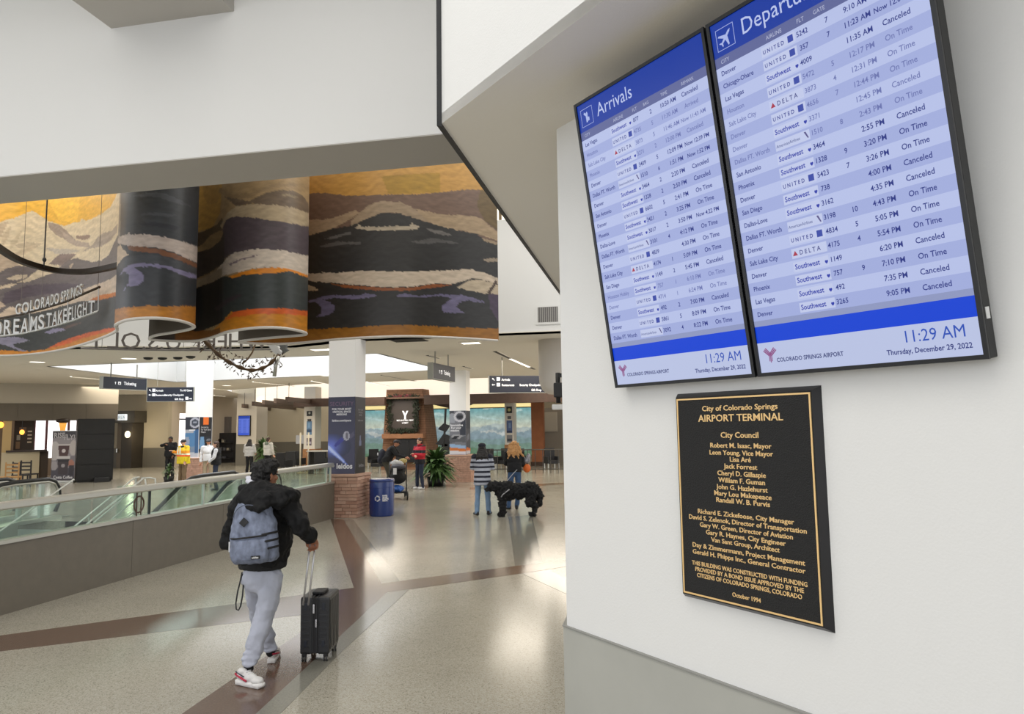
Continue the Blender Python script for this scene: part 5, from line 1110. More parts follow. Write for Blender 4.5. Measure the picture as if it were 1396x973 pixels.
for r_ in range(nr):
    z0 = zt_*r_/nr+.008; z1 = zt_*(r_+1)/nr-.008; l_, r2, yy = fxy((z0+z1)/2); a = l_
    while a < r2-.05:
        wd = min(rr.uniform(.2, .42), r2-a); zc = (z0+z1)/2
        if not (-.62 < a+wd/2 < .68 and .1 < zc < 1.52): bk.box(a+.006, a+wd-.006, yy-.012-rr.uniform(0, .015), yy+.05, z0, z1)
        a += wd
    a = yy
    while a < dpt-.3:
        wd = min(rr.uniform(.25, .45), dpt-.25-a); bk.box(r2-.05, r2+.012, a+.006, a+wd-.006, z0, z1); a += wd
tag(bk.build('brickwork', M_BRICK2, ft), kind='stuff')
def fz(y): return ony(552, y, FY).z
def fxp(px): return ony(px, 560, FY).x-fx
l_, r_ = fxp(523), fxp(579)
MB().bbox(l_, r_, -.25, .1, fz(597.5), fz(591), .02).build('mantel', mat('mantel_stone', (150, 106, 76), .8, var=.1), ft)
MB().box(fxp(540), fxp(575), -.03, .3, fz(630), fz(598.5)).build('firebox', mat('firebox_black', (18, 18, 19), .4), ft)
MB().box(fxp(543), fxp(572), -.06, -.03, fz(602), fz(600)).box(fxp(543), fxp(572), -.06, -.03, fz(625), fz(623)).box(fxp(557), fxp(558), -.06, -.03, fz(625), fz(600)).build('firebox_frame', M_DARKLINE, ft)
MB().bbox(fxp(531), fxp(570), -.12, .1, fz(588.5), fz(540), .01).build('sign_board', mat('sign_board_brown', (66, 58, 54), .6), ft)
mk = MB()
cxl, czl = fxp(553.5), fz(566)
mk.plate([(cxl-.16, czl+.22), (cxl-.07, czl+.22), (cxl+.0, czl+.06), (cxl+.07, czl+.22), (cxl+.16, czl+.22), (cxl+.045, czl-.02), (cxl+.045, czl-.2), (cxl-.045, czl-.2), (cxl-.045, czl-.02)], -.135, -.12); mk.build('airport_logo', M_SIGNTXT, ft)
lettering(ft, [('MOUNTAIN VIEW', .11, cxl, fz(572.8)-.04, 'CENTER'), ('LOBBY', .11, cxl, fz(576.2)-.04, 'CENTER')], M_SIGNTXT, -.13, bold=.003)
gl = MB(); rr = random.Random(9)
gx0, gx1, gz0, gz1 = fxp(532.5), fxp(568.5), fz(587), fz(541)
per = [(gx0, gz0, gx1, gz0), (gx1, gz0, gx1, gz1), (gx1, gz1, gx0, gz1), (gx0, gz1, gx0, gz0)]
for (x0, za, x1, zb3) in per:
    for k in range(170):
        t = rr.random(); p = Vector((x0+(x1-x0)*t+rr.gauss(0, .08), -.2+rr.uniform(-.09, .04), za+(zb3-za)*t+rr.gauss(0, .06))); a = Vector((rr.uniform(-1, 1), rr.uniform(-.6, .6), rr.uniform(-1, 1))).normalized()*.09; n = a.cross(Vector((0, 1, .3))).normalized()*.03
        gl.add([p-a, p+n, p+a, p-n], [(0, 1, 2, 3)])
tag(gl.build('garland', mat('garland_green', (34, 42, 26), .7, var=.2), ft), kind='stuff')
rb = MB(); rr = random.Random(2)
for k in range(12):
    t = k/12; a = Vector((gx0+.25+(gx1-gx0-.5)*t, -.24, gz1+.03*math.sin(t*9))); rb.tube([a+Vector((.13*math.cos(q_), -.02*math.sin(q_), .09*math.sin(q_*2))) for q_ in [j*math.pi/6 for j in range(12)]], .022, 5, closed=True)
rb.build('red_ribbon', mat('ribbon_red', (96, 24, 34), .5), ft, True)
# small white figure marks before the firebox
tvp = thing('pillar_screen', 'small blue flight screen on the pale pillar above the two people seen from behind', 'screen', (ony(334, 580, 38).x, 38, 0))
wv = .36; zlo, zhi = ony(334, 593, 38).z, ony(334, 567, 38).z
MB().bbox(-wv-.03, wv+.03, -.1, 0, zlo-.03, zhi+.03, .01).build('housing', M_BLACK, tvp)
print_panel('display_picture', tvp, 2*wv, zhi-zlo, [([(0, .86), (1, .86), (1, 1), (0, 1)], (40, 70, 170)), ([(0, 0), (1, 0), (1, .12), (0, .12)], (60, 90, 210)), (lambda u, v: (np.sin(v*90) > .4) & (v < .84) & (v > .14) & (np.sin(u*14) > -.3), (70, 92, 190))], (-wv, -.105, zlo), res=40, base=(98, 122, 224), m=M_SCREEN)
xa, xb = ony(323, 560, 38).x, ony(350, 560, 38).x
struct(MB().box(xa, xb, 38, 39.2, 1.25, 4.2).build('pillar', mat('pillar_cream', (206, 200, 188), .8)))
struct(MB().box(xa-.01, xb+.01, 37.98, 39.2, 0, 1.25).build('baseboard_pillar', mat('grey_wainscot', (112, 108, 98), .6)))
# back windows and dark shelving between column 3 and the pillar
wn = struct(MB().box(ony(312, 580, 43.4).x, ony(323, 580, 43.4).x, 43.42, 43.48, ony(312, 592, 43.4).z, ony(312, 568, 43.4).z).build('window_22', mat('bright_window', (250, 248, 250))))
MB().box(ony(317, 580, 43.3).x, ony(317.6, 580, 43.3).x+.05, 43.3, 43.42, ony(312, 592, 43.4).z, ony(312, 568, 43.4).z).build('window_frame', M_DARKLINE, wn)
struct(MB().box(ony(286, 580, 42).x, ony(312, 580, 42).x, 42, 42.3, 0, ony(300, 568, 42).z).build('wall_kiosk_back', mat('mauve_grey', (120, 114, 112), .8)))
kx = ony(303, 610, 41.5); kk = thing('display_rack', 'tall black display rack between the vest wearer and the pale pillar', 'rack', (kx.x, 41.5, 0))
hwk = (ony(320, 610, 41.5).x-ony(290, 610, 41.5).x)/2; ztk = ony(303, 590, 41.5).z
MB().box(-hwk, hwk, 0, .4, 0, ztk).build('cabinet', mat('rack_black', (34, 34, 38), .5), kk)
for k in range(3): MB().box(-hwk, hwk, -.3, 0, .25+k*.5, .29+k*.5).build('shelf', mat('rack_black', (34, 34, 38)), kk)
rr = random.Random(3)
for k in range(14): x = rr.uniform(-hwk+.1, hwk-.2); z = .29+.5*rr.randrange(3); MB().box(x, x+.16, -.25, -.05, z, z+rr.uniform(.12, .25)).build('parcel', [M_METAL, mat('parcel_brown', (110, 90, 76), .7), mat('parcel_grey', (90, 92, 100), .7)][rr.randrange(3)], kk)
MB().box(-hwk*.45, -hwk*.45+.06, -.02, 0, .1, ztk).build('light_edge', M_METAL, kk)

# kiosk shutter block right of the coffee banner
KA = onz(103, 658); KB = onp(153.5, 656, tuple(KA), NC); KB.z = 0; d = KB-KA; ang = math.atan2(d.y, d.x)
kb = thing('shuttered_kiosk', 'black shuttered kiosk block right of the coffee banner', 'kiosk', (KA.x, KA.y, 0), ang)
Lk = d.length; MB().box(0, Lk, 0, 1.6, .06, 2.62).build('body', mat('kiosk_black', (18, 17, 16), .7), kb); MB().box(.05, Lk-.05, .05, 1.5, 0, .06).build('plinth', M_BLACK, kb)
for k in range(4): MB().box(.02, Lk-.02, -.025, 0, .1+k*.63, .1+k*.63+.61).build('shutter_panel', mat('shutter_black', (20, 19, 18), .65, var=.1, vscale=4), kb)
MB().bbox(Lk-.7, Lk-.15, -.45, -.05, 0, .2, .02).build('floor_shadow_block', M_BLACK, kb)  # black block standing in for the dark shadow at the kiosk foot
# roll-up banner
bn0, bn1 = onz(68.5, 657.5), onz(101.5, 657.5); d = bn1-bn0; ang = math.atan2(d.y, d.x)
bn = thing('rollup_banner', 'tall grey roll-up coffee banner with a stack of cups, beside the black kiosk', 'banner', (bn0.x, bn0.y, 0), ang)
wb = d.length; hb = 2.12
MB().bbox(0, wb, -.08, .12, 0, .08, .015).build('base', M_METAL, bn); MB().box(0, wb, -.005, .02, hb, hb+.03).build('top_bar', M_METAL, bn); MB().tube([(wb/2, .06, .05), (wb/2, .04, hb)], .012, 6).build('support_pole', M_METAL, bn)
cup = lambda cx, z0, z1, r0, r1: [(cx-r0, z0), (cx+r0, z0), (cx+r1, z1), (cx-r1, z1)]
lay = [([(0, 0), (1, 0), (1, .25), (0, .25)], (70, 68, 76)), ([(0, .25), (1, .25), (1, .5), (0, .45)], (118, 114, 120)), ([(0, .86), (1, .86), (1, 1), (0, 1)], (60, 58, 64)), (blob_(.12, .6, .2, .2), (176, 172, 172)), (blob_(.9, .66, .16, .16), (176, 170, 168)), (blob_(.12, .3, .14, .1), (150, 146, 150)),
       (cup(.5, .12, .38, .19, .23), (60, 52, 56)), (cup(.5, .38, .44, .24, .25), (40, 36, 40)), (cup(.5, .44, .49, .28, .28), (190, 188, 188)), (cup(.5, .49, .70, .18, .24), (74, 52, 52)), (cup(.5, .7, .74, .25, .25), (190, 186, 186)), (blob_(.5, .6, .08, .035), (196, 190, 190)), (blob_(.5, .3, .08, .035), (150, 146, 150)),
       (blob_(.84, .34, .12, .08), (160, 112, 96)), ([(.74, .1), (.94, .1), (.96, .3), (.76, .3)], (54, 50, 56))]
print_panel('printed_sheet', bn, wb-.02, hb-.08, lay, (.01, -.004, .08), res=70, base=(138, 134, 138))
M_BW = mat('banner_letter', (170, 168, 172), .6)
lettering(bn, [('RISE', .3, wb*.3, hb-.27, 'CENTER'), ('FLY!', .3, wb*.72, hb-.36, 'CENTER'), ('AND', .1, wb*.55, hb-.2, 'CENTER')], M_BW, -.012, bold=.008)
lettering(bn, [('Costa Coffee', .17, wb*.52, .16, 'CENTER')], M_TXW, -.012, bold=.003)
# cafe chairs
def chair(px, py, rz, m, lab, h=.95):
    A = onz(px, py); e = thing('cafe_chair', lab, 'chair', (A.x, A.y, 0), rz)
    for x in (-.2, .2):
        for y in (-.2, .2): MB().box(x-.02, x+.02, y-.02, y+.02, 0, .45 if y < 0 else h).build('leg', m, e)
    MB().bbox(-.23, .23, -.23, .23, .43, .48, .01).build('seat', m, e)
    for z in (.6, .74, .88): MB().box(-.2, .2, .185, .215, z, z+.06).build('back_slat', m, e)
    return e
chair(1, 668, R(150), mat('chair_wood', (168, 128, 78), .6), 'light wooden ladder back chair at the far left of the cafe', 1.0)
chair(17, 667, R(215), mat('chair_wood', (168, 128, 78), .6), 'light wooden ladder back chair before the cafe half wall', 1.0)
chair(28, 664, R(170), mat('chair_black', (30, 28, 28), .5), 'black chair before the cafe half wall, left of two', .98)
chair(39, 662, R(190), mat('chair_black', (30, 28, 28), .5), 'black chair before the cafe half wall, right of two', 1.0)
# fern planters
def fern(px, py, h, rad, lab, nleaf=120, pot=.45, seed=1, dark=False, pr=.32):
    A = onz(px, py); e = thing('leafy_planter', lab, 'plant', (A.x, A.y, 0)); rr = random.Random(seed)
    MB().lathe([(pr*.8, 0), (pr, pot), (pr*.92, pot), (pr*.88, pot-.05)], n=20).build('pot', M_BLACK, e, True)
    mb = MB()
    for k in range(nleaf):
        a = rr.uniform(0, 2*math.pi); el = rr.uniform(.15, 1.35); L_ = rr.uniform(.6, 1)*rad; wdt = L_*.1
        d = Vector((math.cos(a), math.sin(a), 0)); z0 = pot+rr.uniform(0, (h-pot)*.5); pts = []
        for j in range(6):
            t = j/5; pts.append(Vector((0, 0, z0))+d*(L_*math.cos(el)*t+L_*.2*t*t)+Vector((0, 0, (h-pot)*.62*math.sin(el)*t*1.6-(h-pot)*.72*t*t*math.cos(el*.6)*.8)))
        n = Vector((-d.y, d.x, 0)); v = []
        for j, p in enumerate(pts):
            w_ = wdt*math.sin(math.pi*(.08+.92*j/5)) if j < 5 else .002
            v += [p-n*w_, p+n*w_]
        mb.add(v, [(2*j, 2*j+1, 2*j+3, 2*j+2) for j in range(5)])
    tag(mb.build('foliage', mat('leaf_mid', (70, 98, 52), .45, var=.25), e), kind='stuff')
fern(594, 662, 1.35, 1.0, 'large leafy green planter between the red jacket wearer and the helmet poster column', 300, .32, 3)
fern(359, 639, 1.75, .9, 'tall bushy plant beside the pale pillar, above the person in the hoodie', 120, .5, 5)
fern(230, 658, .85, .4, 'small green plant standing by the officer in black', 60, .25, 8, pr=.2)
# blue recycling bin
A = onz(515, 704.2); bn_ = thing('recycling_bin', 'round blue recycling bin beside the brick column base', 'bin', (A.x, A.y+.25, 0))
rb_ = (onp(530.3, 690, (A.x, A.y+.25, 0), (0, 1, 0)).x-onp(498.5, 690, (A.x, A.y+.25, 0), (0, 1, 0)).x)/2
MB().lathe([(rb_*.97, 0), (rb_*.98, .03), (rb_, .05), (rb_, .8), (rb_*.99, .815)], n=48).build('body', M_BINBLUE, bn_, True)
MB().lathe([(rb_*1.02, .795), (rb_*1.02, .835), (rb_*.97, .86), (rb_*.9, .865)], n=48).build('lid', M_BINBLUE, bn_, True)
MB().lathe([(rb_*1.005, .66), (rb_*1.01, .665), (rb_*1.01, .675), (rb_*1.005, .68)], n=48).build('ridge', M_BINBLUE, bn_, True)
def on_cyl(mb, r, a0):      # wrap flat artwork (x,z) round the bin, centre angle a0
    mb.v = [(r*math.sin(a0+x/r), -r*math.cos(a0+x/r), z) for x, y, z in mb.v]; return mb
mb = MB()
for k in range(3):
    a0 = k*2*math.pi/3+.3
    pts = [(.055*math.cos(a0+t)*s_, .42+.055*math.sin(a0+t)*s_) for s_, ts in ((1.25, [0, .5, 1.0, 1.4]), (.75, [1.4, 1.0, .5, 0])) for t in ts]
    mb.plate(pts, 0, .001); t = a0+1.7; mb.plate([(.055*1.5*math.cos(t-.35), .42+.055*1.5*math.sin(t-.35)), (.055*math.cos(t+.25), .42+.055*math.sin(t+.25)), (.055*.5*math.cos(t-.35), .42+.055*.5*math.sin(t-.35))], 0, .001)
on_cyl(mb, rb_+.004, .02).build('recycling_emblem', M_TXW, bn_)
mb = MB()
for i, t in enumerate(('PAPER', 'GLASS', 'PLASTIC', 'METAL')): text_mb(mb, t, .042, 0, .47-i*.038, 0, 'LEFT', bold=.003)
on_cyl(mb, rb_+.004, .42).build('lettering', M_TXW, bn_)
mb = MB(); mb.box(-.006, .006, 0, .001, .40, .41).box(-.006, .006, 0, .001, .45, .46).box(-.006, .006, 0, .001, .5, .51); on_cyl(mb, rb_+.004, -1.15).build('small_mark', M_TXW, bn_)

# ================================================================== PEOPLE
def zbands(name, bands, rough=.8, below=None):
    """cloth whose colour changes with height: list of (z from, colour), lowest first"""
    if name in MATS: return MATS[name]
    m = bpy.data.materials.new(name); m.use_nodes = True; nt = m.node_tree; b = nt.nodes['Principled BSDF']
    tc = nt.nodes.new('ShaderNodeTexCoord'); sx = nt.nodes.new('ShaderNodeSeparateXYZ'); nt.links.new(tc.outputs['Object'], sx.inputs[0])
    mr = nt.nodes.new('ShaderNodeMapRange'); mr.inputs[1].default_value = 0; mr.inputs[2].default_value = 2; nt.links.new(sx.outputs[2], mr.inputs[0])
    cr = nt.nodes.new('ShaderNodeValToRGB'); cr.color_ramp.interpolation = 'CONSTANT'; e = cr.color_ramp.elements
    e[0].position = 0; e[0].color = L3(bands[0][1])+(1,); e[1].position = bands[1][0]/2; e[1].color = L3(bands[1][1])+(1,)
    for z, c in bands[2:]: q = e.new(z/2); q.color = L3(c)+(1,)
    nt.links.new(mr.outputs[0], cr.inputs[0]); nt.links.new(cr.outputs[0], b.inputs['Base Color']); b.inputs['Roughness'].default_value = rough
    MATS[name] = m; return m
def cloth(name, c, bump=.5, bs=9, var=.08, rough=.85): return mat(name, c, rough, bump=bump, bscale=bs, var=var, vscale=7)

def hand(mb, wrist, direction, s=1., curl=.5, side=1, up=(0, 0, 1), r=.0095):
    """palm, four unequal fingers with a knuckle bend and a thumb from the palm's side"""
    w_ = Vector(wrist); d = Vector(direction).normalized(); u = Vector(up); u = (u-d*u.dot(d)).normalized(); a = d.cross(u)*side
    mb.capsule(w_, .024*s, w_+d*.05*s+a*.018*s, .022*s); mb.capsule(w_, .022*s, w_+d*.05*s-a*.018*s, .022*s)
    for k, L_ in enumerate((.072, .082, .077, .06)):
        b = w_+d*.078*s+a*(.033-.022*k)*s; mid = b+(d*math.cos(curl)-u*math.sin(curl))*L_*.52*s; tip = mid+(d*math.cos(curl*2.1)-u*math.sin(curl*2.1))*L_*.5*s
        mb.capsule(b-d*.03*s, r*1.1, b, r*1.1); mb.capsule(b, r*1.1, mid, r); mb.capsule(mid, r, tip, r*.85)
    t0 = w_+d*.025*s+a*.03*s; t1 = t0+(d*.7+a*.55-u*.35).normalized()*.038*s; mb.capsule(t0, r*1.35, t1, r*1.15); mb.capsule(t1, r*1.15, t1+(d*.9-u*.4).normalized()*.03*s, r*.95)

def head(mb, c, fwd, s=1., side=None):
    """skull, jaw, nose, brow, ears, lips; fwd is where the face looks"""
    c = Vector(c); f = Vector(fwd).normalized(); r_ = f.cross(Vector((0, 0, 1))).normalized(); u = r_.cross(f)
    az = math.atan2(-f.x, f.y); pit = math.asin(max(-1, min(1, f.z)))
    def E(off, rad, ): mb.ell(c+(r_*off[0]+f*off[1]+u*off[2])*s, [q_*s for q_ in rad], (pit, 0, az))
    E((0, -.012, .02), (.077, .095, .09)); E((0, .02, -.045), (.058, .068, .065)); E((0, .052, -.085), (.03, .026, .024))
    E((0, .093, -.028), (.012, .02, .017)); E((0, .088, -.008), (.009, .012, .024)); E((0, .08, .02), (.05, .016, .012)); E((0, .082, -.062), (.023, .012, .008))
    for k in (-1, 1): E((.077*k, -.004, -.018), (.01, .018, .03)); E((.04*k, .062, -.03), (.022, .022, .02))
def eyes(parent, c, fwd, s=1.):
    c = Vector(c); f = Vector(fwd).normalized(); r_ = f.cross(Vector((0, 0, 1))).normalized(); u = r_.cross(f)
    for k in (-1, 1):
        mb = MB(); mb.ell(c+(r_*.03*k+f*.083+u*.0)*s, (.009*s, .009*s, .007*s), n=10, m=7); mb.build('eye', mat('eye_dark', (40, 32, 28), .3), parent, True)

def person(lab, px, py, rotz, h, pose, top, bottom, shoes, skin, hair_m, hair='short', vox=.013, puff=1., top_name='jacket', bottom_name='trousers', sleeves=True, group=None, look=(0, 1, 0), off=(0, 0), build=1., hem=None, hs=1.):
    A = onz(px, py); s = h/1.75; e = thing('person', lab, 'person', (A.x+off[0], A.y+off[1], 0), rotz); 
    P = dict(pel=(0, 0, .96), che=(0, .01, 1.28), nk=(0, .0, 1.47), hd=(0, .02, 1.625), shL=(-.19, 0, 1.42), shR=(.19, 0, 1.42), elL=(-.25, -.02, 1.14), elR=(.25, -.02, 1.14), wrL=(-.24, .08, .9), wrR=(.24, .08, .9),
             hipL=(-.09, 0, .93), hipR=(.09, 0, .93), knL=(-.105, .03, .5), knR=(.105, .03, .5), anL=(-.11, -.03, .09), anR=(.11, -.03, .09), toL=(-.13, .13, .03), toR=(.13, .13, .03))
    P.update(pose); P = {k: Vector(v)*s for k, v in P.items()}
    b_ = build*s
    # body, one continuous surface
    mb = MB(); mb.ell(P['pel'], (.15*b_, .1*b_, .12*s)); mb.capsule(P['pel'], .12*b_, P['che'], .125*b_); mb.ell(P['che'], (.15*b_, .1*b_, .15*s))
    mb.capsule(P['che'], .09*s, P['nk'], .052*s); mb.capsule(P['nk'], .05*s, P['hd']-Vector((0, 0, .05*s)), .048*s); head(mb, P['hd'], look, s)
    for k in 'LR':
        mb.capsule(P['nk']-Vector((0, 0, .05*s)), .05*s, P['sh'+k], .05*s); mb.capsule(P['sh'+k], .05*s, P['el'+k], .038*s); mb.capsule(P['el'+k], .038*s, P['wr'+k], .026*s)
        d = pose.get('hd'+k) or (P['wr'+k]-P['el'+k]); hand(mb, P['wr'+k], d, s, .5, 1 if k == 'L' else -1, up=(0, 0, 1) if abs(Vector(d).normalized().z) < .8 else (1 if k == 'L' else -1, .1, 0), r=.0105)
        mb.capsule(P['hip'+k], .078*b_, P['kn'+k], .05*s); mb.capsule(P['kn'+k], .048*s, P['an'+k], .034*s); mb.capsule(P['an'+k], .034*s, P['to'+k]*.6+P['an'+k]*.4-Vector((0, 0, .02)), .03*s)
    mb.blob('body', vox*.8, skin, e, 2); eyes(e, P['hd'], look, s)
    # trousers
    mb = MB(); mb.ell(P['pel'], (.172*b_, .125*b_, .13*s))
    for k in 'LR':
        mb.capsule(P['hip'+k], .098*b_, P['kn'+k], .073*b_); mb.capsule(P['kn'+k], .073*b_, P['an'+k]+Vector((0, 0, .0)), .062*b_)
    mb.blob(bottom_name, vox, bottom, e, 3, noise=.012*s, nscale=9)
    for k in 'LR':
        d = (P['to'+k]-P['an'+k]); d.z = 0; d = d.normalized() if d.length > .01 else Vector((0, 1, 0)); an = P['an'+k]; fz_ = min(an.z, P['to'+k].z)
        mb = MB(); bse = Vector((an.x, an.y, max(.045*s, P['to'+k].z))); mb.capsule(bse-d*.03, .045*s, bse+d*.15*s, .038*s); mb.capsule(bse-d*.03+Vector((0, 0, .04)), .04*s, bse+d*.03, .04*s)
        o = mb.blob('shoe', vox*.8, shoes, e, 2)
    # top
    mb = MB(); z1 = (hem if hem is not None else .93)*s
    pc = (P['pel']+P['che'])/2; f = puff
    mb.ell(P['che'], (.185*b_*f, .135*b_*f, .19*s)); mb.ell((pc.x, pc.y, pc.z), (.175*b_*f, .135*b_*f, .2*s)); hb_ = Vector((P['pel'].x, P['pel'].y, z1+.06*s))
    mb.loft([(hb_.x, hb_.y, z1, .18*b_*f, .135*b_*f), (hb_.x, hb_.y, z1+.1*s, .178*b_*f, .132*b_*f), (pc.x, pc.y, pc.z+.05, .17*b_*f, .13*b_*f)])
    for k in 'LR':
        mb.capsule(P['nk']-Vector((0, 0, .06*s)), .07*s, P['sh'+k], .072*s*f)
        if sleeves: mb.capsule(P['sh'+k], .074*s*f, P['el'+k], .058*s*f); mb.capsule(P['el'+k], .058*s*f, P['el'+k]*.12+P['wr'+k]*.88, .046*s*f)
    mb.capsule(P['nk']-Vector((0, 0, .04*s)), .075*s, P['nk']+Vector((0, 0, .01*s)), .062*s)
    mb.blob(top_name, vox, top, e, 3, noise=.014*s, nscale=8)
    # hair
    f_ = Vector(look).normalized(); H = P['hd']
    if hair_m:
        mb = MB(); bkd = -f_
        if hair == 'cap':
            mb.ell(H+Vector((0, 0, .035*s)), (.088*s, .105*s, .075*s), (0, 0, math.atan2(-f_.x, f_.y))); mb.capsule(H+f_*.07*s+Vector((0, 0, .04*s)), .04*s, H+f_*.13*s+Vector((0, 0, .025*s)), .03*s); mb.blob('cap', .009, hair_m, e, 2)
        else:
            mb.ell(H+bkd*.018*s+Vector((0, 0, .035*s)), (.087*s, .1*s, .085*s), (0, 0, math.atan2(-f_.x, f_.y))); mb.ell(H+bkd*.045*s-Vector((0, 0, .03*s)), (.078*s, .062*s, .07*s), (0, 0, math.atan2(-f_.x, f_.y)))
            if hair == 'long':
                r_ = f_.cross(Vector((0, 0, 1)))
                for k in range(7):
                    a = (k-3)/3*hs; q0 = H+bkd*(.06-.02*abs(a))*s+r_*a*.06*s+Vector((0, 0, .03*(hs-1))); q1 = q0+bkd*.06*s+r_*a*.06*s-Vector((0, 0, .2*s)); mb.capsule(q0, .045*s*hs, q1, .04*s); mb.capsule(q1, .04*s, q1+r_*(a*.02+(.03*(-1)**k)*(hs-1)*4)*s-Vector((0, 0, (.14-.05*abs(a))*s*hs)), .018*s)
            mb.blob('hair', .009, hair_m, e, 2, noise=.01+.03*(hs-1), nscale=28)
    return e, P, s
M_HAIRD = mat('hair_dark', (26, 21, 19), .5, var=.2, vscale=40); M_HAIRBL = mat('hair_blonde', (196, 146, 92), .5, var=.25, vscale=30, stretch=(1, 1, .2)); M_HAIRBR = mat('hair_brown', (66, 46, 36), .55, var=.2)
DENIM = cloth('denim_light', (124, 152, 184)); DENIMD = cloth('denim_dark', (38, 46, 66)); BLK = cloth('cloth_black', (20, 20, 22)); NAVY = cloth('cloth_navy', (26, 30, 44)); KHAKI = cloth('cloth_khaki', (120, 100, 74)); GREYC = cloth('cloth_light_grey', (186, 184, 180)); WHITEC = cloth('cloth_white', (222, 222, 224))
SH_W = mat('shoe_white', (222, 222, 222), .6); SH_D = mat('shoe_dark', (30, 29, 30), .5)

# striped sweater
st_b = [(0, (36, 38, 52))]; z = .70
cols = [(176, 180, 192), (36, 38, 52)]
for k in range(18): st_b.append((z, cols[k % 2])); z += .052 if k % 2 else .058
st_b.append((1.36, (30, 32, 44)))
e, P, s_ = person('person from behind in a black and grey striped sweater beside the dog', 658, 702.5, R(14), 1.66, dict(elL=(-.24, .08, 1.16), wrL=(-.1, .26, 1.16), elR=(.25, .06, 1.16), wrR=(.12, .26, 1.14), anL=(-.14, -.03, .09), anR=(.15, .03, .09), toL=(-.2, .1, .03), toR=(.2, .16, .03), knL=(-.12, .03, .5), knR=(.13, .05, .5)),
       zbands('striped_knit', st_b), DENIM, SH_D, M_SKIN2, M_HAIRD, 'long', hem=.74, puff=1.18, top_name='striped_sweater', bottom_name='jeans')
mb = MB(); mb.ell(P['hd']+Vector((0, -.01, .075)), (.095, .105, .06)); mb.blob('beanie', .009, cloth('beanie_navy', (30, 32, 44)), e)
# blonde
e, P, s_ = person('person with long blonde hair and black jacket standing behind the black dog', 702, 694.5, R(18), 1.70, dict(elR=(.22, .1, 1.15), wrR=(.3, .2, 1.05), elL=(-.2, .12, 1.16), wrL=(-.08, .25, 1.12), anL=(-.16, .0, .09), toL=(-.3, .08, .03), anR=(.05, .02, .09), toR=(.08, .18, .03)), cloth('jacket_black_soft', (24, 25, 28)), cloth('denim_mid', (60, 86, 122)), SH_D, M_SKIN2, M_HAIRBL, 'long', hem=.95, puff=1.08, bottom_name='jeans', hs=1.35)
mb = MB(); mb.ell((.33, .12, 1.0), (.1, .09, .11)); mb.blob('orange_pouch', .012, mat('pouch_orange', (226, 112, 44), .5), e)
mb = MB(); mb.ell((.33, .16, 1.2), (.1, .08, .09)); mb.ell((.38, .14, 1.3), (.06, .05, .07)); mb.blob('toy_bundle', .012, mat('bundle_grey', (150, 150, 156), .7, var=.5, vscale=18), e)
MB().tube([(.15, .1, 1.42), (.3, .12, 1.3), (.34, .12, 1.1)], .012, 6).build('strap', BLK, e)
# man with stroller
e, P, s_ = person('person in a dark cap and black jacket leaning over the stroller', 530, 668, R(-78), 1.78, dict(pel=(0, -.1, .92), che=(0, .06, 1.22), nk=(0, .17, 1.4), hd=(0, .25, 1.53), shL=(-.19, .13, 1.36), shR=(.19, .13, 1.36), elL=(-.22, .3, 1.14), elR=(.22, .3, 1.14), wrL=(-.2, .55, 1.06), wrR=(.2, .55, 1.06), hipL=(-.09, -.1, .9), hipR=(.09, -.1, .9)), BLK, cloth('trousers_olive', (56, 54, 44)), SH_D, M_SKIN1, mat('cap_dark', (34, 32, 34), .7), 'cap', look=(0, .96, -.28), puff=1.15)
mb = MB(); mb.ell((0, -.22, 1.12), (.17, .13, .25)); mb.ell((0, -.3, 1.0), (.14, .08, .13)); mb.blob('backpack', .014, cloth('pack_navy', (30, 32, 44)), e); MB().ell((.1, -.35, 1.2), (.03, .02, .05)).build('pack_patch', WHITEC, e, True)
# red jacket
rj = zbands('red_black_jacket', [(0, (24, 26, 34)), (1.0, (186, 28, 44)), (1.2, (30, 28, 36)), (1.3, (178, 34, 52)), (1.42, (34, 30, 38))])
e, P, s_ = person('person in a red and black jacket with crossed arms, white sneakers', 572.5, 666.5, R(150), 1.72, dict(elL=(-.26, .06, 1.15), elR=(.26, .06, 1.15), wrL=(.04, .22, 1.2), wrR=(-.04, .25, 1.14), anL=(-.14, 0, .09), anR=(.14, 0, .09)), rj, DENIMD, SH_W, M_SKIN2, M_HAIRBR, hem=.86, puff=1.12, look=(-.1, 1, 0))
MB().ell((0, .0, 1.47), (.1, .1, .05)).build('collar', mat('collar_red', (170, 30, 46), .8), e, True)
# officer
person('person in a black uniform, one arm bent, left of the yellow vest', 231, 653.5, R(190), 1.84, dict(elR=(.34, .05, 1.38), wrR=(.12, .2, 1.42), elL=(-.27, .02, 1.15), wrL=(-.22, .18, .98), anL=(-.13, 0, .09), anR=(.13, 0, .09)), BLK, BLK, SH_D, M_SKIN3, M_HAIRD, puff=1.15, build=1.1, top_name='uniform_shirt')
# yellow vest
yv = zbands('hi_vis_vest', [(0, (226, 202, 20)), (1.13, (232, 92, 36)), (1.19, (228, 226, 190)), (1.25, (236, 150, 30)), (1.34, (228, 190, 30))], .6)
e, P, s_ = person('person in a bright yellow vest with orange and pale reflective bands', 249, 665, R(160), 1.78, dict(elL=(-.3, .03, 1.16), wrL=(-.26, .1, .96), elR=(.3, .05, 1.2), wrR=(.3, .22, 1.3), anL=(-.12, 0, .09), anR=(.12, .04, .09)), yv, KHAKI, SH_D, M_SKIN2, mat('hair_black_cap', (30, 30, 34), .6), 'cap', puff=1.28, hem=.86, build=1.08, look=(-.25, 1, -.1), top_name='safety_vest')
MB().plate([(-.1, 1.22), (-.02, 1.22), (-.05, 1.48), (-.09, 1.48)], .185, .2).plate([(.1, 1.22), (.02, 1.22), (.05, 1.48), (.09, 1.48)], .185, .2).build('reflective_strip', mat('reflective', (236, 236, 214), .4), e)
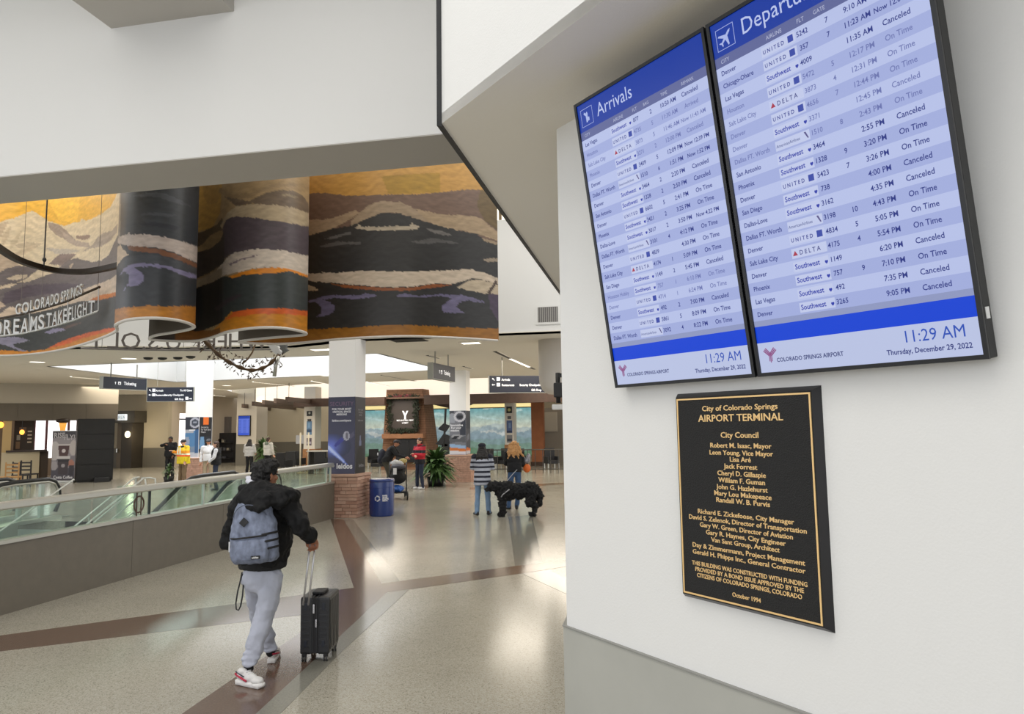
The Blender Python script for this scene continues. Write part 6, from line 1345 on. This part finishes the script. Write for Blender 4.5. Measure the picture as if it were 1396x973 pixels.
MB().ell((0, .02, 1.47), (.11, .1, .06)).build('dark_collar', BLK, e, True)
# white shirt and black vest
person('person in a white long sleeved shirt half hidden by the black vest wearer', 283, 664, R(200), 1.78, dict(elL=(-.26, .0, 1.16), wrL=(-.25, .05, .92), elR=(.26, .0, 1.16), wrR=(.24, .06, .9)), WHITEC, cloth('trousers_khaki_light', (158, 142, 116)), SH_D, M_SKIN1, mat('cap_grey', (66, 68, 74), .7), 'cap', puff=.98, top_name='shirt', build=1.05, look=(.2, 1, 0))
e, P, s_ = person('person in a black vest over pale sleeves and dark jeans, seen from the side', 293.5, 668.5, R(120), 1.70, dict(elL=(-.24, .06, 1.16), wrL=(-.2, .22, 1.02), elR=(.24, -.02, 1.16), wrR=(.22, .05, .92)), cloth('sleeve_pale', (206, 206, 210)), DENIMD, SH_D, M_SKIN2, M_HAIRBR, puff=1.05, top_name='shirt')
mb = MB(); mb.ell((0, 0, 1.28), (.205, .165, .2)); mb.ell((0, 0, 1.1), (.2, .165, .2)); mb.loft([(0, 0, .88, .2, .165), (0, 0, 1.1, .2, .16)]); mb.blob('vest', .014, BLK, e, 3, .01)
# two people from behind by the pale pillar
person('person with long dark hair and a pale grey sweater seen from behind', 339.5, 648, R(5), 1.66, dict(elL=(-.27, .03, 1.15), wrL=(-.2, .2, 1.08), elR=(.27, .03, 1.15), wrR=(.2, .2, 1.08)), GREYC, BLK, SH_D, M_SKIN2, M_HAIRD, 'long', hem=.92, puff=1.22, top_name='sweater', build=1.08)
e, P, s_ = person('person in a pale hooded sweatshirt seen from behind, right of the long haired one', 364.5, 648, R(-15), 1.74, dict(elL=(-.24, .05, 1.15), wrL=(-.2, .2, 1.02), elR=(.26, .02, 1.15), wrR=(.25, .1, .95)), cloth('hoodie_pale', (196, 192, 182)), BLK, SH_D, M_SKIN2, M_HAIRBR, hem=.92, puff=1.15, top_name='hoodie')
MB().ell((0, -.08, 1.44), (.11, .07, .08)).build('hood', cloth('hood_green', (110, 118, 104)), e, True)

# ---- black dog
A = onz(702.5, 703.5); A2 = Vector((A.x, A.y, 0))
dg = thing('black_dog', 'large shaggy black dog standing beside the person in the striped sweater', 'dog', (A.x, A.y, 0), R(8)); dg.scale = (.95, .95, .95)
mb = MB()      # faces -X
mb.ell((-.22, 0, .60), (.27, .21, .24)); mb.ell((.06, 0, .60), (.32, .19, .2)); mb.ell((.36, 0, .62), (.22, .19, .21)); mb.capsule((-.24, 0, .6), .2, (.36, 0, .62), .18)
mb.capsule((-.36, 0, .68), .16, (-.48, -.03, .72), .13); mb.ell((-.53, -.05, .72), (.13, .12, .115)); mb.capsule((-.58, -.06, .69), .075, (-.68, -.08, .65), .05)
for s in (-1, 1):
    mb.ell((-.5, s*.12-.05, .70), (.06, .03, .1))
    mb.capsule((-.3, s*.1, .5), .125, (-.31, s*.12, .28), .085); mb.capsule((-.31, s*.12, .28), .085, (-.29, s*.12, .07), .07); mb.capsule((-.29, s*.12, .06), .058, (-.38, s*.12, .05), .048)
    mb.capsule((.40, s*.09, .55), .16, (.36, s*.12, .34), .115); mb.capsule((.36, s*.12, .34), .095, (.49, s*.12, .23), .07); mb.capsule((.49, s*.12, .23), .07, (.45, s*.12, .07), .058); mb.capsule((.45, s*.12, .055), .052, (.37, s*.12, .046), .045)
mb.capsule((.52, 0, .68), .08, (.6, 0, .5), .09); mb.capsule((.6, 0, .5), .09, (.6, 0, .28), .06)
mb.blob('body', .014, mat('dog_fur', (17, 17, 19), .75, bump=1., bscale=60), dg, 2, noise=.045, nscale=18)
MB().tube([(-.12, -.215, .66), (-.2, -.235, .6), (-.28, -.23, .54), (-.32, -.2, .48)], .014, 6).build('harness_strap', mat('strap_grey', (160, 160, 164), .5), dg)
MB().ell((-.725, -.09, .66), (.02, .022, .018)).build('nose', mat('nose_black', (10, 10, 11), .3), dg, True)
MB().tube([(-.2, -.02, .83), (-.05, .1, 1.0), (.05, .2, 1.1)], .008, 5).build('leash', mat('strap_grey', (160, 160, 164)), dg)

# ---- stroller
A = onz(541, 680); sr = thing('stroller', 'black stroller with a pale blanket on top and a blue bag in its basket', 'stroller', (A.x, A.y+.1, 0), R(20))
M_FR = mat('stroller_frame', (26, 26, 28), .4, .3)
for s in (-.24, .24):
    MB().tube([(s, -.42, .12), (s, -.1, .55), (s, .15, .95), (s, .3, 1.05)], .018, 8).build('side_tube', M_FR, sr, True); MB().tube([(s, .38, .1), (s, .0, .5), (s, -.1, .7)], .016, 8).build('side_tube', M_FR, sr, True)
for x, y, r_ in ((-.27, -.42, .12), (.27, -.42, .12), (-.2, .4, .09), (.2, .4, .09)):
    wh = MB(); wh.tube([(x-.022, y, r_), (x+.022, y, r_)], r_, 20); o = wh.build('wheel', M_RUBBER, sr, True); MB().tube([(x-.026, y, r_), (x+.026, y, r_)], r_*.5, 14).build('hub', mat('hub_grey', (90, 90, 94), .5), o)
MB().tube([(-.24, .3, 1.05), (.24, .3, 1.05)], .02, 8).build('handle_bar', M_FR, sr)
mb = MB(); mb.ell((0, -.05, .62), (.24, .26, .2)); mb.ell((0, .05, .82), (.23, .2, .17)); mb.blob('seat_shell', .015, BLK, sr, 2, .01)
mb = MB(); mb.ell((0, -.12, .93), (.22, .2, .08)); mb.blob('canopy_hood', .014, mat('stroller_grey', (72, 72, 80), .7), sr, 2)
mb = MB(); mb.ell((-.03, -.02, 1.02), (.19, .14, .08)); mb.ell((-.1, .0, 1.04), (.08, .1, .09)); mb.blob('blanket', .013, mat('blanket_pale', (196, 196, 196), .8), sr, 2, .03, 9)
mb = MB(); mb.ell((.14, .05, 1.08), (.12, .1, .08)); mb.blob('soft_toy', .013, mat('toy_sand', (176, 160, 104), .8, var=.3, vscale=20), sr, 2, .02)
mb = MB(); mb.ell((-.03, -.1, .3), (.22, .2, .1)); mb.blob('blue_bag', .014, mat('bag_blue', (58, 104, 184), .5), sr, 2, .04, 9)
MB().box(-.25, .25, -.35, .3, .18, .2).build('basket', BLK, sr); MB().box(-.14, -.04, -.34, -.32, .72, .9).build('white_tag', WHITEC, sr)

# ================================================================== THE TRAVELLER
def J(px, py, dep): return Vector(CAM + ray(px, py)*dep)
HD = R(-12)
o0 = J(357, 785, 6.08); man = thing('person', 'person walking away in a black jacket with a grey backpack, pulling the black suitcase', 'person', (o0.x, o0.y, 0), HD)
MI = Matrix.Rotation(-HD, 4, 'Z') @ Matrix.Translation((-o0.x, -o0.y, 0))
def K(px, py, dep): return MI @ J(px, py, dep)
pel = K(357, 783, 6.08); che = K(357, 712, 6.12); nk = K(362, 672, 6.14); hd = K(363, 647, 6.17)
shL, shR = K(328, 688, 6.22), K(391, 686, 6.02); elL, wrL = K(316, 737, 6.3), K(334, 757, 6.45); elR, wrR = K(411, 719, 5.98), K(425, 732, 6.1)
hipL, hipR = K(345, 787, 6.13), K(371, 787, 6.04); knR, anR = K(358, 850, 5.93), K(339, 905, 5.80); knL, anL = K(355, 848, 6.28), K(369, 884, 6.28)
lookv = (MI.to_3x3() @ Vector(c_r*.62+c_f*.78)).normalized(); lookv = Vector((lookv.x, lookv.y, .0)).normalized()
SK = mat('skin_traveller', (160, 108, 80), .55, var=.05)
mb = MB(); mb.ell(pel, (.15, .11, .12)); mb.capsule(pel, .12, che, .13); mb.ell(che, (.16, .11, .16)); mb.capsule(che, .09, nk, .055); mb.capsule(nk, .054, hd-Vector((0, 0, .05)), .052); head(mb, hd, lookv, 1.04)
for a, b, c in ((shL, elL, wrL), (shR, elR, wrR)): mb.capsule(nk-Vector((0, 0, .05)), .05, a, .05); mb.capsule(a, .05, b, .04); mb.capsule(b, .04, c, .028)
grip = K(426.5, 738, 6.14)
hand(mb, wrR, grip-wrR+Vector((0, .02, -.03)), 1.05, .95, -1, up=(0, 0, 1), r=.0098); hand(mb, wrL, wrL-elL, 1.05, .5, 1, r=.0098)
for a, b, c in ((hipL, knL, anL), (hipR, knR, anR)): mb.capsule(a, .08, b, .052); mb.capsule(b, .05, c, .035)
mb.blob('body', .0075, SK, man, 2); eyes(man, hd, lookv, 1.04)
# joggers
PANT = cloth('joggers_grey', (176, 180, 194), .55, 11, .06)
mb = MB(); mb.ell(pel, (.172, .14, .13)); mb.ell(pel+Vector((0, -.05, -.03)), (.15, .1, .12))
for a, b, c, s in ((hipL, knL, anL, 1), (hipR, knR, anR, 1)):
    mb.capsule(a, .105, a*.4+b*.6, .094); mb.capsule(a*.4+b*.6, .094, b, .08); mb.capsule(b, .08, b*.45+c*.55, .082); mb.capsule(b*.45+c*.55, .08, c+(b-c)*.1, .058)
    for k in range(4): mb.ell(c+(b-c)*(.06+.07*k)+Vector((.006*(-1)**k, -.004, 0)), (.066+.004*(k % 2), .066+.004*(k % 2), .022), (.25*(-1)**k, .2*(-1)**k, 0))
    for k in range(3): mb.ell(b+(a-b)*(.02+.09*k), (.086, .086, .024), (.3*(-1)**k, .3*(-1)**k, 0))
mb.blob('joggers', .010, PANT, man, 3, noise=.018, nscale=7)
for nm, c in (('cuff', anL), ('cuff', anR)): MB().capsule(c+Vector((0, 0, .03)), .045, c-Vector((0, 0, .03)), .042).blob('sock', .008, BLK, man, 2)
# jacket
JK = mat('jacket_black', (12, 12, 14), .75, bump=.6, bscale=14, var=.15, spec=.35)
mb = MB(); lo = K(358, 765, 6.1)
mb.loft([(lo.x, lo.y, lo.z-.015, .205, .165), (lo.x, lo.y, lo.z+.05, .22, .18), (che.x, che.y+.01, (lo.z+che.z)/2, .245, .195), (che.x, che.y, che.z, .25, .19), (che.x, che.y, che.z+.1, .235, .17), (nk.x, nk.y, nk.z-.06, .15, .12)], n=24)
for a, b, c in ((shL, elL, wrL), (shR, elR, wrR)):
    mb.ell(a-Vector((0, 0, .02)), (.1, .1, .1)); mb.capsule(nk-Vector((0, 0, .09)), .1, a, .09); mb.capsule(a, .092, b, .088); mb.capsule(b, .09, b*.25+c*.75, .068); mb.capsule(b*.2+c*.8, .056, c-(c-b)*.05, .05)
    for k in range(4): mb.ell(a+(b-a)*(.25+.22*k), (.094, .094, .03), (.35*(-1)**k, .3, 0))
mb.blob('jacket', .0105, JK, man, 2, noise=.034, nscale=8)
mb = MB(); mb.loft([(lo.x, lo.y, lo.z-.055, .195, .158), (lo.x, lo.y, lo.z-.02, .205, .168), (lo.x, lo.y, lo.z+.015, .2, .165)], n=24); mb.blob('waist_rib', .010, cloth('rib_black', (24, 24, 26)), man, 2, .004, 30)
mb = MB()   # hood bunched round the neck
for t in range(16):
    q_ = t/16*2*math.pi; mb.ell(nk+Vector((.105*math.cos(q_), .10*math.sin(q_), -.005+.02*math.sin(q_*2))), (.062, .06, .055))
for p, r_ in (((354, 682, 5.88), (.17, .1, .09)), ((338, 678, 5.94), (.09, .09, .085)), ((374, 679, 5.92), (.14, .1, .095)), ((390, 675, 5.97), (.1, .08, .08)), ((358, 669, 5.98), (.18, .11, .075)), ((401, 675, 6.0), (.04, .05, .055)), ((352, 690, 5.83), (.12, .07, .045)), ((334, 670, 6.0), (.06, .06, .06))): mb.ell(K(*p), r_, (.15, 0, 0))
mb.blob('hood', .009, JK, man, 2, noise=.03, nscale=9)
mb = MB(); mb.capsule(K(337, 656, 6.12), .02, K(351, 660, 6.05), .022); mb.capsule(K(337, 651, 6.14), .016, K(346, 652, 6.12), .024); mb.blob('hood_lining', .008, cloth('lining_white', (214, 214, 224), .3), man, 2, .006)
# hair
mb = MB(); bk_ = -lookv
az_ = math.atan2(-lookv.x, lookv.y)
mb.ell(hd+bk_*.02+Vector((0, 0, .045)), (.1, .112, .088), (0, 0, az_)); mb.ell(hd+bk_*.045-Vector((0, 0, .02)), (.09, .075, .1), (0, 0, az_)); mb.ell(hd+lookv*.04+Vector((0, 0, .088)), (.084, .074, .047), (0, 0, az_))
mb.blob('hair', .0065, mat('hair_black', (15, 13, 13), .55, bump=.8, bscale=70), man, 2, noise=.022, nscale=26)
# backpack
bm_c = K(346, 722, 5.86); pf = (MI.to_3x3() @ Vector(-c_f*.96-c_r*.05)); pf = Vector((pf.x, pf.y, 0)).normalized(); prt = Vector((0, 0, 1)).cross(pf); prt = -prt if prt.dot(MI.to_3x3() @ Vector(c_r)) < 0 else prt
bp = child(man, 'backpack', bm_c)
bp.matrix_local = Matrix(((prt.x, -pf.x, 0, bm_c.x), (prt.y, -pf.y, 0, bm_c.y), (0, 0, 1, bm_c.z), (0, 0, 0, 1))) @ Matrix.Rotation(R(-4), 4, 'Y') 
PK = mat('pack_heather', (118, 126, 146), .9, bump=.5, bscale=22, var=.28, vscale=26, stretch=(1, 1, .5))
def bpo(mb, nm, vox, m, ns=.0, sc=10): return mb.blob(nm, vox, m, bp, 3, noise=ns, nscale=sc)
mb = MB(); mb.loft([(0, .02, -.265, .165, .07), (0, .01, -.23, .19, .095), (0, 0, -.1, .195, .11), (0, 0, .04, .185, .105), (.0, .01, .16, .155, .09), (.01, .02, .24, .115, .065), (.01, .03, .275, .07, .04)], n=28); bpo(mb, 'main_bag', .009, PK, .012, 12)
mb = MB(); mb.loft([(-.01, -.055, -.255, .13, .06), (-.01, -.07, -.22, .155, .075), (-.01, -.075, -.14, .16, .078), (-.01, -.065, -.065, .15, .06), (-.01, -.05, -.05, .13, .04)], n=24); bpo(mb, 'front_pocket', .008, PK, .008, 14)
MB().tube([(.155*math.sin(t)-.01, -.118-.012*math.cos(t)+.05*abs(math.sin(t))**3, -.045+.004*math.sin(t*2)) for t in [-1.4+.28*k for k in range(11)]], .0075, 6).build('zip_line', mat('zip_black', (14, 14, 16), .5), bp)
MB().tube([(.15*math.sin(t)-.0, -.112+.055*abs(math.sin(t))**2, .06+.155*math.cos(t)) for t in [-1.2+.24*k for k in range(11)]], .004, 5).build('zip_line', mat('zip_grey', (80, 88, 106), .5), bp)
MB().add([(-.035-.04, -.108, .075), (-.035, -.112, .04), (-.035+.04, -.110, .075), (-.035, -.104, .115), (-.075, -.1, .075), (-.035, -.1, .04), (.005, -.1, .075), (-.035, -.095, .115)], [(0, 1, 2, 3), (0, 4, 5, 1), (1, 5, 6, 2), (2, 6, 7, 3), (3, 7, 4, 0)]).build('diamond_patch', mat('patch_black', (24, 24, 28), .6), bp)
for k in range(3): MB().tube([(.105, -.098, -.035-.058*k), (.15, -.085, -.03-.058*k), (.185, -.05, -.028-.058*k), (.2, 0, -.028-.058*k)], .010, 6).build('side_strap', mat('strap_black', (20, 20, 24), .6), bp)
MB().bbox(.03, .105, -.158, -.146, -.215, -.188, .003).build('brand_label', mat('label_black', (18, 18, 20), .5), bp)
lb_ = text_mb(MB(), 'adidas', .022, .068, -.208, -.1595, 'CENTER', bold=.0006); tag(lb_.build('label_lettering', mat('label_white', (220, 220, 220), .5), bp), kind='stuff')
MB().tube([(-.165, -.095, -.07), (-.168, -.1, -.15)], .006, 6).build('zip_pull', WHITEC, bp)
MB().tube([(-.03, .02, .27), (-.02, .0, .31), (.03, .0, .31), (.04, .02, .27)], .009, 6).build('grab_loop', mat('loop_grey', (90, 96, 112), .6), bp)
cd = [K(*p) for p in ((331, 782, 6.0), (332, 795, 5.99), (330.5, 812, 5.98), (328, 826, 5.98), (325, 832, 5.98), (322, 830, 5.98), (321.5, 822, 5.98), (324, 806, 5.98), (328, 790, 5.99), (330, 780, 6.0))]
MB().tube(cd, .006, 6).build('hanging_cord', mat('cord_black', (36, 38, 40), .6), man, True)
# shoes
def sneaker(heel, toe, z0=0., rz_extra=0., pitch=0.):
    h = Vector(heel); t = Vector(toe); d = (t-h); d.z = 0; d.normalize(); ang = math.atan2(d.y, d.x)
    e = child(man, 'sneaker'); e.matrix_local = Matrix.Translation((h.x, h.y, z0)) @ Matrix.Rotation(ang, 4, 'Z') @ Matrix.Rotation(pitch, 4, 'Y')
    mb = MB(); mb.ell((.05, 0, .028), (.06, .043, .027)); mb.ell((.14, .003, .027), (.09, .046, .026)); mb.ell((.225, .006, .028), (.062, .05, .026)); mb.capsule((.04, 0, .027), .024, (.24, .005, .027), .024); mb.box(.0, .26, -.034, .038, .002, .045); mb.blob('sole', .007, mat('sole_white', (224, 222, 220), .5), e, 3)
    mb = MB(); mb.ell((.045, 0, .075), (.048, .037, .045)); mb.ell((.05, 0, .11), (.045, .036, .025)); mb.ell((.13, .002, .07), (.08, .04, .04)); mb.ell((.21, .005, .055), (.062, .044, .032)); mb.capsule((.12, 0, .09), .032, (.2, .003, .06), .03); mb.blob('upper', .007, mat('leather_white', (216, 214, 212), .5), e, 3)
    for s in (-1, 1): MB().tube([(.0, s*.026, .085), (.04, s*.036, .078), (.09, s*.0385, .065), (.14, s*.041, .052)], .0075, 6).build('red_stripe', mat('stripe_red', (186, 34, 66), .5), e, True)
    MB().tube([(.0, -.028, .086), (-.003, 0, .088), (.0, .028, .086)], .008, 8).build('heel_band', mat('stripe_red', (186, 34, 66)), e, True)
    for s in (-1, 1): MB().tube([(.0, s*.024, .105), (.05, s*.035, .096), (.11, s*.0385, .082)], .004, 6).build('navy_stripe', mat('stripe_navy', (30, 34, 60), .5), e, True)
    for k in range(4): MB().tube([(.12+.022*k, -.024, .115-.012*k), (.125+.022*k, 0, .122-.012*k), (.12+.022*k, .024, .115-.012*k)], .0045, 5).build('lace', WHITEC, e, True)
h1 = MI @ onz(324, 932); t1_ = MI @ onz(352, 938); sneaker(h1, t1_)
h2 = MI @ onz(370, 905); t2_ = h2 + (MI.to_3x3() @ Vector((-.35, 1, 0)))*.2; sneaker(h2, t2_)

# ---- suitcase
q0, q1 = onz(408, 903), onz(446, 904); dq = (q1-q0); angs = R(11)
su = thing('suitcase', 'black hard shell cabin suitcase rolled upright beside the traveller', 'suitcase', (q0.x, q0.y, 0), angs)
WQ, DQ, HQ = .262, .36, .495
SHL = mat('shell_black', (34, 35, 38), .35, bump=.05, bscale=200); SHD = mat('shell_dark', (20, 20, 22), .5)
for nm, x0, x1 in (('front_shell', 0, WQ*.41), ('rear_shell', WQ*.59, WQ)): MB().bbox(x0, x1, 0, DQ, .065, .065+HQ, .022).build(nm, SHL, su)
MB().box(WQ*.36, WQ*.64, .008, DQ-.008, .075, .055+HQ).build('zip_gusset', SHD, su)
for x in (WQ*.43, WQ*.57): MB().tube([(x, .004, .09), (x, .004, .04+HQ), (x, .03, .062+HQ), (x, DQ-.03, .062+HQ)], .005, 6).build('zip_line', mat('zip_track', (52, 53, 56), .4), su)
for k in range(7):
    zz = .13+k*.052
    MB().bbox(WQ*.66, WQ*.93, -.006, .01, zz, zz+.022, .003).build('shell_rib', SHL, su); MB().bbox(WQ*.07, WQ*.34, -.006, .01, zz, zz+.022, .003).build('shell_rib', SHL, su)
for k in range(6): yy = .04+k*.052; MB().bbox(WQ-.004, WQ+.005, yy, yy+.026, .1, .03+HQ, .003).build('shell_rib', SHL, su)
for x in (WQ*.2, WQ*.8):
    for z in (.13, .45): MB().bbox(x-.013, x+.013, -.008, .01, z, z+.06, .004).build('corner_bumper', mat('bumper_blue_black', (24, 30, 42), .3), su)
MB().bbox(WQ*.44, WQ*.5, -.01, 0, .42, .5, .003).build('zip_tag', mat('tag_chrome', (200, 200, 204), .25, .8), su); MB().bbox(WQ*.53, WQ*.58, -.01, 0, .3, .37, .003).build('zip_tag', mat('tag_chrome', (200, 200, 204)), su)
MB().bbox(WQ*.3, WQ*.7, .1, .27, .065+HQ, .09+HQ, .008).build('top_handle', SHD, su)
for x, y in ((.035, .03), (WQ-.035, .03), (.035, DQ-.03), (WQ-.035, DQ-.03)):
    MB().bbox(x-.02, x+.02, y-.02, y+.02, .045, .07, .005).build('wheel_fork', SHD, su)
    for s in (-.012, .012):
        o = MB().tube([(x+s-.006, y-.005, .026), (x+s+.006, y-.005, .026)], .026, 16).build('wheel', mat('wheel_grey', (60, 60, 62), .4), su, True); MB().tube([(x+s-.008, y-.005, .026), (x+s+.008, y-.005, .026)], .01, 10).build('axle', M_METAL, o)
SI = Matrix.Rotation(-angs, 4, 'Z') @ Matrix.Translation((-q0.x, -q0.y, 0))
gp_ = SI @ J(426.5, 739, 6.14)
hb0 = SI @ J(417, 806, 6.12)
for s in (-.022, .022): MB().tube([(hb0.x+s, hb0.y, .05+HQ), (gp_.x+s, gp_.y, gp_.z-.01)], .0085, 8).build('trolley_tube', mat('tube_alu', (206, 206, 208), .25, .7), su, True)
MB().tube([(gp_.x-.04, gp_.y, gp_.z), (gp_.x+.04, gp_.y, gp_.z)], .014, 10).build('trolley_grip', SHD, su, True)

# ================================================================== LOBBY FURNITURE
M_SEAT = mat('seat_black', (26, 27, 30), .55)
def lounge(px, py, rz, lab, grp):
    A = onz(px, py); e = thing('lounge_chair', lab, 'chair', (A.x, A.y, 0), rz, grp)
    for x in (-.26, .26):
        for y in (-.24, .24): MB().box(x-.02, x+.02, y-.02, y+.02, 0, .3).build('leg', M_METAL, e)
        MB().bbox(x-.03, x+.03, -.28, .28, .3, .62, .01).build('armrest', M_SEAT, e)
    MB().bbox(-.25, .25, -.28, .26, .28, .44, .02).build('seat', M_SEAT, e); MB().bbox(-.25, .25, .2, .3, .42, .98, .02).build('backrest', M_SEAT, e)
for i, (px, py, rz, lb) in enumerate(((387, 645, 170, 'black lounge chair right of the hooded person, leftmost in its row'), (399, 642.3, 185, 'black lounge chair, second in the row left of the postcard column'), (406, 641, 175, 'black lounge chair against the left side of the postcard column'), (437, 642, 190, 'black lounge chair between the postcard column and the slate banner'), (444, 640, 160, 'black lounge chair touching the left edge of the slate banner'), (509, 638, 20, 'black lounge chair just right of the slate banner, before the landscape'), (517, 644, -20, 'black lounge chair at the left foot of the fireplace tower'))):
    lounge(px, py, R(rz), lb, 'black lounge chairs in the lobby')
A = onz(446, 646); tb = thing('counter_table', 'dark high table with a pale top left of the slate banner column', 'table', (A.x, A.y, 0))
MB().bbox(-.9, .5, -.3, .3, 1.02, 1.08, .01).build('table_top', mat('table_top_pale', (176, 172, 162), .4), tb)
for x in (-.8, .4): MB().box(x-.04, x+.04, -.2, .2, 0, 1.02).build('table_leg', M_BLACK, tb)
for k, (px, lb) in enumerate(((409, 'left'), (420, 'right'))):
    A = onz(px, 645); e = thing('queue_post', 'slim cream post before the postcard column, %s of the pair' % lb, 'post', (A.x, A.y, 0))
    MB().lathe([(.16, 0), (.16, .03), (.04, .06)], n=16).build('base', mat('post_base', (150, 130, 96), .5), e, True); MB().tube([(0, 0, .05), (0, 0, 1.9)], .035, 8).build('pole', mat('post_cream', (206, 196, 172), .5), e, True)
A = onz(396, 641); e = thing('counter_stand', 'small info stand with a pale picture card among the lounge chairs', 'stand', (A.x-.3, A.y+1.5, 0))
MB().tube([(0, 0, 0), (0, 0, 1.3)], .02, 6).build('pole', M_BLACK, e); MB().bbox(-.22, .22, -.02, .02, 1.3, 1.75, .01).build('card', mat('card_pale', (176, 178, 184), .5), e); MB().lathe([(.2, 0), (.2, .03), (.02, .05)], n=16).build('base', M_BLACK, e)
# railing on the right side of the lobby
A = ony(668, 640, 31.0); B = ony(772, 640, 31.0); Lr = B.x-A.x
rl = thing('lobby_railing', 'dark metal railing across the lobby behind the blonde person', 'railing', (A.x, 31.0, 0))
M_RL = mat('railing_dark', (72, 70, 66), .4, .4)
for z in (.18, 1.02): MB().tube([(0, 0, z), (Lr, 0, z)], .022, 8).build('rail', M_RL, rl)
for k in range(11): MB().tube([(Lr*k/10, 0, 0), (Lr*k/10, 0, 1.02)], .018, 6).build('post', M_RL, rl)
for i, (px, rz) in enumerate(((667, 20), (687, -15), (708, 10), (752, 30))):
    A = ony(px, 640, 33.2+.3*(i % 2)); e = thing('lounge_chair', ('black lounge chair behind the railing, %s' % ('left of the right postcard column', 'touching the right postcard column', 'just right of the right postcard column', 'by the edge of the white wall')[i]), 'chair', (A.x, A.y, 0), R(rz), 'black lounge chairs in the lobby')
    for x in (-.26, .26):
        for y in (-.24, .24): MB().box(x-.02, x+.02, y-.02, y+.02, 0, .3).build('leg', M_METAL, e)
        MB().bbox(x-.03, x+.03, -.28, .28, .3, .62, .01).build('armrest', M_SEAT, e)
    MB().bbox(-.25, .25, -.28, .26, .28, .44, .02).build('seat', M_SEAT, e); MB().bbox(-.25, .25, .2, .3, .42, 1.0, .02).build('backrest', M_SEAT, e)
# dark tree silhouette ornament left of the helmet poster column
A = ony(605, 620, 30.5); e = thing('metal_sculpture', 'black metal pine silhouette sculpture left of the helmet poster column', 'sculpture', (A.x, 30.5, 0))
MB().tube([(0, 0, 0), (.02, 0, 1.4), (.1, 0, 2.9)], .05, 8).build('stem', M_BLACK, e)
zz = lambda y: ony(605, y, 30.5).z
for k, (y0, y1, w_) in enumerate(((585, 580, .25), (605, 594, .38), (618, 607, .3))):
    MB().plate([(-w_, zz(y0)), (.1, zz(y0)-.12), (w_*.8, zz(y0)), (.25, (zz(y0)+zz(y1))/2), (.3, zz(y1)), (.0, zz(y1)+.1), (-.2, (zz(y0)+zz(y1))/2)], -.03, .03).build('branch_plate', M_BLACK, e)
# taupe partition right of the pier
A = ony(742, 560, 38.5); struct(MB().box(A.x, 9, 38.5, 38.7, 0, ony(745, 556, 38.5).z).build('wall_partition', mat('partition_taupe', (138, 130, 118), .8)))
pt = ony(750, 575, 38.4); wp_ = thing('wall_panel', 'pale square notice panel on the taupe partition by the wall edge', 'panel', (pt.x, 38.45, pt.z)); MB().box(-.35, .35, -.03, .04, -.5, .5).build('panel_face', mat('panel_pale', (176, 168, 152), .7), wp_); MB().box(-.38, .38, -.01, .05, -.53, .53).build('panel_frame', M_TAUPE, wp_)
inlay('brown_stripe', [(640, 664.5), (790, 656.5), (790, 659), (640, 667.5)], mat('terrazzo_tan', (138, 118, 98), .14, spec=.6), .001)
inlay('brown_stripe', [(120, 671), (245, 661), (245, 662.5), (120, 673)], M_BROWN, .001)
